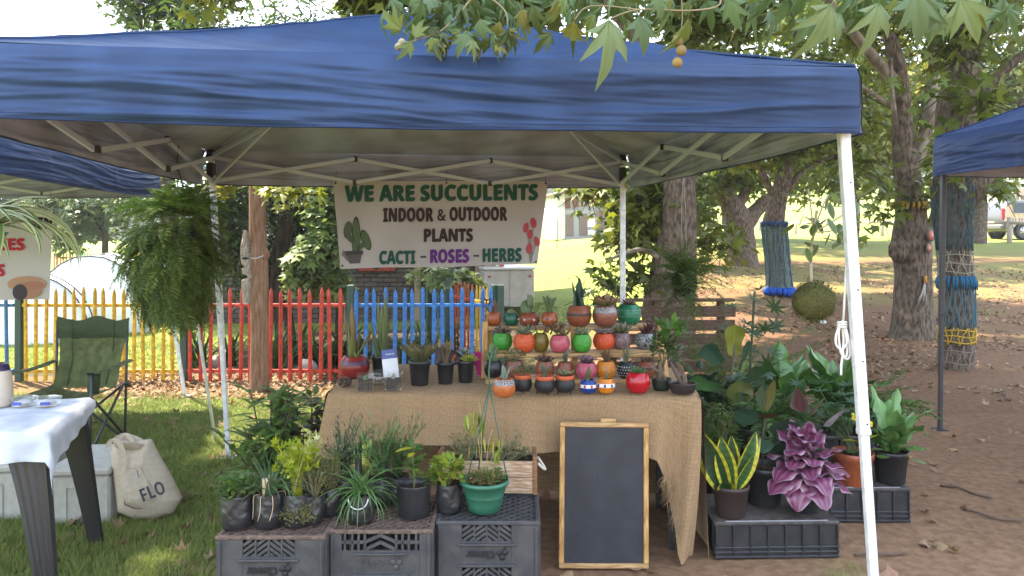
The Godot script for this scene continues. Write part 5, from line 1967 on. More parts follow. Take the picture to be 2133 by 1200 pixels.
func make_pots() -> void:
	var g := "painted clay pots on the stepped shelf"
	var speckle := tri_map(mat(Color.WHITE, .5), tex(lin(noise_img(256, .11, 1, C(.02, .02, .02), C(.75, .74, .72), FastNoiseLite.TYPE_CELLULAR, 5.0))), null, 10.0, false)
	var mosaic_pink := tri_map(mat(Color.WHITE, .35), tex(lin(noise_img(256, .10, 1, C(.045, .015, .02), C(.42, .30, .30), FastNoiseLite.TYPE_CELLULAR, 3.0))), null, 9.0, false)
	var mosaic_black := tri_map(mat(Color.WHITE, .3), tex(lin(noise_img(256, .09, 1, C(.012, .012, .015), C(.5, .5, .52), FastNoiseLite.TYPE_CELLULAR, 3.6, 1, 1, 8))), null, 9.0, false)
	var terra := C(.26, .075, .032)
	var terra2 := C(.33, .085, .026)
	var greyg := C(.10, .13, .075)
	var brownr := C(.15, .075, .045)
	var lime := C(.17, .20, .05)
	var white := mat(C(.7, .69, .66), .5)
	var dark := mat(C(.03, .018, .015), .5)
	# label, px, foot py, width px, height px, tier (3 = table), colour, style
	var T := [
		["round glazed terracotta pot with a brown upright succulent, leftmost on the top step", 1029, 677, 31, 27, 0, terra2, "plain", "stalks"],
		["small dark green pot with a domed cactus on the top step", 1065, 677, 33, 26, 0, C(.015, .10, .055), "plain", "dome"],
		["terracotta pot with white painted blossoms on the top step", 1103, 678, 45, 27, 0, C(.24, .06, .03), "blossom", "paddles"],
		["orange brown pot with coloured dots holding a fingered succulent on the top step", 1145, 680, 35, 30, 0, terra2, "dots", "fingers"],
		["large terracotta pot with a dark belt and tall pointed green aloe on the top step", 1206, 679, 52, 43, 0, terra, "belt", "aloe"],
		["terracotta pot with a speckled white collar and pinkish frilly rosette", 1260, 679, 52, 42, 0, C(.26, .085, .05), "collar", "frill"],
		["large emerald green pot with two dotted white lines on the top step", 1310, 675, 51, 41, 0, C(.008, .17, .075), "lines", "low"],
		["bright green ribbed pot with a grey brown rosette, leftmost on the middle step", 1046, 728, 43, 35, 1, C(.04, .24, .025), "bumpy", "greybush"],
		["orange red textured pot with a pale green star rosette on the middle step", 1092, 732, 46, 37, 1, C(.50, .075, .02), "bumpy", "star"],
		["olive gold pot with curled dark handles on the middle step", 1126, 731, 35, 36, 1, C(.17, .12, .012), "handles", "none"],
		["rose pink pot with a brown rosette on the middle step", 1166, 733, 42, 35, 1, C(.50, .095, .13), "plain", "brown"],
		["bright green pot with a pale cup rosette in the centre of the middle step", 1212, 732, 41, 36, 1, C(.045, .27, .03), "bumpy", "star"],
		["orange red dimpled pot with a grey rosette on the middle step", 1258, 728, 46, 34, 1, C(.52, .07, .018), "bumpy", "greyrose"],
		["pink and white mosaic pot with a broad green rosette on the middle step", 1295, 727, 40, 34, 1, C(1, 1, 1), "mosaicp", "bigstar"],
		["black and white mosaic pot with a dark red rosette, rightmost on the middle step", 1344, 727, 43, 33, 1, C(1, 1, 1), "mosaicb", "redbush"],
		["black pot with a paddle cactus, leftmost on the bottom step", 1028, 785, 40, 34, 2, C(.014, .014, .016), "plain", "paddles"],
		["dull terracotta pot with a trailing bush behind the left cauldron", 1072, 785, 40, 34, 2, C(.22, .085, .055), "plain", "trail"],
		["terracotta pot with a dark rosette behind the middle cauldron", 1135, 786, 40, 34, 2, terra, "plain", "darkrose"],
		["terracotta pot with spiky tufts behind the right cauldron", 1178, 786, 36, 32, 2, terra, "plain", "tuft"],
		["pink pot with a purplish rosette on the bottom step", 1222, 789, 45, 34, 2, C(.52, .10, .15), "plain", "purple"],
		["orange pot with a brown spiky tuft on the bottom step", 1262, 788, 42, 36, 2, C(.60, .20, .012), "plain", "browntuft"],
		["black pot with rows of white dots and tall grey spikes", 1304, 786, 39, 32, 2, C(.016, .016, .02), "manydots", "greyspikes"],
		["terracotta pot with a dark belt, rightmost on the bottom step", 1349, 784, 42, 32, 2, terra, "belt", "low"],
		["orange ball pot with a speckled collar at the front edge of the table", 1050, 826, 47, 38, 3, C(.52, .14, .035), "collar", "greyup"],
		["black three legged cauldron pot with an orange rim, left of the three", 1089, 817, 39, 35, 3, C(.014, .014, .015), "cauldron", "bushy"],
		["black cauldron pot with an orange rim, in the middle of the three", 1135, 820, 43, 36, 3, C(.014, .014, .015), "cauldron", "tuft"],
		["black three legged cauldron pot holding a flat rosette, right of the three", 1177, 819, 42, 36, 3, C(.014, .014, .015), "cauldron", "saucer"],
		["small blue pot with a band of white and red dashes on the table", 1225, 818, 36, 27, 3, C(.012, .05, .28), "dashes_red", "sprig"],
		["small orange pot with a band of white and blue dashes on the table", 1262, 818, 38, 30, 3, C(.62, .20, .012), "dashes_blue", "thin"],
		["glossy deep red ball pot with a green rosette on the table", 1329, 817, 51, 42, 3, C(.34, .006, .012), "gloss", "greenrose"],
	]
	var glossy := vmat(.16)
	var dark_orange := C(.46, .085, .022)
	for q in T:
		var h: float = TH + .008 if q[5] == 3 else TIERS[q[5]][0] + .001
		var t := stand("clay_pot", q[0], q[1], q[2], h, "potted plant", g if q[5] < 3 else "painted clay pots along the front of the table")
		var d := -t.position.z
		var r: float = q[3] * .505 * d / F
		var hh: float = q[4] * d / F
		var c: Color = q[6]
		var style: String = q[7]
		match style:
			"cauldron":
				pot_body(t, CAULDRON, r, hh, vmat(.6), c)
				var st := S()
				lathe(st, [[r * .84, hh * .76], [r * .90, hh * .80], [r * .93, hh * .98], [r * .90, hh], [r * .84, hh], [r * .82, hh * .9]], 24)
				part(t, "rim", fin(st), mat(dark_orange, .5))
				for k in 3:
					st = S()
					var a := TAU * k / 3 + .5
					tube(st, [Vector3(cos(a) * r * .6, hh * .12, sin(a) * r * .6), Vector3(cos(a) * r * .78, -hh * .05, sin(a) * r * .78)], [r * .13, r * .08], 6)
					part(t, "foot", fin(st), mat(c, .6))
				t.position.y += hh * .05
			"mosaicp": pot_body(t, BALLPOT, r, hh, mosaic_pink, c)
			"mosaicb": pot_body(t, BALLPOT, r, hh, mosaic_black, c)
			"bumpy": pot_body(t, BALLPOT, r, hh, M.bumpy, c)
			"gloss": pot_body(t, BALLPOT, r, hh, glossy, c)
			_: pot_body(t, BALLPOT, r, hh, M.pot, c)
		match style:
			"belt": band(t, "painted_belt", BALLPOT, r, hh, .52, .66, dark)
			"collar": band(t, "speckled_collar", BALLPOT, r, hh, .66, .97, speckle)
			"lines":
				dots(t, "painted_dots", r * .995, hh * .42, 40, r * .025, white)
				dots(t, "painted_dots", r * .93, hh * .74, 40, r * .025, white)
			"manydots":
				for k in 4:
					dots(t, "painted_dots", r * [.86, .985, .99, .93][k], hh * [.18, .36, .55, .74][k], 22, r * .05, white, k * .14)
			"dots":
				dots(t, "painted_dots", r * 1.0, hh * .5, 9, r * .11, mat(C(.55, .30, .05), .5))
				dots(t, "painted_dots", r * .98, hh * .56, 5, r * .12, mat(C(.05, .05, .25), .5), .4)
			"blossom":
				dots(t, "painted_blossoms", r * 1.0, hh * .5, 7, r * .12, mat(C(.6, .5, .45), .5))
			"dashes_red", "dashes_blue":
				band(t, "painted_belt", BALLPOT, r, hh, .42, .70, white)
				var st := S()
				for k in 8:
					var a := TAU * k / 8 + .2
					bbox(st, Vector3(cos(a) * r * .99, hh * .56, sin(a) * r * .99), Vector3(r * .1, hh * .2, r * .26), r * .02, Basis(Vector3.UP, -a))
				part(t, "painted_dashes", fin(st), mat(C(.4, .02, .02) if style == "dashes_red" else C(.015, .04, .22), .5))
			"handles":
				for s in [-1, 1]:
					var st := S()
					tube(st, smooth_path([Vector3(0, hh * .92, s * r * .3), Vector3(0, hh * 1.5, s * r * .8), Vector3(0, hh * 1.25, s * r * 1.35), Vector3(0, hh * .95, s * r * 1.15)], 4), .005, 6)
					part(t, "handle", fin(st), mat(C(.05, .035, .02), .5))
				t.rotation.y = PI / 2
		var at := Vector3(0, hh * .93, 0)
		match q[8]:
			"aloe": spikes(t, at, 9, r * 2.3, r * .62, C(.022, .05, .032), C(.03, .065, .045), .22, .05)
			"stalks": 
				spikes(t, at, 5, r * 1.9, r * .5, C(.13, .06, .04), C(.17, .08, .05), .3)
				bush(t, "foliage", at + Vector3(r, r * 1.1, 0), Vector3.ONE * r * .9, 26, r * .5, r * .3, "oval", C(.07, .055, .03), C(.10, .08, .04), M.flesh, 3)
			"dome": 
				var st := S()
				ball(st, at + Vector3(0, r * .15, 0), Vector3(r * .6, r * .5, r * .6), 12, .1)
				part(t, "cactus", fin(st), tri_map(mat(C(.13, .13, .08), .8), null, M.bumpy.normal_texture, 20.0, false))
			"paddles":
				for k in 6:
					var st := S()
					var l := r * R(.6, .95)
					ball(st, Vector3(0, l * .8, 0), Vector3(l * .62, l * .8, l * .14), 10)
					part(t, "pad", fin(st), mat(vary(C(.11, .16, .07), .15), .6), lx(at + Vector3(R(-.5, .5) * r, -.004 + (r * .6 if k > 3 else 0.0), R(-.4, .4) * r), R(0, 6), R(0, .45)))
			"fingers":
				for k in 12:
					var st := S()
					var a := TAU * k / 12
					tube(st, curve(Vector3.ZERO, Vector3(cos(a) * r * .2, r * .6, sin(a) * r * .2), Vector3(cos(a) * r * R(.3, .9), r * R(1.5, 2.1), sin(a) * r * R(.3, .8)), 5), [r * .2, r * .19, r * .16, r * .14, r * .13, r * .1], 6)
					part(t, "finger", fin(st), mat(vary(C(.075, .115, .04), .15), .5), Transform3D(Basis(), at))
			"frill": rosette(t, at, 14, r * 1.25, r * .95, r * .12, "spoon", C(.13, .14, .06), C(.27, .12, .07), .1, 1.25, -.5)
			"low", "greenrose": rosette(t, at, 13, r * .8, r * .45, r * .15, "lance", C(.05, .10, .035) if q[8] == "greenrose" else C(.12, .07, .05), C(.09, .16, .05) if q[8] == "greenrose" else C(.15, .09, .06))
			"greybush": rosette(t, at, 22, r * 1.05, r * .4, r * .18, "spoon", C(.10, .08, .06), C(.18, .13, .10), .0, 1.5)
			"star": rosette(t, at, 18, r * 1.15, r * .45, r * .18, "lance", greyg, C(.22, .24, .14), .1, 1.35)
			"bigstar": rosette(t, at, 16, r * 1.5, r * .55, r * .18, "lance", C(.10, .12, .06), C(.20, .20, .12), .1, 1.2)
			"brown": 
				for k in 3:
					rosette(t, at + Vector3(R(-.4, .4) * r, r * .35 * k, R(-.4, .4) * r), 11, r * .85, r * .5, r * .15, "spoon", C(.13, .12, .05), brownr, .1, 1.2)
			"greyrose": 
				for k in 4:
					rosette(t, at + Vector3(cos(k * 1.6) * r * .45, r * .1, sin(k * 1.6) * r * .45), 10, r * .6, r * .34, r * .14, "spoon", C(.17, .13, .11), C(.26, .20, .18))
			"redbush": 
				for k in 3:
					rosette(t, at + Vector3(R(-.5, .5) * r, r * .4 * (k % 2), R(-.5, .5) * r), 14, r * .9, r * .3, r * .1, "lance", C(.045, .02, .018), C(.10, .022, .025), .0, 1.2)
			"darkrose": rosette(t, at, 18, r * 1.0, r * .4, r * .14, "spoon", C(.06, .04, .03), C(.10, .055, .045))
			"purple": rosette(t, at, 18, r * .95, r * .5, r * .16, "spoon", C(.12, .08, .09), C(.22, .12, .15), .0, 1.15)
			"trail", "bushy": bush(t, "foliage", at + Vector3(0, r * .55, 0), Vector3(r * 1.1, r * .8, r), 70, r * .42, r * .3, "oval", C(.07, .10, .035), C(.14, .17, .06), M.flesh, 6)
			"tuft", "browntuft", "thin", "greyspikes", "greyup":
				var cc: Array = {"tuft": [C(.09, .10, .06), C(.15, .14, .09)], "browntuft": [C(.10, .06, .03), C(.16, .10, .05)], "thin": [C(.17, .14, .08), C(.26, .22, .14)], "greyspikes": [C(.10, .12, .07), C(.18, .19, .13)], "greyup": [C(.13, .17, .12), C(.22, .27, .20)]}[q[8]]
				spikes(t, at, 26 if q[8] == "browntuft" else 5 if q[8] == "thin" else 8 if q[8] == "greyspikes" else 17, r * (2.4 if q[8] == "greyspikes" else 1.3 if q[8] == "greyup" else 1.5), r * (.26 if q[8] != "greyup" else .34), cc[0], cc[1], .8 if q[8] == "browntuft" else .55, .1)
			"saucer": rosette(t, at, 10, r * 1.05, r * .7, r * .1, "spoon", C(.15, .17, .08), C(.22, .17, .10), .5, 1.3)
			"sprig": spikes(t, at, 10, r * 1.7, r * .35, C(.09, .13, .04), C(.17, .12, .05), .5, .4)
	make_left_pots()
	make_bonsai()

func make_left_pots() -> void:
	var h := TH + .008
	var d: float
	# maroon pot with aloe
	var t := stand("clay_pot", "wide maroon pot with a purple belt and a reddish aloe, left end of table", 739, 786, h)
	d = -t.position.z
	var k := d / F
	pot_body(t, BALLPOT, 31 * k, 45 * k, vmat(.28), C(.17, .018, .014))
	band(t, "painted_belt", BALLPOT, 31 * k, 45 * k, .6, .84, mat(C(.07, .022, .045), .35))
	spikes(t, Vector3(0, 42 * k, 0), 11, 105 * k, 15 * k, C(.10, .12, .03), C(.22, .10, .045), .75, -.35)
	# tall aloe in black pot behind
	t = stand("nursery_pot", "black nursery pot with a tall green aloe behind the payment card", 795, 782, h)
	d = -t.position.z
	k = d / F
	pot_body(t, CANPOT, 22 * k, 42 * k, M.black, Color.WHITE)
	spikes(t, Vector3(0, 38 * k, 0), 8, 125 * k, 15 * k, C(.07, .10, .03), C(.13, .15, .05), .4, -.15)
	# three black pots
	for q in [["black nursery pot with broad brown green paddle leaves", 874, 801, 46, 50, 0], ["black nursery pot with brown reed like stalks and pale buds", 928, 798, 38, 44, 1], ["black nursery pot with a lime rosette and a grey rosette", 970, 795, 37, 44, 2]]:
		t = stand("nursery_pot", q[0] + " on the burlap table", q[1], q[2], h, "potted plant", "black nursery pots on the table")
		d = -t.position.z
		k = d / F
		var top: float = q[4] * k
		pot_body(t, CANPOT, q[3] * .5 * k, top, M.black, Color.WHITE)
		var at := Vector3(0, top * .9, 0)
		if q[5] == 0:
			for j in 3:
				rosette(t, at + Vector3(R(-12, 12) * k, 0, R(-10, 10) * k), 9, 48 * k, 20 * k, 4 * k, "spoon", C(.07, .09, .035), C(.12, .09, .04), .1, .95, -.2)
		elif q[5] == 1:
			spikes(t, at, 12, 70 * k, 8 * k, C(.12, .09, .05), C(.17, .11, .06), .4, .1)
			for j in 7:
				var st := S()
				ball(st, Vector3.ZERO, Vector3(4, 8, 4) * k, 8)
				part(t, "bud", fin(st), mat(C(.24, .20, .12), .7), lx(at + Vector3(R(-16, 16), R(28, 48), R(-10, 10)) * k, R(0, 6), R(0, .5)))
		else:
			rosette(t, at + Vector3(-3 * k, 4 * k, 10 * k), 30, 19 * k, 6 * k, 2.5 * k, "spoon", C(.13, .18, .02), C(.28, .30, .035), .0, 1.5)
			rosette(t, at + Vector3(6 * k, 16 * k, -6 * k), 20, 18 * k, 7 * k, 2.5 * k, "spoon", C(.13, .17, .13), C(.22, .26, .21), .0, 1.4)
	# glass cubes
	for q in [[761, 812, "small ribbed cactus in a square glass jar, left of the two in front", 0], [820, 810, "pale stubby succulent in a square glass jar, right of the two in front", 1]]:
		t = stand("glass_jar", q[2], q[0], q[1], h, "terrarium", "square glass jars with cacti")
		t.rotation.y = R(-.2, .2)
		k = -t.position.z / F
		var w: float = 33 * k
		var st := S()
		for s in [-1, 1]:
			bbox(st, Vector3(s * w * .5, w * .5, 0), Vector3(.003, w, w), .001)
			bbox(st, Vector3(0, w * .5, s * (w * .5 + .001)), Vector3(w - .004, w, .003), .001)
		bbox(st, Vector3(0, .002, 0), Vector3(w - .004, .004, w - .003), .001)
		part(t, "glass", fin(st), glass(.015))
		part(t, "soil", box_mesh(Vector3(w - .008, w * .58, w - .008), .002), M.soil, Transform3D(Basis(), Vector3(0, .005 + w * .29, 0)))
		if q[3] == 0:
			st = S()
			var rows := []
			for i in 8:
				var e := PI * .5 * i / 7.0
				var row := PackedVector3Array()
				for j in 28:
					var a := TAU * j / 28
					var rr := .0125 * cos(e) * (1.0 + .13 * cos(a * 9))
					row.append(Vector3(cos(a) * rr, w * .58 + .026 * sin(e), sin(a) * rr))
				rows.append(row)
			grid(st, rows, true)
			part(t, "cactus", fin(st), mat(C(.05, .11, .03), .6))
		else:
			for j in 5:
				st = S()
				ball(st, Vector3(R(-.012, .012), w * .66 + .01 * (j % 2), R(-.012, .012)), Vector3(.008, .014, .008), 8)
				part(t, "stub", fin(st), mat(C(.26, .24, .17), .7))
	t = stand("glass_bowl", "clear glass dome bowl of brown stones behind the square jars", 790, 800, h, "terrarium")
	k = -t.position.z / F
	var st := S()
	lathe(st, [[0, .001], [.045, .001], [.058, .015], [.060, .035], [.052, .055], [.044, .062], [.046, .064]], 24)
	part(t, "glass", fin(st), glass(.04))
	for j in 14:
		st = S()
		ball(st, Vector3(R(-.034, .034), .012 + R(0, .016), R(-.034, .034)), Vector3(.011, .008, .01), 8, .3)
		part(t, "stone", fin(st), mat(vary(C(.16, .11, .08), .3), .8))
	# driftwood
	t = stand("driftwood", "knobbly dark driftwood piece with a tiny succulent at the table's left corner", 717, 806, h, "driftwood")
	st = S()
	for j in 9:
		ball(st, Vector3(R(-.035, .03), .012 + R(0, .02), R(-.02, .02)), Vector3(R(.01, .022), R(.01, .018), R(.01, .018)), 10, .7, 3)
	tube(st, smooth_path([Vector3(-.02, .01, 0), Vector3(.02, .012, .015), Vector3(.055, .008, .012)], 4), [.012, .011, .01, .01, .01, .01, .009, .008, .006], 7, 1, .3)
	part(t, "root", fin(st), mat(C(.075, .048, .032), .9))
	rosette(t, Vector3(-.012, .042, 0), 9, .02, .009, .004, "spoon", C(.13, .09, .05), C(.18, .11, .07))
	# payment card: the square code on it is left out
	t = stand("payment_card", "white payment card with a blue header standing on the table", 816, 764, h, "card", "", 3.93)
	t.rotation = Vector3(-.14, .05, .11)
	k = 3.93 / F
	part(t, "card", box_mesh(Vector3(32 * k, 46 * k, .003), .0005), mat(C(.62, .62, .64), .4), Transform3D(Basis(), Vector3(0, 23 * k, 0)))
	part(t, "header", box_mesh(Vector3(32 * k, 19 * k, .0034), .0005), mat(C(.03, .055, .24), .4), Transform3D(Basis(), Vector3(0, 55.4 * k, 0)))
	fit_text(t, "lettering", "SnapScan", 18 * k, 4.5 * k, C(.6, .65, .75), Vector3(.004, 55 * k, .003), 0)
	part(t, "stand", box_mesh(Vector3(26 * k, 12 * k, .05), .002), mat(C(.02, .03, .11), .4), Transform3D(Basis(), Vector3(0, 4 * k, -.03)))
	# bag and pink cloth behind
	t = thing("canvas_rucksack", "dark brown rucksack with orange piping behind the black pots", "bag", P(952, 800, 4.62), 0)
	k = 4.62 / F
	st = S()
	var rows := []
	for i in 13:
		var v := i / 12.0
		var row := PackedVector3Array()
		for j in 25:
			var u := j / 24.0
			var ht := 98.0 + 18 * smoothstep(.2, .0, u) + 10 * sin(u * 7)
			row.append(Vector3((lerpf(-48, 56, u)) * k, (v * ht - 40) * k + .008 * nz.get_noise_2d(u * 150, v * 90), -.08 + .14 * sin(PI * clampf(v * .8 + .1, 0, 1)) * pow(sin(PI * clampf(u, .03, .97)), .4) + .02 * nz.get_noise_2d(u * 220, v * 160)))
		rows.append(row)
	grid(st, rows)
	var back := []
	for row in rows:
		var r2 := PackedVector3Array()
		for p in row:
			r2.append(Vector3(p.x, p.y, -.16 - p.z * .3))
		back.append(r2)
	grid(st, back)
	part(t, "body", fin(st), tri_map(mat(C(.055, .036, .032), .7), null, M.navy.normal_texture, 2.0))
	st = S()
	tube(st, smooth_path([Vector3(-40 * k, 6 * k, .05), Vector3(-24 * k, 26 * k, .08), Vector3(-8 * k, 52 * k, .06), Vector3(-3 * k, 62 * k, .03)], 4), .006, 6)
	tube(st, smooth_path([Vector3(15 * k, 58 * k, .05), Vector3(34 * k, 56 * k, .06), Vector3(54 * k, 46 * k, .02)], 4), .006, 6)
	part(t, "piping", fin(st), mat(C(.42, .085, .02), .7))
	st = S()
	rows = []
	for i in 6:
		var row := PackedVector3Array()
		for j in 6:
			row.append(Vector3((j - 2.5) * .012 + .004 * i, .125 - i * .025, .01 * sin(j * 1.7 + i)))
		rows.append(row)
	grid(st, rows)
	t = thing("pink_cloth", "magenta cloth hanging beside the shelf's left upright", "cloth", P(997, 775, 4.06), 0)
	t.position.y = TH + .012
	part(t, "fold", fin(st), mat(C(.45, .015, .16), .75))

func make_bonsai() -> void:
	var h := TH + .008
	for q in [["dark green oval bonsai tray with gnarled roots, beside the red ball pot", 1378, 812, 42, 24, C(.012, .022, .016)], ["dark oval bonsai tray with driftwood and brown gravel at the table's right corner", 1422, 819, 57, 22, C(.02, .017, .018)]]:
		var t := stand("bonsai_tray", q[0], q[1], q[2], h, "bonsai", "bonsai trays on the table")
		t.rotation.y = 0
		var k := -t.position.z / F
		pot_body(t, BOWLPOT, q[3] * .4 * k, q[4] * k, vmat(.4), q[5], 1.25)
		var big: bool = q[1] > 1400
		for j in (6 if big else 8):
			var st := S()
			var a := Vector3(R(-14, 12), 18, R(-8, 8)) * k
			var top := Vector3(R(-22, 2), R(48, 66), R(-8, 8)) * k
			if big:
				top = Vector3(R(-26, -10), R(56, 70), R(-8, 8)) * k
				a = Vector3(R(-8, 6), 18, R(-6, 6)) * k
			tube(st, smooth_path([a, a.lerp(top, .4) + Vector3(R(-8, 8), 0, R(-6, 6)) * k, a.lerp(top, .75) + Vector3(R(-9, 9), 0, R(-6, 6)) * k, top], 4), smooth_vals([R(3, 5) * k, R(3, 6) * k, R(2, 4) * k, 1.5 * k], 4), 7, 1, .4)
			part(t, "root", fin(st), mat(vary(C(.125, .085, .062), .25), .9))
		if not big:
			bush(t, "foliage", Vector3(6 * k, 82 * k, -10 * k), Vector3(38, 30, 28) * k, 170, 17 * k, 9 * k, "oval", C(.035, .07, .02), C(.07, .13, .03), M.gloss_leaf, 8)
			bush(t, "young_foliage", Vector3(22 * k, 118 * k, -10 * k), Vector3(28, 26, 20) * k, 60, 24 * k, 12 * k, "oval", C(.07, .17, .03), C(.13, .25, .04), M.leaf, 6)

# ---------- crates in front ----------
func milk_crate(t: Node3D, w: float, h: float, style: int, dusty: bool) -> void:
	# front faces +z, the foot is at y = 0; turned bottom up, so its lattice floor is on top
	var dp := .30
	var th := .012
	var m: Material = M.crate
	var st := S()
	bbox(st, Vector3(0, h - .007, dp * -.0 + .0), Vector3(w, .014, .016), .003)
	bbox(st, Vector3(0, h - .007, -dp), Vector3(w, .014, .016), .003)
	for s in [-1, 1]:
		bbox(st, Vector3(s * (w / 2 - .008), h - .007, -dp / 2), Vector3(.016, .014, dp - .016), .003)
	part(t, "rim", fin(st), M.crate_dust if dusty else M.crate)
	# lattice floor
	st = S()
	var n := 9
	for k in range(-n, n + 1):
		for s in [-1, 1]:
			var x := k * .042
			var a := Vector3(x - dp * .5 * s, h - .012, -dp + .01)
			var b := Vector3(x + dp * .5 * s, h - .012, -.01)
			# clip to the crate's width
			var lim := w / 2 - .014
			var p := a
			var q := b
			var dx := b.x - a.x
			var t0 := clampf((-lim - a.x) / dx if dx > 0 else (lim - a.x) / dx, 0, 1)
			var t1 := clampf((lim - a.x) / dx if dx > 0 else (-lim - a.x) / dx, 0, 1)
			if t1 - t0 < .08:
				continue
			p = a.lerp(b, t0); q = a.lerp(b, t1)
			bar(st, p + Vector3(0, -.0012 * s, 0), q + Vector3(0, -.0012 * s, 0), .007, .010)
	part(t, "lattice_floor", fin(st), M.crate_dust if dusty else M.crate)
	# side and back walls
	for s in [-1, 1]:
		st = S()
		bbox(st, Vector3(s * (w / 2 - th / 2), (h - .014) / 2, -dp / 2), Vector3(th, h - .014, dp - .01), .002)
		part(t, "side_wall", fin(st), m)
	part(t, "back_wall", box_mesh(Vector3(w - .03, h - .02, th), .002), m, Transform3D(Basis(), Vector3(0, (h - .014) / 2, -dp + .004)))
	# front wall with a vent above and below a printed panel
	var vx0 := -.25 * w if style == 0 else -.37 * w
	var vx1 := .22 * w if style == 0 else .37 * w
	st = S()
	var y1 := h * .94
	var y0 := h * .70
	bbox(st, Vector3((-w / 2 + vx0) / 2 + .003, h * .47, 0), Vector3(vx0 + w / 2 - .006, h * .94, th), .002)
	bbox(st, Vector3((w / 2 + vx1) / 2 - .003, h * .47, 0), Vector3(w / 2 - vx1 - .006, h * .94, th), .002)
	bbox(st, Vector3((vx0 + vx1) / 2, h * .5, -.001), Vector3(vx1 - vx0, h * .40, th - .002), .0)
	bbox(st, Vector3((vx0 + vx1) / 2, h * .025, -.001), Vector3(vx1 - vx0, h * .05, th - .002), .0)
	part(t, "front_wall", fin(st), m)
	st = S()
	for y in [h * .655, h * .345]:
		bbox(st, Vector3((vx0 + vx1) / 2 if style == 0 else 0.0, y, .009), Vector3((vx1 - vx0) * 1.18 if style == 0 else w * .52, .007, .014), .002)
	for s in [-1, 1]:
		bbox(st, Vector3(s * w * .46, h * .47, .007), Vector3(.012, h * .9, .012), .002)
	part(t, "ledge", fin(st), m)
	for half in 2:
		var a0: float = y0 if half == 0 else h * .05
		var a1: float = y1 if half == 0 else h * .30
		var mid := (vx0 + vx1) / 2
		if style == 0:
			var cw := (vx1 - vx0) / 4
			for c in 4:
				var cx := vx0 + cw * (c + .5)
				var s := 1.0 if c < 2 else -1.0
				for j in 4:
					var yy := a0 + (a1 - a0) * (j - .25) / 3.0
					var p := Vector3(cx - cw * .5, yy - s * cw * .36, 0)
					var q := Vector3(cx + cw * .5, yy + s * cw * .36, 0)
					# keep inside the opening
					var pts := []
					for f in [0.0, 1.0]:
						pts.append(p.lerp(q, f))
					if maxf(pts[0].y, pts[1].y) < a0 + .004 or minf(pts[0].y, pts[1].y) > a1 - .004:
						continue
					for f in 2:
						var e: Vector3 = pts[f]
						var o: Vector3 = pts[1 - f]
						if e.y > a1:
							pts[f] = e.lerp(o, (e.y - a1) / (e.y - o.y))
						elif e.y < a0:
							pts[f] = e.lerp(o, (a0 - e.y) / (o.y - e.y))
					var st2 := S()
					bar(st2, pts[0], pts[1], .0065, .010)
					part(t, "slat", fin(st2), m)
				if c > 0:
					part(t, "mullion", box_mesh(Vector3(.006, a1 - a0, .013)), m, Transform3D(Basis(), Vector3(vx0 + cw * c, (a0 + a1) / 2, 0)))
		else:
			for q in [[-.34, -.34], [-.27, -.27], [-.21, -.21], [-.15, -.15], [.15, .15], [.21, .21], [.27, .27], [.34, .34]]:
				part(t, "slat", box_mesh(Vector3(.008, a1 - a0, .010)), m, Transform3D(Basis(), Vector3(q[0] * w, (a0 + a1) / 2, 0)))
			var ym := (a0 + a1) / 2
			var sgn := 1.0 if half == 0 else -1.0
			for q in [[Vector3(-.37 * w, ym, .001), Vector3(-.15 * w, ym, .001)], [Vector3(.37 * w, ym, .001), Vector3(.15 * w, ym, .001)], [Vector3(-.15 * w, ym, .001), Vector3(0, ym + .024 * sgn, .001)], [Vector3(.15 * w, ym, .001), Vector3(0, ym + .024 * sgn, .001)], [Vector3(-.15 * w, ym - .027 * sgn, .001), Vector3(0, ym, .001)], [Vector3(.15 * w, ym - .027 * sgn, .001), Vector3(0, ym, .001)]]:
				var st2 := S()
				bar(st2, q[0], q[1], .008, .0115)
				part(t, "slat", fin(st2), m)
	# raised name, upside down because the crate stands on its head
	var ink := mat(C(.006, .006, .007), .6)
	var fat := .08 if style == 0 else .0
	fit_text(t, "lettering", "Clover", w * .27, h * .12, C(.012, .012, .014), Vector3((vx0 + vx1) / 2 - w * .06, h * .50, .009), fat, PI + .0, ink if style == 0 else M.crate)
	st = S()
	var ec := Vector3((vx0 + vx1) / 2 + w * .15, h * .51, .009)
	for k in 3:
		var a := TAU * k / 3 - PI / 2
		ball(st, ec + Vector3(cos(a), sin(a), 0) * .012, Vector3(.0105, .0105, .003), 10)
	bar(st, ec, ec + Vector3(.010, .028, 0), .004, .004)
	part(t, "clover_emblem", fin(st), ink if style == 0 else M.crate)

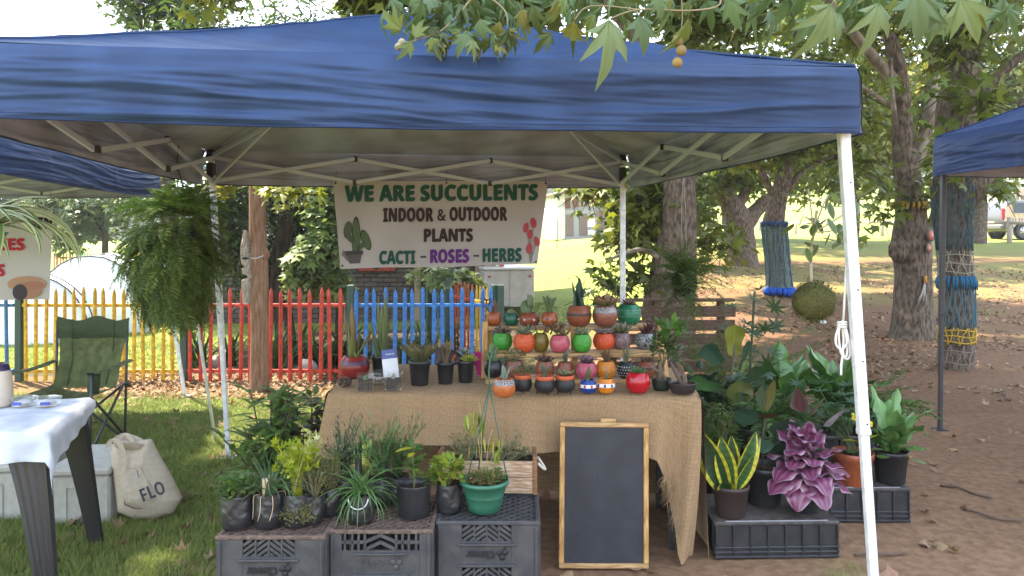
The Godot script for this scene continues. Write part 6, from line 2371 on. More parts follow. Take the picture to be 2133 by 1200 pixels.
func make_crates() -> void:
	var spec := [[448, 680, 1115, 2.60, 0, true, "front crate holding spring onions and celery"], [683, 903, 1103, 2.66, 1, true, "front crate with barred vents, under the chives"], [907, 1127, 1085, 2.74, 0, false, "front crate under the green bowl and wooden planter"]]
	for q in spec:
		var d: float = q[3]
		var w := X(q[1], d) - X(q[0], d) - .004
		var top := Y(q[2], d)
		var h := top / 2
		for lv in 2:
			var t := thing("milk_crate", ("upside down grey plastic " if lv == 1 else "lower grey plastic crate directly under the ") + q[6], "crate", Vector3((X(q[0], d) + X(q[1], d)) / 2, lv * (h + .001), -d), R(-.01, .015), "grey milk crates along the front")
			milk_crate(t, w, h - .001, q[4], q[5] and lv == 1)
	# black trays on the right
	for q in [["low black plastic tray crate carrying the begonia and the striped sansevieria", 1487, 1752, 1165, 3.55, .17, .03, .40], ["low black plastic tray crate carrying the orange pot and right hand fern", 1662, 1898, 1087, 4.0, .178, -.01, .40], ["black plastic tray crate at the back under the broad fern clumps", 1560, 1830, 1010, 4.55, .30, .0, .42]]:
		var d: float = q[4]
		var x0 := X(q[1], d)
		var x1 := X(q[2], d)
		var w := x1 - x0
		var h: float = q[5]
		var dp: float = q[7]
		var t := thing("tray_crate", q[0], "crate", Vector3((x0 + x1) / 2, .002, -d), q[6], "black tray crates on the right")
		var st := S()
		bbox(st, Vector3(0, h * .5, -dp / 2), Vector3(w - .02, h - .01, dp - .02), .004)
		part(t, "body", fin(st), M.tray)
		st = S()
		bbox(st, Vector3(0, h - .006, -dp / 2), Vector3(w - .004, .014, dp - .004), .004)
		part(t, "top", fin(st), M.tray_top)
		for z in [0.0, -dp]:
			for y in [[h - .012, .012, .010], [h * .30, .010, .012], [h * .17, .010, .012], [.006, .012, .008]]:
				part(t, "rail", box_mesh(Vector3(w, y[1], y[2]), .003), M.tray, Transform3D(Basis(), Vector3(0, y[0], z - .006 if z == 0.0 else z + .006)))
			for k in 8:
				part(t, "rib", box_mesh(Vector3(.009, h - .03, .012), .002), M.tray, Transform3D(Basis(), Vector3((k - 3.5) * (w - .02) / 7.0, h / 2, z - .005 if z == 0.0 else z + .005)))
		for s in [-1, 1]:
			for k in 4:
				part(t, "rib", box_mesh(Vector3(.012, h - .03, .009), .002), M.tray, Transform3D(Basis(), Vector3(s * (w / 2 - .008), h / 2, -.04 - k * (dp - .08) / 3)))
			part(t, "rail", box_mesh(Vector3(.012, .010, dp - .02), .003), M.tray, Transform3D(Basis(), Vector3(s * (w / 2 - .006), h * .24, -dp / 2)))
		st = S()
		bbox(st, Vector3(0, h + .0025, -.008), Vector3(w * .82, .006, .006), .002)
		part(t, "lip", fin(st), mat(C(.20, .20, .21), .25, .6))


# ---------- herbs on the crates ----------
func poly_bag(t: Node3D, r: float, h: float) -> void:
	var st := S()
	st.set_smooth_group(0)
	var rows := []
	for i in 9:
		var v := i / 8.0
		var row := PackedVector3Array()
		for k in 24:
			var a := TAU * k / 24
			var rr := r * (.86 + .16 * sin(v * 2.4)) * (1 + .09 * nz.get_noise_3d(cos(a) * 30 + t.position.x * 90, v * 40, sin(a) * 30))
			row.append(Vector3(cos(a) * rr, v * h + (.008 * nz.get_noise_2d(k * 25, t.position.x * 300) if i == 8 else 0.0), sin(a) * rr))
		rows.append(row)
	for i in 2:
		var row := PackedVector3Array()
		for k in 24:
			var a := TAU * k / 24
			row.append(Vector3(cos(a) * r * (.88 - .88 * i), h * .88, sin(a) * r * (.88 - .88 * i)))
		rows.append(row)
	rows.push_front(ring_point(Vector3.ZERO, 24))
	grid(st, rows.slice(0, 10), true)
	part(t, "bag", fin(st), M.bag)
	st = S()
	grid(st, rows.slice(9), true)
	part(t, "soil", fin(st), M.soil)

func herb(label: String, px: float, d: float, y: float, group := "herbs in black grow bags on the crates") -> Node3D:
	return thing("herb_bag", label, "potted plant", Vector3(X(px, d), y, -d), R(0, TAU), group)

func grass_leaves(t: Node3D, called: String, at: Vector3, n: int, l: float, w: float, lean: float, droop: float, ca: Color, cb: Color, m: Material, spread := .02) -> void:
	for i in n:
		var st := S()
		add_leaf(st, Transform3D(), l * R(.6, 1.15), w * R(.8, 1.2), droop * R(.3, 1.5), "grass", [vary(ca.lerp(cb, R(0, 1)), .15)], 8, .5)
		part(t, called, fin(st), m, lx(at + Vector3(R(-1, 1), 0, R(-1, 1)) * spread, R(0, TAU), lean * R(.1, 1.3)))

func make_herbs() -> void:
	var y1 := Y(1115, 2.60) + .002
	var y2 := Y(1103, 2.66) + .002
	var y3 := Y(1085, 2.74) + .002
	var gA := C(.05, .105, .025)
	var gB := C(.10, .17, .035)
	# left crate
	var t := herb("grow bag of low leafy mint at the left end of the crate row", 494, 2.68, y1)
	poly_bag(t, .054, .112)
	bush(t, "foliage", Vector3(0, .135, 0), Vector3(.075, .04, .065), 170, .03, .019, "oval", gA, C(.12, .19, .04), null, 8)
	t = herb("grow bag of spring onions with drooping blue green leaves", 560, 2.69, y1)
	poly_bag(t, .052, .115)
	grass_leaves(t, "leaf", Vector3(0, .11, 0), 44, .23, .011, .75, 1.5, C(.07, .13, .065), C(.13, .19, .09), M.leaf)
	var st := S()
	col = C(.42, .33, .19)
	for i in 9:
		var p := Vector3(R(-.02, .02), .10, R(-.02, .02))
		tube(st, [p, p + Vector3(R(-.006, .006), .03, 0), p + Vector3(R(-.02, .02), .065, R(-.01, .01))], [.006, .007, .004], 6)
	for i in 5:
		var a := R(0, 6)
		tube(st, smooth_path([Vector3(cos(a) * .03, .112, sin(a) * .03), Vector3(cos(a) * .054, .112, sin(a) * .054), Vector3(cos(a) * .056, .07, sin(a) * .056), Vector3(cos(a + .2) * .056, .03, sin(a + .2) * .056)], 3), .0014, 4)
	part(t, "onion_bulbs", fin(st), M.plain)
	col = Color.WHITE
	t = herb("grow bag of celery with bright yellow green leaves", 618, 2.70, y1)
	poly_bag(t, .05, .112)
	celery(t, Vector3(0, .1, 0), 22, .16, C(.24, .31, .02), C(.40, .42, .03))
	celery(t, Vector3(0, .1, 0), 6, .19, C(.38, .36, .14), C(.46, .44, .22))
	t = herb("grow bag of wiry yellowish thyme spilling over the crate front", 650, 2.72, y1)
	poly_bag(t, .046, .10)
	bush(t, "foliage", Vector3(.01, .16, 0), Vector3(.07, .085, .06), 420, .014, .006, "oval", C(.12, .14, .045), C(.24, .23, .08), null, 26)
	bush(t, "trailing_foliage", Vector3(-.03, .045, .07), Vector3(.07, .05, .03), 240, .013, .007, "oval", C(.15, .16, .05), C(.30, .27, .10), null, 14)
	t.rotation.y = 0
	t = herb("grow bag of dull green thyme at the right end of the left crate", 690, 2.80, y1)
	poly_bag(t, .045, .10)
	bush(t, "foliage", Vector3(0, .17, 0), Vector3(.06, .09, .06), 420, .013, .006, "oval", C(.10, .12, .04), C(.2, .2, .07), null, 22)
	t = herb("grow bag of silvery thyme behind the celery", 655, 2.86, y1)
	poly_bag(t, .045, .10)
	bush(t, "foliage", Vector3(0, .15, 0), Vector3(.06, .06, .06), 300, .014, .006, "lance", C(.07, .09, .055), C(.13, .15, .09), M.leaf_soft, 14)
	# middle crate
	t = herb("grow bag of chives sprawling over the middle crate edge", 752, 2.74, y2)
	poly_bag(t, .05, .10)
	grass_leaves(t, "leaf", Vector3(0, .10, 0), 70, .20, .0085, 1.25, 1.7, C(.08, .17, .05), C(.16, .27, .085), M.leaf)
	for q in [[-.5, 1.5, .20], [.35, 1.45, .24], [.15, 1.75, .25], [-.2, 1.8, .23], [.8, 1.3, .23], [1.4, 1.2, .25], [-1.3, 1.25, .24], [-.9, 1.6, .2]]:
		st = S()
		add_leaf(st, Transform3D(), q[2], .009, 1.25, "grass", [vary(C(.14, .25, .075), .15)], 9, .6)
		part(t, "leaf", fin(st), M.leaf, lx(Vector3(0, .11, .01), q[0], q[1] - .55))
	t.rotation.y = 0
	st = S()
	var loop := []
	for k in 13:
		var a := PI * k / 12.0
		loop.append(Vector3(cos(a) * .035, .095 - sin(a) * .035, .051 + .008 * sin(a)))
	tube(st, loop, .0022, 5)
	part(t, "plastic_loop", fin(st), mat(C(.55, .57, .6), .1))
	t = herb("round black pot with a young chilli plant, right end of the middle crate", 862, 2.80, y2)
	t.rotation.y = .3
	pot_body(t, [[0, 0], [.9, 0], [.92, .02], [1.0, .96], [1.03, 1.0], [.97, 1.0], [.94, .8]], .062, .115, M.black, Color.WHITE)
	st = S()
	col = C(.12, .12, .05)
	tube(st, smooth_path([Vector3(0, .09, 0), Vector3(.004, .15, 0), Vector3(-.004, .21, 0), Vector3(.004, .25, 0)], 3), .0032, 5)
	part(t, "stem", fin(st), M.plain)
	col = Color.WHITE
	var cl := [leaf_mesh(.06, .026, .7, "oval", [C(.06, .14, .025)], 5, .25), leaf_mesh(.065, .028, .9, "oval", [C(.09, .18, .03)], 5, .25), leaf_mesh(.075, .028, .9, "oval", [C(.34, .32, .02)], 5, .25)]
	for i in 26:
		part(t, "leaf", cl[2 if i in [3, 11, 25] else i % 2], M.leaf, lx(Vector3(0, R(.13, .255), 0), R(0, 6.28), R(.5, 1.5), R(.7, 1.1)))
	part(t, "fallen_leaf", cl[2], M.leaf, lx(Vector3(.02, .1, .01), 1.0, 1.4, .6))
	for q in [["grow bag of grey green rosemary behind the chives", 716, 2.93, C(.05, .085, .042), C(.10, .135, .08)], ["grow bag of feathery fennel behind the chives", 790, 2.91, C(.07, .13, .04), C(.13, .21, .075)], ["grow bag of tarragon stems left of the chilli pot", 828, 2.94, C(.07, .115, .04), C(.12, .18, .06)]]:
		t = herb(q[0], q[1], q[2], y2)
		poly_bag(t, .048, .10)
		for i in 36:
			st = S()
			var tip := Vector3(R(-.12, .12), R(.17, .33), R(-.07, .07))
			var path := curve(Vector3(R(-.02, .02), .09, R(-.02, .02)), Vector3(tip.x * .3, .2, tip.z * .3), tip, 6)
			col = q[3]
			tube(st, path, .0013, 3)
			col = Color.WHITE
			for j in 22:
				var p: Vector3 = path[1 + j % 6]
				add_leaf(st, lx(p + Vector3(0, R(-.015, .015), 0), R(0, 6.28), R(.3, 1.2)), R(.018, .034), .0048, .4, "grass", [vary((q[3] as Color).lerp(q[4], R(0, 1)), .15)], 2, .0)
			part(t, "sprig", fin(st), M.leaf_soft)
	# right crate
	t = herb("grow bag of curly lime green basil left of the green bowl", 936, 2.84, y3)
	poly_bag(t, .049, .105)
	bush(t, "foliage", Vector3(.0, .15, .01), Vector3(.065, .055, .05), 130, .036, .02, "oval", C(.16, .24, .02), C(.28, .33, .03), null, 6)
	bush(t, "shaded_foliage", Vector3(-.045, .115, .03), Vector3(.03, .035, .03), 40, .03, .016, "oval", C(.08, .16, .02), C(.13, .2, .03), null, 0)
	t = thing("hanging_bowl", "green plastic hanging bowl with herbs and drooping stems, on the right crate", "potted plant", Vector3(X(1009, 2.84), y3, -2.84), 0)
	var bw := .088
	var bh := .118
	var gm := tri_map(mat(C(.028, .13, .075), .42), tex(noise_img(128, .03, 3, C(.8, .8, .8), C(1, 1, 1), FastNoiseLite.TYPE_SIMPLEX, 1.5)), null, 3.0)
	st = S()
	lathe(st, [[0, 0], [.052, 0], [.06, .005], [.068, .035], [.072, .058], [.0735, .060], [.0725, .062], [.078, .075], [.083, .100], [.091, .102], [.0925, .110], [.090, .117], [.085, .118], [.082, .105], [.080, .09]], 32)
	part(t, "bowl", fin(st), gm)
	st = S()
	lathe(st, [[.001, .101], [.03, .102], [.06, .1], [.0815, .1]], 18)
	part(t, "soil", fin(st), M.soil)
	bush(t, "dry_herb", Vector3(0, .118, .0), Vector3(.08, .025, .07), 360, .015, .009, "oval", C(.20, .16, .06), C(.32, .26, .10), M.leaf, 30)
	bush(t, "green_herb", Vector3(.02, .122, -.01), Vector3(.07, .022, .06), 110, .017, .011, "oval", C(.06, .14, .03), C(.12, .2, .05), M.leaf, 8)
	st = S()
	col = C(.022, .075, .045)
	var apex := Vector3(.018, .46, -.01)
	for a in [.2, 2.4, 4.4]:
		tube(st, [Vector3(cos(a) * .088, .115, sin(a) * .088), apex], .0024, 5)
	tube(st, smooth_path([apex, apex + Vector3(-.001, .05, 0), apex + Vector3(.004, .10, 0), apex + Vector3(.016, .13, 0), apex + Vector3(.026, .115, 0)], 4), .0034, 6)
	part(t, "hanger", fin(st), M.satin)
	col = Color.WHITE
	# pale drooping seedling stems tied to the hanger
	for q in [[-.055, .36, -.02], [-.02, .40, .0], [.045, .22, .02], [.03, .3, .0]]:
		st = S()
		col = C(.26, .24, .08)
		var tip := Vector3(q[0], q[1], q[2])
		var path := curve(Vector3(R(-.02, .02), .11, 0), Vector3(q[0] * .4, q[1] * .9, 0), tip, 6)
		tube(st, path, .0016, 4)
		col = Color.WHITE
		part(t, "stem", fin(st), M.plain)
	var dl := [leaf_mesh(.055, .014, .5, "lance", [C(.22, .26, .035)], 4, .3), leaf_mesh(.06, .013, .3, "lance", [C(.32, .31, .06)], 4, .3), leaf_mesh(.05, .014, .3, "lance", [C(.16, .22, .03)], 4, .3)]
	for i in 44:
		var left := i < 30
		var p := Vector3(R(-.085, .0), R(.31, .375), R(-.02, .02)) if left else Vector3(R(.02, .07), R(.21, .29), R(-.01, .03))
		if i % 7 == 0:
			p.y -= .07
		part(t, "leaf", dl[i % 3], M.leaf, lx(p, R(0, 6.28), R(2.4, 3.1)))
	# wooden planter behind
	t = thing("wooden_planter", "raw pine planter box of thyme with brown end boards behind the green bowl", "planter", Vector3(X(1014, 3.0), y3, -3.02), -.015)
	var pw := .395
	for z in [0.0, -.13]:
		for k in 2:
			part(t, "board", box_mesh(Vector3(pw - .03, .062, .014), .002), M.raw_wood, Transform3D(Basis(), Vector3(0, .035 + k * .064, z)))
	for s in [-1, 1]:
		part(t, "end_board", box_mesh(Vector3(.018, .15, .155), .003), tri_map(mat(C(.25, .125, .055), .8), M.raw_wood.albedo_texture, null, 4.0, false), Transform3D(Basis(), Vector3(s * (pw / 2 - .008), .075, -.065)))
		st = S()
		var ln := []
		for k in 9:
			ln.append(Vector3(s * (pw / 2 + .004 + .03 * sin(PI * k / 8.0)), .115 - .035 * sin(PI * k / 8.0), -.02 - .09 * k / 8.0))
		tube(st, ln, .006, 6)
		part(t, "rope_handle", fin(st), mat(C(.5, .46, .38), .9))
	part(t, "soil", box_mesh(Vector3(pw - .034, .02, .115)), M.soil, Transform3D(Basis(), Vector3(0, .11, -.065)))
	bush(t, "left_thyme", Vector3(-.10, .17, -.06), Vector3(.08, .07, .05), 420, .013, .006, "lance", C(.075, .09, .035), C(.16, .17, .075), M.leaf_soft, 26)
	bush(t, "right_thyme", Vector3(.11, .145, -.06), Vector3(.08, .035, .05), 330, .013, .006, "lance", C(.05, .085, .03), C(.10, .15, .06), M.leaf_soft, 16)
	bush(t, "tall_thyme", Vector3(.10, .19, -.06), Vector3(.05, .05, .04), 70, .013, .006, "lance", C(.06, .085, .035), C(.12, .15, .07), M.leaf_soft, 10)
	part(t, "log", capsule(.016, .12), M.old_wood, Transform3D(Basis(Vector3.BACK, PI / 2), Vector3(.01, .135, -.05)))
	# leafy shrubs on the grass behind the crates
	for q in [["tall green shrub with long drooping leaves on the grass behind the crates", 560, 3.75, .60, C(.07, .13, .025), C(.13, .21, .04), .15, .042], ["dark leaved shrub between the green shrub and the burlap", 640, 3.95, .50, C(.03, .022, .02), C(.05, .05, .025), .085, .046]]:
		t = thing("potted_shrub", q[0], "potted plant", Vector3(X(q[1], q[2]), 0, -q[2]), 0, "potted shrubs behind the crates")
		pot_body(t, CANPOT, .10, .18, M.black, Color.WHITE)
		for s in 17:
			st = S()
			var tip := Vector3(R(-.20, .20), q[3] * R(.75, 1.25), R(-.12, .12))
			var path := curve(Vector3(R(-.04, .04), .16, R(-.04, .04)), Vector3(tip.x * .3, tip.y * .7, tip.z * .3), tip, 7)
			col = C(.05, .035, .02)
			tube(st, path, .004, 5)
			col = Color.WHITE
			part(t, "stem", fin(st), M.plain)
			for j in 19:
				var p: Vector3 = path[2 + j % 6]
				st = S()
				var young := j > 13
				add_leaf(st, Transform3D(), q[6] * R(.6, 1.1), q[7] * R(.8, 1.2), R(.5, 1.3), "lance" if q[6] > .1 else "oval", [vary((q[4] as Color).lerp(q[5], R(0, 1) + (.3 if young else 0.0)), .15)], 5, .2)
				part(t, "leaf", fin(st), M.leaf, lx(p + Vector3(0, R(-.02, .03), 0), R(0, 6.28), R(.6, 1.5)))
	t = thing("potted_shrub", "small lime and green leafy shrub hard against the burlap's left edge", "potted plant", Vector3(X(690, 3.95), 0, -3.95), 0, "potted shrubs behind the crates")
	pot_body(t, CANPOT, .09, .17, M.black, Color.WHITE)
	bush(t, "foliage", Vector3(0, .40, 0), Vector3(.13, .24, .1), 120, .06, .034, "oval", C(.05, .09, .025), C(.10, .15, .035), null, 12)
	bush(t, "lime_foliage", Vector3(-.06, .30, .09), Vector3(.06, .05, .03), 26, .045, .03, "oval", C(.24, .26, .03), C(.32, .32, .05), null, 0)
	bush(t, "crown_foliage", Vector3(-.03, .62, 0), Vector3(.16, .09, .1), 50, .06, .034, "oval", C(.06, .10, .025), C(.11, .16, .04), null, 8)

func capsule(r: float, l: float) -> ArrayMesh:
	var st := S()
	tube(st, [Vector3(0, -l / 2, 0), Vector3(0, 0, 0), Vector3(0, l / 2, 0)], r, 10)
	return fin(st)

func celery(t: Node3D, at: Vector3, n: int, l: float, ca: Color, cb: Color) -> void:
	for i in n:
		var st := S()
		var yaw := R(0, 6.28)
		var ll := l * R(.6, 1.15)
		var tip := Vector3(sin(yaw) * ll * R(.1, .65), ll, cos(yaw) * ll * R(.1, .45))
		var path := curve(Vector3(R(-.015, .015), 0, R(-.015, .015)), Vector3(tip.x * .3, ll * .6, tip.z * .3), tip, 5)
		col = ca.lerp(cb, .3)
		tube(st, path, [.0045, .004, .0035, .003, .0026, .002], 5)
		col = Color.WHITE
		part(t, "stalk", fin(st), M.leaf, Transform3D(Basis(), at))
		for j in 8:
			st = S()
			var p := tip + Vector3(R(-.032, .032), R(-.045, .018), R(-.03, .03))
			lobed_leaf(st, Transform3D(Basis(Vector3.UP, R(0, 6.28)) * Basis(Vector3.RIGHT, R(.4, 1.6)), p), R(.014, .023), vary(ca.lerp(cb, R(0, 1)), .12), .5)
			part(t, "leaf", fin(st), M.leaf, Transform3D(Basis(), at))

# ---------- plants on the right ----------
func frond_mesh(l: float, w: float, droop: float, n: int, ca: Color, cb: Color, leafw := .004, rise := .5) -> ArrayMesh:
	var st := S()
	var p := Vector3.ZERO
	var a := 0.0
	var pts := []
	for i in 13:
		pts.append([p, a])
		p += Vector3(0, cos(a), sin(a)) * l / 12
		a += droop / 12 * 2.5 * exp(-2.2 * i / 12.0)
	var path := []
	for q in pts:
		path.append(q[0])
	col = ca
	tube(st, path, .0011, 3)
	col = Color.WHITE
	for i in n:
		var t := R(.08, 1.0)
		var k := t * 11.9
		var i0 := int(k)
		var pp: Vector3 = (pts[i0][0] as Vector3).lerp(pts[i0 + 1][0], k - i0)
		var aa: float = pts[i0][1]
		var s := 1.0 if i % 2 == 0 else -1.0
		var ll := w * sin(PI * pow(t, .7) * .93 + .1) * R(.7, 1.2)
		var b := Basis(Vector3.RIGHT, aa) * Basis(Vector3.BACK, -s * R(.7, 1.3)) * Basis(Vector3.UP, R(-1.2, 1.2)) * Basis(Vector3.RIGHT, R(-.5, .5))
		add_leaf(st, Transform3D(b, pp), ll, leafw, R(.2, .8), "lance", [vary(ca.lerp(cb, R(0, 1)), .15)], 2, .1)
	return fin(st)

func wavy_fern(t: Node3D, at: Vector3, n: int, l: float, w: float, ca: Color, cb: Color, spread := .9) -> void:
	for i in n:
		var st := S()
		var c := vary(ca.lerp(cb, R(0, 1)), .1)
		var mid := Color(c.r * .75, c.g * .75, c.b * .75)
		add_leaf(st, Transform3D(), l * R(.7, 1.1), w * R(.8, 1.2), R(.2, 1.0), "strap", [[-1.0, c], [-.5, c], [-.04, c], [0.0, c.lerp(C(.2, .22, .08), .5)], [.04, c], [.5, mid], [1.0, c]], 16, .25, .35)
		part(t, "leaf", fin(st), M.gloss_leaf, lx(at, i * 2.4 + R(-.3, .3), R(.08, spread)))

func palmate(t: Node3D, at: Vector3, r: float, c: Color, yaw: float, lean: float) -> void:
	var st := S()
	for k in 8:
		add_leaf(st, Transform3D(Basis(Vector3.UP, TAU * k / 8) * Basis(Vector3.RIGHT, 1.15), Vector3.ZERO), r, r * .3, .5, "lance", [vary(c, .1)], 4, .25)
	part(t, "leaf", fin(st), M.leaf, lx(at, yaw, lean))

func make_right_plants() -> void:
	var h1 := .176
	# sansevieria
	var t := stand("clay_pot", "striped sansevieria with yellow leaf margins in a dark brown pot on the front tray", 1522, 1072, h1, "potted plant")
	t.rotation.y = 0
	var k := -t.position.z / F
	pot_body(t, CANPOT, 38 * k, 64 * k, vmat(.55), C(.045, .03, .026))
	var yel := C(.42, .38, .03)
	var dg := C(.018, .05, .018)
	var mg := C(.035, .085, .025)
	for q in [[-.10, 0.03, -1.45, .42, .30, .125, dg, -.25], [-.03, .035, -1.2, .20, .255, .10, mg, -.15], [.05, .01, 1.3, .42, .29, .10, mg, -.3], [.09, -.01, 1.45, .55, .27, .06, mg, -.45], [.0, -.02, .3, .08, .25, .09, dg, -.1], [.04, .04, 1.2, .52, .20, .06, mg, -.2], [-.07, .05, -.6, .75, .12, .08, mg, .5]]:
		var st := S()
		var c: Color = q[6]
		add_leaf(st, Transform3D(), q[4], q[5], q[7], "sword", [[-1.0, yel], [-.72, yel], [-.70, c], [0.0, Color(c.r * .8, c.g * .8, c.b * .8)], [.70, c], [.72, yel], [1.0, yel]], 16, .35, .0, .16)
		part(t, "leaf", fin(st), M.gloss_leaf, lx(Vector3(q[0] * .35, 56 * k, q[1] * .6), q[2], q[3], 1.0, -q[2] * .8))
	# rubber plant
	t = stand("nursery_pot", "dark rubber plant with round glossy leaves between sansevieria and begonia", 1592, 1060, h1, "potted plant", "", 3.80)
	t.rotation.y = 0
	k = 3.80 / F
	pot_body(t, CANPOT, 42 * k, 78 * k, M.black, Color.WHITE)
	var st2 := S()
	col = C(.06, .045, .03)
	tube(st2, smooth_path([Vector3(0, .15, 0), Vector3(-.01, .28, 0), Vector3(.0, .42, .01)], 4), .006, 6)
	part(t, "stem", fin(st2), M.plain)
	col = Color.WHITE
	for q in [[-.03, .40, -1.5, 1.0, .15, .12, C(.035, .07, .04)], [-.02, .22, -1.3, 1.75, .17, .12, C(.03, .065, .035)], [.02, .36, 1.4, 1.15, .16, .11, C(.03, .06, .035)], [.03, .27, 1.5, 1.5, .15, .10, C(.03, .055, .03)], [.0, .42, .1, .9, .12, .10, C(.07, .045, .02)], [-.01, .46, -.6, .2, .15, .05, C(.06, .09, .05)], [.01, .45, .5, .15, .19, .06, C(.09, .085, .02)], [-.02, .32, -.2, 1.6, .15, .11, C(.03, .06, .035)]]:
		var st := S()
		add_leaf(st, Transform3D(), q[4], q[5], .5, "oval", [[-1.0, q[6]], [-.05, q[6]], [0.0, (q[6] as Color) * 1.8], [.05, q[6]], [1.0, q[6]]], 8, .15)
		part(t, "leaf", fin(st), M.gloss_leaf, lx(Vector3(q[0], q[1], 0), q[2], q[3], 1.0, -q[2] * .6))
	# begonia
	t = stand("nursery_pot", "silvery pink and purple begonia with large pointed leaves on the front tray", 1676, 1062, h1, "potted plant", "", 3.70)
	t.rotation.y = 0
	k = 3.70 / F
	pot_body(t, CANPOT, 36 * k, 62 * k, M.black, Color.WHITE)
	var pinks := []
	for v in 4:
		var st := S()
		var a := vary(C(.22, .08, .14), .1)
		var e := vary(C(.34, .23, .28), .08)
		var m := vary(C(.115, .014, .05), .15)
		add_leaf(st, Transform3D(), .18, .185, [.5, .9, 1.2, .7][v], "heart", [[-1.0, e], [-.8, a], [-.52, m], [-.34, a], [-.12, m.lerp(a, .35)], [0.0, m], [.12, m.lerp(a, .35)], [.34, a], [.52, m], [.8, a], [1.0, e]], 12, .16, .22)
		pinks.append(fin(st))
	for i in 27:
		var f := i / 26.0
		var yaw := i * 2.4 + R(-.3, .3)
		if cos(yaw) < -.4 and i > 10:
			yaw += PI
		var lean := lerpf(.25, 2.0, f)
		var at := Vector3(sin(yaw) * .07 * f, lerpf(.34, .17, f), cos(yaw) * .06 * f)
		part(t, "leaf", pinks[i % 4], M.gloss_leaf, lx(at, yaw, lean, lerpf(.62, .95, sqrt(f)) * R(.85, 1.1), R(-.25, .25)))
	st2 = S()
	col = C(.2, .06, .07)
	for i in 9:
		var a := i * .7
		tube(st2, curve(Vector3(0, .12, 0), Vector3(sin(a) * .03, .22, cos(a) * .03), Vector3(sin(a) * .07, .28, cos(a) * .06), 4), .003, 5)
	part(t, "stem", fin(st2), M.plain)
	col = Color.WHITE
	for q in [[.06, .42, -.12, .9, .5], [.02, .45, -.10, -.6, .3], [.13, .38, -.10, 1.4, .7]]:
		part(t, "dark_leaf", leaf_mesh(.15, .10, .4, "heart", [[-1.0, C(.13, .10, .09)], [-.4, C(.07, .025, .03)], [0.0, C(.12, .05, .05)], [.4, C(.07, .025, .03)], [1.0, C(.13, .10, .09)]], 8, .2), M.gloss_leaf, lx(Vector3(q[0], q[1], q[2]), q[3], q[4]))
	# orange pot
	t = stand("clay_pot", "plain orange pot with yellow flowers and finely fingered leaves, partly behind the white leg", 1776, 1005, .184, "potted plant")
	t.rotation.y = 0
	k = -t.position.z / F
	pot_body(t, [[0, 0], [.8, 0], [.83, .02], [.93, .78], [1.0, .8], [1.01, .98], [.98, 1.0], [.93, 1.0], [.9, .88]], 42 * k, 66 * k, M.pot, C(.38, .10, .04))
	for i in 20:
		palmate(t, Vector3(R(-.30, .02), R(.30, .52), R(-.16, .06)), R(.05, .075), vary(C(.055, .11, .05), .15), R(0, 6), R(.0, .9))
	for i in 14:
		palmate(t, Vector3(R(-.10, .10), R(.24, .46), R(-.10, .08)), R(.05, .07), vary(C(.07, .13, .045), .15), R(0, 6), R(.0, .9))
	st2 = S()
	col = C(.06, .09, .03)
	for i in 14:
		tube(st2, curve(Vector3(R(-.03, .03), .15, R(-.03, .03)), Vector3(R(-.08, .02), .3, R(-.05, 0)), Vector3(R(-.26, .06), R(.3, .48), R(-.12, .05)), 4), .0028, 4)
	part(t, "stem", fin(st2), M.plain)
	col = Color.WHITE
	for q in [[-.01, .39, .10], [.02, .41, .08], [-.03, .37, .09], [.06, .33, .06]]:
		var st := S()
		for j in 9:
			ball(st, Vector3(R(-.018, .018), R(-.014, .014), R(-.01, .01)), Vector3(.011, .010, .009), 6, .3)
		part(t, "flower", fin(st), mat(C(.55, .45, .02), .7), Transform3D(Basis(), Vector3(q[0], q[1], q[2])))
	for q in [[-.04, .24, .06, -.4, 1.1, .11, C(.42, .38, .015)], [.02, .25, .08, .9, .9, .09, C(.38, .36, .02)], [-.09, .19, .06, -1.2, 1.3, .08, C(.13, .2, .05)], [.06, .2, .07, .6, 1.2, .08, C(.15, .22, .06)], [-.05, .20, .08, -.3, 1.4, .07, C(.06, .11, .03)], [.0, .21, .09, .2, 1.3, .08, C(.05, .10, .03)]]:
		part(t, "low_leaf", leaf_mesh(q[5], q[5] * .8, .5, "heart", [q[6]], 6, .2), M.leaf, lx(Vector3(q[0], q[1], q[2]), q[3], q[4]))
	# right hand fern
	t = stand("nursery_pot", "light green staghorn like fern in a black pot right of the white leg", 1855, 1003, .184, "potted plant")
	t.rotation.y = 0
	k = -t.position.z / F
	pot_body(t, CANPOT, 36 * k, 66 * k, M.black, Color.WHITE)
	wavy_fern(t, Vector3(0, .16, 0), 15, .36, .085, C(.07, .15, .04), C(.13, .25, .07), .75)
	wavy_fern(t, Vector3(.01, .16, 0), 8, .27, .05, C(.08, .16, .04), C(.13, .24, .06), 1.3)
	for q in [[-.06, .16, .05, -.6, 1.4, .08], [.08, .14, .04, 1.5, 1.7, .10]]:
		part(t, "round_leaf", leaf_mesh(q[5], q[5] * .85, .5, "oval", [C(.11, .2, .05)], 6, .2), M.leaf, lx(Vector3(q[0], q[1], q[2]), q[3], q[4]))
	part(t, "dry_leaf", leaf_mesh(.07, .04, .8, "oval", [C(.5, .3, .09)], 5, .3), M.leaf, lx(Vector3(.02, .16, .05), 1.0, 1.3))
	# fern clumps on the back tray
	var hb := .30 + .006
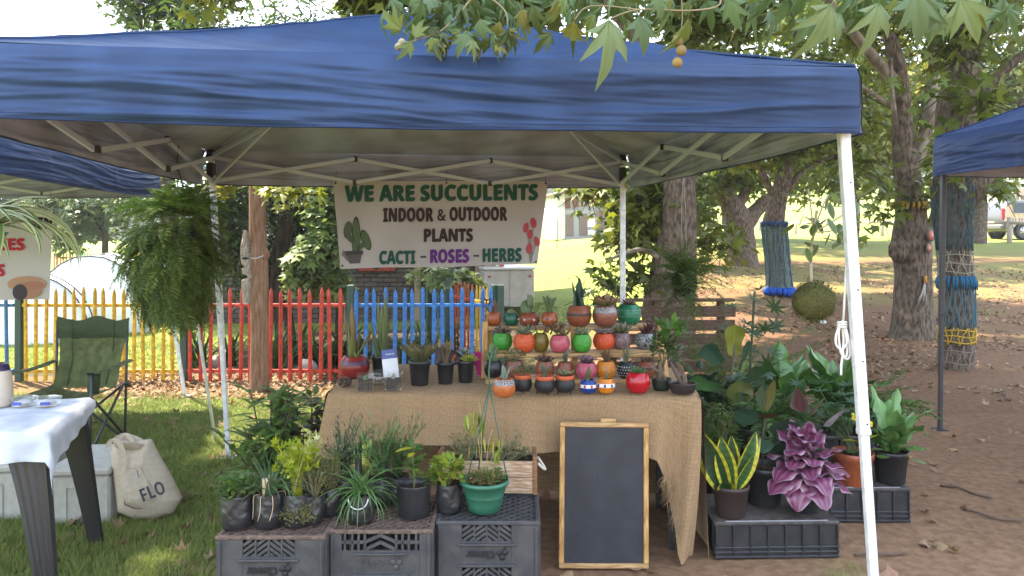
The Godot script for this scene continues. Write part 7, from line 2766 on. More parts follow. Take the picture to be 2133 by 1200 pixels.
	for q in [["broad wavy bird's nest fern, left of the two on the back tray", 1628, 4.68, C(.05, .12, .025), C(.10, .21, .04)], ["broad wavy bird's nest fern, right of the two on the back tray", 1738, 4.72, C(.045, .11, .025), C(.09, .19, .035)]]:
		t = thing("nursery_pot", q[0], "potted plant", Vector3(X(q[1], q[2]), hb, -q[2]), R(0, 6), "bird's nest ferns on the back tray")
		pot_body(t, CANPOT, .10, .13, M.black, Color.WHITE)
		wavy_fern(t, Vector3(0, .12, 0), 20, .42, .115, q[3], q[4], .75)
		wavy_fern(t, Vector3(0, .12, 0), 9, .30, .10, q[3], q[4], 1.25)
	# grey green lobed plant and small moss plant
	t = thing("nursery_pot", "grey green lobed foliage plant in a black pot at the left of the back tray", "potted plant", Vector3(X(1563, 4.45), 0, -4.45), 0)
	pot_body(t, CANPOT, .115, .40, M.black, Color.WHITE)
	for i in 34:
		var st := S()
		lobed_leaf(st, Transform3D(), R(.045, .075), vary(C(.075, .115, .07), .15), .3)
		var p := Vector3(R(-.17, .15), R(.44, .72), R(-.12, .1))
		part(t, "leaf", fin(st), M.leaf, Transform3D(any_basis(), p))
	for q in [[-.05, .40, .08, -.7, .35, .24, C(.07, .12, .075)], [.06, .40, .05, .8, .3, .22, C(.08, .09, .025)]]:
		part(t, "long_leaf", leaf_mesh(q[5], .06, -.1, "lance", [q[6]], 6, .2), M.gloss_leaf, lx(Vector3(q[0], q[1], q[2]), q[3], q[4]))
	st2 = S()
	col = C(.07, .07, .03)
	for i in 8:
		tube(st2, curve(Vector3(0, .36, 0), Vector3(R(-.04, .04), .5, 0), Vector3(R(-.14, .12), R(.5, .68), R(-.08, .08)), 4), .003, 4)
	part(t, "stem", fin(st2), M.plain)
	col = Color.WHITE
	t = thing("nursery_pot", "fine mossy light green plant just right of the burlap corner", "potted plant", Vector3(X(1506, 4.1), 0, -4.1), 0)
	pot_body(t, CANPOT, .07, .36, M.black, Color.WHITE)
	bush(t, "foliage", Vector3(0, .49, 0), Vector3(.10, .11, .09), 420, .02, .008, "oval", C(.08, .13, .03), C(.14, .20, .045), null, 12)
	# large leaved fig behind the table corner
	t = thing("nursery_pot", "fiddle leaf fig with broad dark and olive leaves behind the table's right corner", "potted plant", Vector3(X(1510, 4.55), 0, -4.55), 0)
	pot_body(t, CANPOT, .13, .30, M.black, Color.WHITE)
	st2 = S()
	col = C(.09, .075, .05)
	tube(st2, smooth_path([Vector3(0, .25, 0), Vector3(.01, .5, 0), Vector3(.05, .75, 0), Vector3(.06, .92, 0)], 4), .009, 6)
	part(t, "stem", fin(st2), M.plain)
	col = Color.WHITE
	for q in [[-.02, .74, .0, -1.25, .75, .26, .19, C(.04, .085, .055), .5], [.05, .78, .0, .1, .05, .27, .19, C(.14, .15, .02), .25], [.09, .70, .0, 1.1, .25, .26, .07, C(.03, .06, .03), .1], [-.03, .60, .05, -1.5, 1.25, .31, .16, C(.065, .15, .045), .4], [.04, .42, .10, .35, .15, .33, .24, C(.075, .09, .02), -.1], [.02, .55, .05, .6, 1.0, .2, .1, C(.12, .17, .06), .6], [-.08, .55, -.05, -.9, .6, .25, .16, C(.025, .05, .025), .5], [.0, .50, -.05, -2.0, .9, .28, .18, C(.03, .06, .03), .6], [.10, .60, -.05, 1.9, .9, .24, .15, C(.04, .07, .03), .6], [.08, .66, .03, .9, .3, .16, .05, C(.14, .17, .06), .1], [-.02, .44, .05, -1.0, 1.3, .2, .12, C(.03, .06, .03), .5]]:
		var c: Color = q[7]
		part(t, "leaf", leaf_mesh(q[5], q[6], q[8], "fiddle", [[-1.0, c], [-.5, c * 1.12], [-.04, c], [0.0, c * 1.8], [.04, c], [.5, c * .9], [1.0, c]], 10, .18, .12), M.gloss_leaf, lx(Vector3(q[0], q[1], q[2]), q[3], q[4], .76, -q[3] * .75))
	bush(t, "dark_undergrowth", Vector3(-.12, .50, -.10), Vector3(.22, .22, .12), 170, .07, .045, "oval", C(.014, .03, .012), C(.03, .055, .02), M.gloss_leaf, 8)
	bush(t, "side_foliage", Vector3(.05, .44, .06), Vector3(.2, .13, .1), 90, .075, .045, "oval", C(.03, .06, .025), C(.07, .11, .035), M.gloss_leaf, 8)
	# tall thin stem
	t = thing("nursery_pot", "tall thin stemmed sapling with a few fingered leaves rising behind the fig", "potted plant", Vector3(X(1562, 4.75), 0, -4.75), 0)
	pot_body(t, CANPOT, .10, .30, M.black, Color.WHITE)
	st2 = S()
	col = C(.045, .06, .03)
	tube(st2, smooth_path([Vector3(0, .25, 0), Vector3(.0, .6, 0), Vector3(.015, .9, 0), Vector3(.03, 1.16, 0)], 4), .008, 6)
	part(t, "stem", fin(st2), M.plain)
	col = Color.WHITE
	for i in 15:
		palmate(t, Vector3(R(-.18, .2), R(.9, 1.2) if i < 10 else R(.5, .85), R(-.1, .1)), R(.06, .085), vary(C(.05, .085, .04), .2), R(0, 6), R(.2, 1.2))
	# fine ferns that fill the gaps
	for q in [["fine feathery green fern between the burlap corner and the fig", 1476, 4.35, .40], ["fine feathery green fern behind the rubber plant", 1602, 4.40, .46], ["fine feathery green fern behind the orange pot", 1800, 4.62, .44]]:
		t = thing("nursery_pot", q[0], "potted plant", Vector3(X(q[1], q[2]), 0 if q[1] < 1500 else .308, -q[2]), R(0, 6), "feathery ferns among the right hand pots")
		pot_body(t, CANPOT, .08, .26 if q[1] < 1500 else .10, M.black, Color.WHITE)
		var xfs := []
		var cs := []
		var top := .25 if q[1] < 1500 else .09
		var fr := frond_mesh(q[3], .075, 1.1, 120, C(.055, .11, .025), C(.11, .18, .04), .009)
		for i in 44:
			xfs.append(lx(Vector3(R(-.04, .04), top, R(-.04, .04)), R(0, 6.28), R(.05, .95), R(.6, 1.1)))
			cs.append(vary(Color.WHITE, .25))
		scatter(t, "fronds", fr, M.leaf, xfs, cs).set_meta("kind", "stuff")
	# pallet
	t = thing("wooden_pallet", "weathered brown pallet standing on edge behind the plant shelf", "pallet", Vector3(X(1400, 6.0), ground_y(1.2, -6.0), -6.0), 0.02)
	var pw := 1.0
	for k2 in 9:
		part(t, "slat", box_mesh(Vector3(pw * R(.97, 1.0), .085, .018), .003), M.old_wood, Transform3D(Basis(Vector3.BACK, R(-.006, .006)), Vector3(R(-.01, .01), .06 + k2 * .108, 0.012)))
	part(t, "top_rail", box_mesh(Vector3(pw, .022, .10), .003), M.old_wood, Transform3D(Basis(), Vector3(0, 1.01, -.05)))
	for x in [-.46, -.12, .40]:
		part(t, "bearer", box_mesh(Vector3(.05, .99, .08), .003), M.old_wood, Transform3D(Basis(), Vector3(x, .5, -.05)))


# ---------- hanging things ----------
func make_hanging() -> void:
	# the big fern
	var c := P(362, 478, 4.62)
	var t := thing("hanging_fern", "large dense green fern hanging under the left side of the gazebo", "hanging plant", c, 0)
	var st := S()
	lathe(st, [[0, -.14], [.09, -.14], [.13, 0], [.14, .02], [.125, .02], [.12, -.02], [0, -.02]], 20)
	part(t, "pot", fin(st), M.black)
	st = S()
	for a in [.3, 2.4, 4.5]:
		tube(st, [Vector3(cos(a) * .135, .01, sin(a) * .135), Vector3(.02, .40, 0)], .003, 4)
	tube(st, [Vector3(.02, .40, 0), Vector3(.03, .52, 0)], .004, 5)
	part(t, "hanger", fin(st), M.dark_plastic)
	var dk := C(.068, .115, .016)
	var lt := C(.15, .20, .03)
	var xfs := []
	var cs := []
	var fr := frond_mesh(.32, .055, 1.9, 110, dk, lt, .007)
	for i in 620:
		var v := Vector3(R(-1, 1), R(-1, .75), R(-1, 1)).normalized()
		var base := v * Vector3(.16, .33, .16) * R(.5, 1) * Vector3(1 + .6 * minf(0, v.y), 1, 1 + .6 * minf(0, v.y)) + Vector3(0, -.20, 0)
		xfs.append(lx(base, atan2(v.x, v.z) + R(-.4, .4), clampf(acos(v.y) * .55, .1, 1.3) + R(-.2, .2), R(.55, 1.02), R(-.6, .6)))
		cs.append(vary(C(1, 1, 1), .3))
	scatter(t, "hanging_fronds", fr, M.leaf, xfs, cs).set_meta("kind", "stuff")
	xfs = []
	cs = []
	fr = frond_mesh(.33, .06, 1.3, 130, C(.10, .18, .02), C(.18, .26, .035), .006)
	for i in 120:
		var yaw := R(0, 6.28)
		xfs.append(lx(Vector3(R(-.1, .1), .08, R(-.1, .1)), yaw, R(.0, .75), R(.6, 1.15)))
		cs.append(vary(C(1, 1, 1), .2))
	scatter(t, "young_fronds", fr, M.leaf, xfs, cs).set_meta("kind", "stuff")
	# spider plant at the left edge
	c = P(-48, 490, 2.62)
	t = thing("spider_plant", "spider plant with pale striped arching leaves in a teal pot at the left edge", "hanging plant", c, 0)
	st = S()
	lathe(st, [[0, -.10], [.06, -.10], [.085, 0], [.092, .01], [.085, .012], [.08, -.01], [0, -.01]], 22)
	part(t, "pot", fin(st), mat(C(.012, .13, .12), .35))
	st = S()
	for a in [.3, 2.4, 4.5]:
		tube(st, [Vector3(cos(a) * .088, .01, sin(a) * .088), Vector3(0, .35, 0)], .002, 4)
	tube(st, [Vector3(0, .35, 0), Vector3(0, .40, 0)], .003, 4)
	part(t, "hanger", fin(st), M.dark_plastic)
	var pale := C(.44, .46, .30)
	var grn := C(.11, .19, .05)
	var blades := []
	for q in [[.42, 2.5], [.34, 2.2], [.46, 2.9], [.28, 1.6]]:
		blades.append(leaf_mesh(q[0], .027, q[1], "sword", [[-1.0, pale], [-.55, pale], [-.5, grn], [.5, grn], [.55, pale], [1.0, pale]], 14, .5))
	for i in 46:
		var yaw := R(0, 6.28) if i > 22 else R(.6, 2.6)
		part(t, "leaf", blades[i % 4], M.leaf, lx(Vector3(R(-.03, .03), 0, R(-.03, .03)), yaw, R(.15, .95), R(.75, 1.1), R(-.3, .3)))
	# moss balls
	for q in [["moss ball with a pale leaved sapling hanging by the white gazebo leg", 1695, 628, 2.85, 43, C(.078, .074, .028), true], ["dark moss ball with feathery asparagus fern hanging before the thick trunk", 1425, 590, 4.5, 27, C(.028, .036, .014), false]]:
		var d: float = q[3]
		var k := d / F
		c = P(q[1], q[2], d)
		t = thing("moss_ball", q[0], "hanging plant", c, 0, "hanging moss balls")
		var r: float = q[4] * k
		st = S()
		ball(st, Vector3.ZERO, Vector3(r, r * .94, r), 28, .22, 1.2)
		part(t, "ball", fin(st), tri_map(mat(Color.WHITE, 1.0, .1), tex(lin(noise_img(256, .05, 4, (q[5] as Color) * .5, (q[5] as Color) * 1.5, FastNoiseLite.TYPE_SIMPLEX, 1.9))), M.bumpy.normal_texture, 12.0, false))
		st = S()
		for i in 900:
			var v := Vector3(R(-1, 1), R(-1, 1), R(-1, 1)).normalized()
			add_leaf(st, Transform3D(Basis.looking_at(v, Vector3(.1, .9, .3)) * Basis(Vector3.RIGHT, -PI / 2 + R(-.9, .9)), v * r * R(.93, 1.02)), r * .16, r * .055, .8, "oval", [vary((q[5] as Color) * R(.7, 1.5), .2)], 2, .1)
		part(t, "moss", fin(st), M.leaf_soft).set_meta("kind", "stuff")
		st = S()
		col = C(.34, .28, .2) if q[6] else C(.3, .28, .2)
		if q[6]:
			tube(st, smooth_path([Vector3(-.008, r * .8, 0), Vector3(-.010, .16, 0), Vector3(-.002, .25, 0), Vector3(.012, .34, 0)], 4), .0055, 6)
			for e in [[.07, .40], [-.03, .42], [.12, .33], [.17, .30]]:
				tube(st, curve(Vector3(.0, .26, 0), Vector3(e[0] * .4, e[1] - .05, .0), Vector3(e[0], e[1], R(-.05, .05)), 5), .003, 5)
			part(t, "stem", fin(st), M.plain)
			col = Color.WHITE
			var fl := []
			for v in 3:
				var g = [C(.12, .17, .07), C(.19, .23, .10), C(.10, .15, .05)][v]
				fl.append(leaf_mesh(.085, .038, [.5, .8, .2][v], "oval", [[-1.0, C(.36, .37, .24)], [-.6, g], [0.0, g * 1.2], [.6, g], [1.0, C(.36, .37, .24)]], 6, .25))
			for i in 60:
				part(t, "leaf", fl[i % 3], M.leaf, lx(Vector3(R(-.06, .20), R(.20, .43), R(-.09, .09)), R(0, 6.28), R(1.1, 2.8), R(.6, 1.0)))
		else:
			for e in [-.01, .015]:
				tube(st, [Vector3(e, r * .9, 0), Vector3(e - .005, .42, 0), Vector3(-.005, .66, .0)], .0016, 4)
			part(t, "string", fin(st), M.plain)
			col = Color.WHITE
			xfs = []
			cs = []
			fr = frond_mesh(.30, .05, .9, 90, C(.055, .10, .015), C(.11, .15, .025), .0045)
			for i in 64:
				xfs.append(lx(Vector3(R(-.05, .05), r * .6, R(-.05, .05)), R(0, 6.28), R(.0, 1.5), R(.6, 1.25)))
				cs.append(vary(Color.WHITE * .9, .3))
			for i in 26:
				xfs.append(lx(Vector3(R(-.05, .05), -r * .3, R(-.03, .05)), R(0, 6.28), R(.9, 2.2), R(.6, 1.2)))
				cs.append(vary(Color.WHITE * .75, .3))
			scatter(t, "fern_fronds", fr, M.leaf, xfs, cs).set_meta("kind", "stuff")
	# airy tall asparagus between shelf and pallet
	t = thing("nursery_pot", "airy tall asparagus fern standing between the shelf and the pallet", "potted plant", Vector3(X(1520, 5.2), 0, -5.2), 0)
	pot_body(t, CANPOT, .10, .28, M.black, Color.WHITE)
	xfs = []
	cs = []
	fr = frond_mesh(.85, .10, .7, 170, C(.06, .10, .02), C(.11, .15, .03), .005)
	for i in 26:
		xfs.append(lx(Vector3(R(-.04, .04), .26, R(-.04, .04)), R(0, 6.28), R(.05, .5), R(.75, 1.15)))
		cs.append(vary(Color.WHITE, .2))
	scatter(t, "fronds", fr, M.leaf, xfs, cs).set_meta("kind", "stuff")
	# white rope by the right leg
	var d := 2.66
	c = P(1757, 690, d)
	var k := d / F
	t = thing("white_rope", "white rope tied from the tent corner in a looped bundle beside the leg", "rope", c, 0)
	st = S()
	tube(st, smooth_path([P(1771, 262, d) - c, P(1766, 480, d) - c, P(1757, 668, d) - c], 4), .0042, 6)
	part(t, "cord", fin(st), mat(C(.62, .59, .54), .9))
	for q in [[[1756, 668], [1744, 690], [1741, 715], [1752, 728], [1764, 715], [1760, 690], [1754, 672]], [[1758, 670], [1766, 700], [1771, 735], [1765, 748], [1756, 738], [1757, 705], [1753, 676]], [[1750, 674], [1747, 700], [1752, 735], [1763, 742], [1764, 715], [1758, 680]]]:
		st = S()
		var pts := []
		for e in q:
			pts.append(P(e[0], e[1], d - R(-.008, .008)) - c)
		tube(st, smooth_path(pts, 4), .0042, 6)
		part(t, "loop", fin(st), mat(C(.62, .59, .54), .9))
	st = S()
	for j in 3:
		var lp := []
		for e in 13:
			var a := TAU * e / 12
			lp.append(P(1754, 672 + j * 5, d) - c + Vector3(cos(a) * .014, sin(a) * .003, sin(a) * .012))
		tube(st, lp, .0042, 6)
	tube(st, smooth_path([P(1757, 735, d) - c, P(1753, 755, d) - c, P(1752, 782, d) - c], 4), .0042, 6)
	part(t, "knot", fin(st), mat(C(.62, .59, .54), .9))
	make_yarn()


# trunk axes as drawn in make_trees: py -> px, radius px
func on_trunk(path: Array, py: float) -> Array:
	for i in path.size() - 1:
		if py <= path[i][1] and py >= path[i + 1][1]:
			var t: float = (path[i][1] - py) / maxf(.001, path[i][1] - path[i + 1][1])
			return [lerpf(path[i][0], path[i + 1][0], t), lerpf(path[i][2], path[i + 1][2], t)]
	return [path[0][0], path[0][2]]

func net(t: Node3D, called: String, path: Array, d: float, y0: float, y1: float, n: int, m: Material, thick: float, slant := 1.0, rings := 0) -> void:
	var k := d / F
	for s in [-1, 1]:
		var st := S()
		for i in n:
			var pts := []
			for j in 9:
				var py := lerpf(y0, y1, j / 8.0)
				var q := on_trunk(path, py)
				var a = TAU * i / n + s * slant * j / 8.0 + .15 * nz.get_noise_2d(i * 40, j * 40)
				var r: float = (q[1] + 2.0) * k * 1.05
				pts.append(Vector3((q[0] - CX) * k, Y(py, d), -d) + Vector3(cos(a) * r, 0, sin(a) * r) - t.position)
			tube(st, pts, thick, 4)
		part(t, called, fin(st), m)
	for i in rings:
		var st := S()
		var py := lerpf(y0, y1, (i + .5) / rings)
		var q := on_trunk(path, py)
		var pts := []
		for j in 17:
			var a := TAU * j / 16
			var r: float = (q[1] + 2.0) * k * 1.05
			pts.append(Vector3((q[0] - CX) * k + cos(a) * r, Y(py, d) + .01 * sin(a * 3 + i), -d + sin(a) * r) - t.position)
		tube(st, pts, thick, 4)
		part(t, called, fin(st), m)

func fringe(t: Node3D, called: String, path: Array, d: float, py: float, len: float, n: int, m: Material, w := .012, out := .02) -> void:
	var k := d / F
	var q := on_trunk(path, py)
	var st := S()
	var c := Vector3((q[0] - CX) * k, Y(py, d), -d) - t.position
	for i in n:
		var a := TAU * i / n + R(-.1, .1)
		var r: float = q[1] * k * 1.06
		var v := Vector3(cos(a), 0, sin(a))
		tube(st, [c + v * r, c + v * (r + out) + Vector3(0, -len * .45, 0), c + v * (r + out * .8) + Vector3(R(-.01, .01), -len * R(.8, 1.1), 0)], [w, w, w * .5], 5)
	part(t, called, fin(st), m)

func make_yarn() -> void:
	var p3 := [[1626, 612, 24], [1620, 540, 22], [1612, 470, 23], [1616, 440, 20]]
	var kn := noise_img(256, .05, 3, C(.06, .08, .08), C(.17, .19, .165), FastNoiseLite.TYPE_SIMPLEX, 1.8, 4, 1)
	var knit := tri_map(mat(Color.WHITE, 1.0, .1), tex(lin(kn)), M.bumpy.normal_texture, 3.0)
	var t := thing("knitted_sleeve", "blue green knitted sleeve round the slim plane trunk, with a bright blue bottom ruffle", "yarn wrap", G(1626, 14.5), 0)
	var k := 14.5 / F
	var st := S()
	var rows := []
	for i in 21:
		var py := lerpf(608, 466, i / 20.0)
		var q := on_trunk(p3, py)
		var row := PackedVector3Array()
		for j in 24:
			var a := TAU * j / 24
			var r: float = q[1] * k * (1.12 + .05 * sin(i * 2.1) + .04 * nz.get_noise_2d(i * 30, j * 30) + (.16 if i < 2 else 0.0))
			row.append(Vector3((q[0] - CX) * k + cos(a) * r, Y(py, 14.5), -14.5 + sin(a) * r) - t.position)
		rows.append(row)
	grid(st, rows, true)
	part(t, "sleeve", fin(st), knit)
	fringe(t, "ruffle", p3, 14.42, 600, .13, 44, mat(C(.015, .07, .36), .95), .035, .06)
	fringe(t, "top_band", p3, 14.42, 462, .09, 30, mat(C(.02, .05, .13), .95), .025, .02)
	net(t, "knit_row", p3, 14.48, 600, 470, 9, mat(C(.08, .13, .135), 1.0), .012, .2, 0)
	for o in t.get_children():
		if o.name.begins_with("knit_row"):
			o.set_meta("kind", "stuff")
	var p4 := [[1902, 640, 38], [1902, 560, 36], [1898, 500, 37], [1897, 450, 31], [1892, 390, 27]]
	t = thing("yarn_band", "mustard yellow crocheted band round the trunk with the lump", "yarn wrap", P(1895, 425, 10.6), 0)
	fringe(t, "tuft", p4, 10.55, 421, .10, 40, mat(C(.33, .20, .025), .95), .02, .02)
	t = thing("crochet_patch", "two orange and grey crocheted hexagons pinned to the lumpy trunk", "yarn patch", P(1938, 490, 10.35), 0)
	k = 10.3 / F
	for q in [[0, 0, 15.0], [-5, -27, 11.0]]:
		for z in 3:
			st = S()
			lathe(st, [[0, .004], [q[2] * k * [1, .72, .4][z], .003], [q[2] * k * [1, .72, .4][z], 0]], 6)
			part(t, "hexagon", fin(st), mat([C(.10, .085, .08), C(.40, .13, .07), C(.45, .20, .16)][z], .95), Transform3D(Basis(Vector3.UP, .5) * Basis(Vector3.RIGHT, PI / 2), Vector3(q[0] * k, q[1] * k, .02 + z * .008)))
	st = S()
	for i in 10:
		tube(st, curve(Vector3(-12 * k, -98 * k, .0), Vector3(-12 * k + R(-.03, .02), -112 * k, .03), Vector3(-16 * k + R(-.1, .05), -128 * k - R(0, .12), .03), 4), .006, 4)
	part(t, "thread_tassel", fin(st), mat(C(.35, .33, .30), .95))
	part(t, "tassel_head", capsule(.022, .09), mat(C(.42, .2, .03), .95), Transform3D(Basis(), Vector3(-11 * k, -92 * k, .01)))
	var p5 := [[1990, 775, 33], [1990, 760, 31], [1994, 680, 31], [1994, 600, 30], [1988, 520, 30], [1984, 440, 35], [1984, 390, 36], [1984, 300, 36]]
	t = thing("tree_nets", "dark blue, grey, bright blue and yellow nets wound round the trunk by the black pole", "yarn wrap", G(1990, 8.6), 0)
	var d := 8.58
	net(t, "dark_blue_net", p5, d, 522, 372, 22, mat(C(.035, .07, .085), .95), .0045, 1.1)
	net(t, "dark_blue_net", p5, d - .012, 520, 376, 22, mat(C(.05, .085, .08), .95), .004, -.4)
	net(t, "grey_net", p5, d, 575, 522, 9, mat(C(.26, .24, .17), .95), .005, .5, 3)
	fringe(t, "blue_fringe", p5, d, 574, .15, 46, mat(C(.015, .10, .18), .95), .012, .03)
	net(t, "blue_net", p5, d, 682, 590, 20, mat(C(.05, .14, .18), .95), .0045, .5)
	net(t, "yellow_net", p5, d, 716, 680, 10, mat(C(.42, .27, .02), .95), .007, .25, 3)
	net(t, "brown_net", p5, d, 765, 716, 9, mat(C(.20, .16, .13), .95), .0045, .4, 2)
	fringe(t, "yellow_tuft", p5, d, 372, .09, 12, mat(C(.33, .2, .02), .95), .008, .02)


# ---------- boughs in front of the tent ----------
func plane_leaf_mesh(s: float, c: Color, bend: float, seed_: float, shut := 1.0) -> ArrayMesh:
	var st := S()
	var spec := [[-2.7, .10], [-2.3, .34], [-1.95, .64], [-1.72, .50], [-1.5, .40], [-1.28, .62], [-1.0, 1.0], [-.84, .72], [-.6, .50], [-.34, .82], [-.22, .95], [0, 1.30], [.22, .95], [.34, .82], [.6, .50], [.84, .72], [1.0, 1.0], [1.28, .62], [1.5, .40], [1.72, .50], [1.95, .64], [2.3, .34], [2.7, .10]]
	var rows := []
	var cols := []
	for f in [0.0, .3, .62, 1.0]:
		var row := PackedVector3Array()
		for q in spec:
			var a: float = q[0] * shut
			var r: float = q[1] * f * (1.0 + .09 * sin(seed_ + a * 7))
			var x := sin(a) * r
			var y = .25 * f + cos(a) * r
			var z := -bend * r * r + .20 * absf(sin(a * 1.9)) * r + .05 * sin(seed_ * 3 + a * 5) * r
			row.append(Vector3(x, y, z) * s)
		rows.append(row)
		cols.append(c * lerpf(1.15, .95, f))
	grid(st, rows, false, [], cols)
	# veins
	col = c * 1.5
	for a in [-1.95, -1.0, 0.0, 1.0, 1.95]:
		var r := 1.0 if a != 0.0 else 1.2
		if absf(a) > 1.5:
			r = .6
		a *= shut
		var pts := []
		for i in 4:
			var f := i / 3.0 * .9
			var rr: float = r * f
			pts.append(Vector3(sin(a) * rr, .25 * f + cos(a) * rr, -bend * rr * rr + .10 * absf(sin(a * 1.9)) * rr + .012) * s)
		tube(st, pts, [s * .012, s * .009, s * .006, s * .003], 3)
	tube(st, [Vector3.ZERO, Vector3(0, -.25, .04) * s, Vector3(0, -.5, .14) * s], s * .014, 4)
	col = Color.WHITE
	return fin(st)

func make_branch() -> void:
	var t := get_node("overhanging_plane_tree") as Node3D
	var greens := [C(.17, .23, .10), C(.12, .18, .075), C(.085, .14, .045), C(.16, .20, .05), C(.22, .21, .05), C(.075, .105, .03)]
	var meshes := []
	for g in greens:
		for b in [.45, 1.0]:
			meshes.append(plane_leaf_mesh(.1, vary(g, .08), b, R(0, 6), .74 if b < .5 else .52))
	# px, py of the stalk end, length px, heading of the tip (0 = down, + = right), tone, depth, tilt
	var L := [
		[1268, 42, 118, .05, 0, 2.05, .25], [1330, 34, 78, .35, 1, 2.12, .3], [1345, 45, 60, .2, 1, 2.2, .5], [1195, 45, 78, -.08, 4, 2.08, 1.1], [1240, 30, 55, -.7, 3, 2.15, .6], [1300, 50, 60, .5, 3, 2.2, .8], [1433, 40, 82, .05, 3, 2.05, .8], [1370, -6, 46, .2, 1, 2.05, .3], [1395, 0, 50, -.3, 2, 2.2, .4], [1470, 0, 60, .4, 2, 2.3, .5], [1520, -5, 70, .2, 1, 2.1, .4], [1560, 0, 60, -.4, 2, 2.25, .6], [1290, 5, 50, -.4, 2, 2.25, .6], [1160, 0, 50, .2, 4, 2.2, .8], [1180, -6, 40, -.6, 0, 2.1, .6],
		[1733, 8, 108, -.35, 0, 2.0, .35], [1752, 30, 70, -.7, 0, 2.1, .3], [1690, 40, 58, -.5, 1, 2.15, .5], [1830, 6, 95, -.12, 0, 2.02, .3], [1905, -20, 110, .25, 1, 2.0, .3], [1925, -4, 90, .1, 1, 2.05, .5], [1870, -10, 60, -.3, 3, 2.1, .5], [2000, -4, 95, .5, 0, 2.0, .35], [2030, 15, 75, .25, 3, 2.1, .6], [2090, -5, 70, .1, 2, 2.3, .5], [1985, 30, 60, -.6, 0, 2.1, .5], [1960, 40, 45, -.9, 1, 2.05, .4], [1780, -6, 50, .6, 2, 2.25, .5], [2120, 5, 60, -.3, 2, 2.4, .5],
		[838, 62, 62, -2.2, 3, 2.36, .2], [866, 80, 46, 2.9, 3, 2.36, .2], [858, 88, 42, -.6, 0, 2.34, .3], [898, 78, 42, .3, 3, 2.36, .4], [920, 86, 36, -.3, 4, 2.37, .4], [972, 70, 52, -.5, 1, 2.35, .3], [980, 82, 40, .4, 0, 2.33, .4], [1000, 40, 56, .15, 1, 2.36, .35], [1040, 45, 64, -.2, 4, 2.37, .6], [1058, 60, 56, .1, 5, 2.37, .4], [940, 30, 42, -.5, 1, 2.4, .4], [960, 14, 40, .3, 2, 2.4, .4], [878, 2, 52, -.1, 2, 2.36, .4], [860, -5, 44, .3, 1, 2.38, .4], [1020, 85, 42, -.9, 5, 2.37, .4], [1085, 20, 48, .3, 4, 2.4, .5], [1110, 10, 60, .1, 5, 2.38, .5], [1150, 70, 50, -.9, 5, 2.4, .5], [930, 60, 34, 1.6, 2, 2.38, .3], [1030, 95, 30, 1.2, 4, 2.36, .4],
		[820, -10, 44, -.2, 2, 2.45, .4], [900, -10, 40, .4, 5, 2.45, .4], [990, -8, 50, -.3, 5, 2.45, .5], [1050, -10, 50, .2, 2, 2.45, .5], [1210, -15, 45, .3, 5, 2.3, .5], [1330, -20, 45, -.2, 2, 2.2, .5], [1440, -15, 50, .1, 5, 2.3, .4], [1610, -20, 45, -.3, 2, 2.3, .5], [1660, -15, 55, .2, 2, 2.3, .5]]
	for i in L.size():
		var q: Array = L[i]
		var d: float = q[5]
		var s: float = q[2] * d / F / 1.42 / .1
		# local +Y of the leaf (stalk to tip) points down the picture
		var b := Basis(Vector3.BACK, q[3]) * Basis(Vector3.RIGHT, q[6] * .9 - .3) * Basis(Vector3.UP, R(-.9, .9)) * Basis(Vector3.BACK, PI)
		part(t, "leaf", meshes[q[4] * 2 + (1 if q[6] > .5 else 0)], M.leaf, Transform3D(b.scaled(Vector3.ONE * s), P(q[0], q[1], d) - t.position))
	# more leaves crowding along the same boughs
	for q in [[1110, 1620, -28, 22, 46, 2.15, 2.45], [800, 1100, -22, 40, 46, 2.40, 2.55], [1640, 2130, -30, 24, 50, 2.1, 2.5], [870, 1075, 55, 88, 24, 2.36, 2.39]]:
		for i in int(q[4]):
			var d := R(q[5], q[6])
			var s := R(34, 66) * d / F / .15
			if q[4] < 30:
				s *= .72
			var b := Basis(Vector3.BACK, R(-.9, .9)) * Basis(Vector3.RIGHT, R(-.7, .7)) * Basis(Vector3.UP, R(-1.3, 1.3)) * Basis(Vector3.BACK, PI)
			part(t, "leaf", meshes[[2, 3, 4, 5, 5, 10, 11, 10, 11, 6, 3, 1, 9][rng.randi() % 13]], M.leaf, Transform3D(b.scaled(Vector3.ONE * s), P(R(q[0], q[1]), R(q[2], q[3]), d) - t.position))
	# twigs
	var st := S()
	col = C(.22, .17, .09)
	for q in [[[1372, -440, 2.1, 7], [1430, -200, 2.1, 6], [1480, -40, 2.1, 5], [1500, 8, 2.1, 4], [1440, 22, 2.08, 3.5], [1330, 20, 2.08, 3], [1268, 40, 2.06, 2.5]], [[1330, 20, 2.08, 3], [1230, 12, 2.1, 2.5], [1195, 44, 2.09, 2]], [[1372, -440, 2.1, 7], [1410, -100, 2.1, 3], [1421, 20, 2.1, 2], [1418, 70, 2.1, 2], [1412, 122, 2.1, 2]], [[1372, -440, 2.1, 8], [1650, -220, 2.05, 6], [1800, -60, 2.05, 5], [1900, -25, 2.05, 4], [2010, -8, 2.05, 3]], [[1800, -60, 2.05, 4], [1760, -20, 2.05, 3], [1733, 8, 2.03, 2.5]], [[1372, -440, 2.1, 8], [1150, -150, 2.3, 6], [1000, -20, 2.4, 5], [960, 25, 2.4, 4], [930, 55, 2.39, 3.5], [905, 72, 2.38, 3], [850, 88, 2.37, 2]], [[1000, -20, 2.4, 4], [1050, 20, 2.39, 3], [1058, 60, 2.38, 2]]]:
		var pts := []
		var rs := []
		for e in q:
			pts.append(P(e[0], e[1], e[2]) - t.position)
			rs.append(e[3] * e[2] / F * .5)
		tube(st, smooth_path(pts, 4), smooth_vals(rs, 4), 6)
	part(t, "twig", fin(st), M.plain)
	col = Color.WHITE
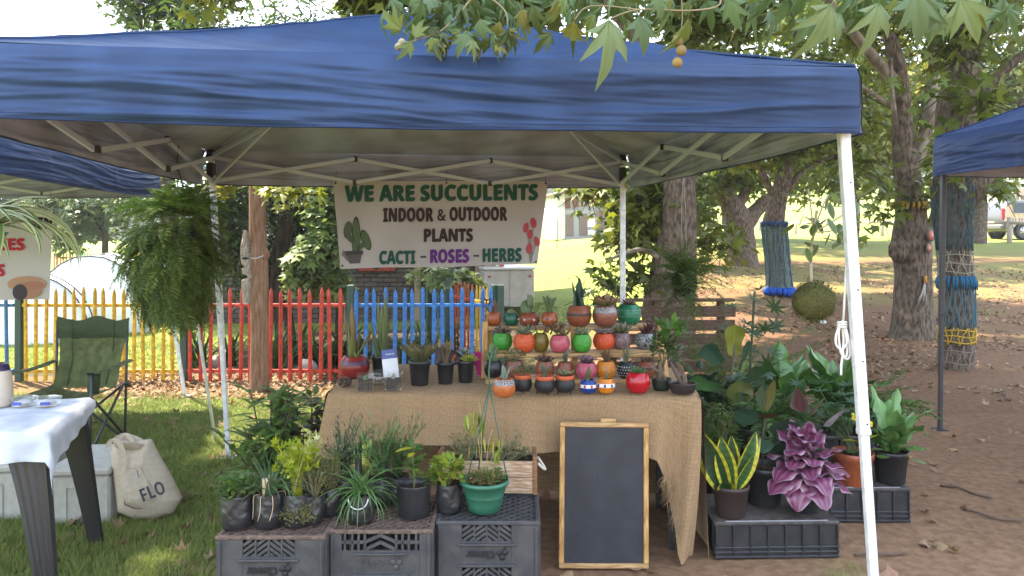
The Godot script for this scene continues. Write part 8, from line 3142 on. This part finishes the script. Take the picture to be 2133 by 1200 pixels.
	for q in [[1412, 84, 11.5, 2.1, C(.22, .16, .07)], [1419, 105, 11.5, 2.09, C(.20, .14, .055)], [1411, 130, 11, 2.1, C(.25, .165, .05)], [837, 88, 8, 2.36, C(.3, .25, .16)], [830, 97, 8, 2.35, C(.28, .23, .14)], [1380, 34, 13, 2.6, C(.07, .055, .04)], [287, 5, 6, 5.2, C(.06, .05, .045)]]:
		st = S()
		var r: float = q[2] * q[3] / F
		ball(st, Vector3.ZERO, Vector3.ONE * r, 16, .12, 14)
		var o := part(t, "seed_ball", fin(st), tri_map(mat(q[4], .95), null, M.bumpy.normal_texture, 30.0, false), Transform3D(Basis(), P(q[0], q[1], q[3]) - t.position))


# ---------- grass and fallen leaves ----------
func make_ground_cover() -> void:
	var tufts := []
	for v in 3:
		var st := S()
		for i in 7:
			var c := vary(C(.15, .20, .045), .3)
			if R(0, 1) < .14:
				c = C(.23, .19, .09)
			add_leaf(st, lx(Vector3(R(-.03, .03), -.004, R(-.03, .03)), R(0, 6.28), R(.1, 1.0)), R(.03, .07), .0042, R(.3, 1.4), "grass", [c], 3, .2)
		tufts.append(fin(st))
	var xf := [[], [], []]
	var cs := [[], [], []]
	for i in 90000:
		var d := 2.3 + 12.0 * pow(R(0, 1), 1.5)
		var x := R(-.72, .12) * d
		if d > 5.0 and d < 8.4:
			x = R(-.75, .0) * d
		if i % 12 == 0:
			x = R(-.1, .65) * d
		var g := grassy(x, d)
		if d > 8.4 and x / d > .05:
			g *= .4
		if R(0, 1) > g * 1.05 - .05 or (d > 7.2 and d < 8.6 and R(0, 1) > .25):
			continue
		var k := i % 3
		xf[k].append(Transform3D(Basis(Vector3.UP, R(0, 6.28)).scaled(Vector3.ONE * R(.6, 1.15)), Vector3(x, ground_y(x, -d), -d)))
		var bright := 1.25 if d > 8.4 else 1.0
		cs[k].append(vary(C(bright, bright, bright), .2))
	var o := Node3D.new()
	o.name = "grass"
	add_child(o)
	for k in 3:
		scatter(o, "grass_tufts", tufts[k], M.leaf_soft, xf[k], cs[k]).set_meta("kind", "stuff")
	tag(o, "short green grass growing left of the stall and on the lawn", "grass")
	o.set_meta("kind", "stuff")
	# litter
	var lf := []
	for v in 3:
		var st := S()
		if v == 0:
			lobed_leaf(st, Transform3D(Basis(Vector3.RIGHT, PI / 2), Vector3(0, .012, 0)), .05, Color.WHITE, .5)
		else:
			add_leaf(st, Transform3D(Basis(Vector3.RIGHT, 1.35), Vector3(0, .004, -.03)), .075, .05, .7 if v == 1 else -.5, "oval", [Color.WHITE], 4, .5, .25)
		lf.append(fin(st))
	xf = [[], [], []]
	cs = [[], [], []]
	for i in 26000:
		var d := 2.6 + 17.0 * pow(R(0, 1), .8)
		var x := R(-.1, .72) * d
		if i % 4 == 0:
			d = R(7.0, 8.6)
			x = R(-.6, .1) * d
		elif i % 9 == 0:
			d = R(2.5, 7.0)
			x = R(-.6, .0) * d
		var n := nz2.get_noise_2d(x * 26, d * 26)
		var dens := smoothstep(5.5, 9.5, d) * smoothstep(-.25, .25, n + .05)
		if x < 0.1 and d < 9:
			dens = .7 if d > 7.0 else .22
		elif d < 6:
			dens = maxf(dens, .075)
		if x / d > .0 and x / d < .2 and d > 9.5:
			dens *= .05
		if R(0, 1) > dens:
			continue
		var k := i % 3
		xf[k].append(Transform3D(Basis.from_euler(Vector3(R(-.4, .4), R(0, 6.28), R(-.4, .4))).scaled(Vector3.ONE * R(.5, 1.15)), Vector3(x, ground_y(x, -d) + .004, -d)))
		cs[k].append(vary(C(.30, .20, .12).lerp(C(.17, .09, .05), R(0, 1)), .25))
	o = Node3D.new()
	o.name = "leaf_litter"
	add_child(o)
	for k in 3:
		scatter(o, "fallen_leaves", lf[k], M.leaf_soft, xf[k], cs[k]).set_meta("kind", "stuff")
	tag(o, "dry brown fallen leaves scattered over the bare soil", "leaf litter")
	o.set_meta("kind", "stuff")
	# twigs lying on the soil
	var sticks := []
	for v in 3:
		var st := S()
		tube(st, smooth_path([Vector3(-.09, .006, 0), Vector3(-.03, .012, R(-.02, .02)), Vector3(.04, .007, R(-.02, .02)), Vector3(.1, .01, R(-.03, .03))], 3), .0045, 5, 1, .3)
		sticks.append(fin(st))
	var sw := [[1830, 3.6, "right of the white leg"], [2010, 4.5, "in the middle of the bare path"], [2060, 4.1, "at the right on the bare path"], [1930, 6.6, "near the foot of the black pole"], [1790, 7.6, "behind the white leg further back"], [2090, 7.2, "right of the netted trunk"], [1700, 3.2, "in front of the tray crates"]]
	for i in sw.size():
		var s := part(self, "stick", sticks[i % 3], mat(C(.10, .065, .045), .9), Transform3D(Basis(Vector3.UP, R(0, 6.28)).scaled(Vector3.ONE * R(.7, 1.5)), G(sw[i][0], sw[i][1])))
		tag(s, "small dry stick lying " + sw[i][2], "stick", "sticks on the bare soil")
	# a few larger leaves lying singly in front
	var words := ["in front of the tray crate", "at the foot of the chalkboard", "right of the white leg", "on the bare soil at the lower right", "near the lower right corner", "beside the black pole", "left of the canvas bag", "behind the front milk crates"]
	var at := [[1510, 3.35], [1180, 3.38], [1870, 3.3], [1960, 3.7], [2118, 3.05], [1985, 5.4], [430, 4.6], [400, 5.6]]
	for i in at.size():
		var st := S()
		add_leaf(st, Transform3D(Basis(Vector3.RIGHT, 1.4), Vector3(0, .006, -.04)), .09, .06, .8, "oval", [vary(C(.34, .22, .12), .15)], 6, .5, .3)
		var l := part(self, "fallen_leaf", fin(st), M.leaf_soft, Transform3D(Basis(Vector3.UP, R(0, 6.28)), G(at[i][0], at[i][1]) + Vector3(0, .006, 0)))
		tag(l, "large curled brown leaf lying " + words[i], "fallen leaf", "large fallen leaves")
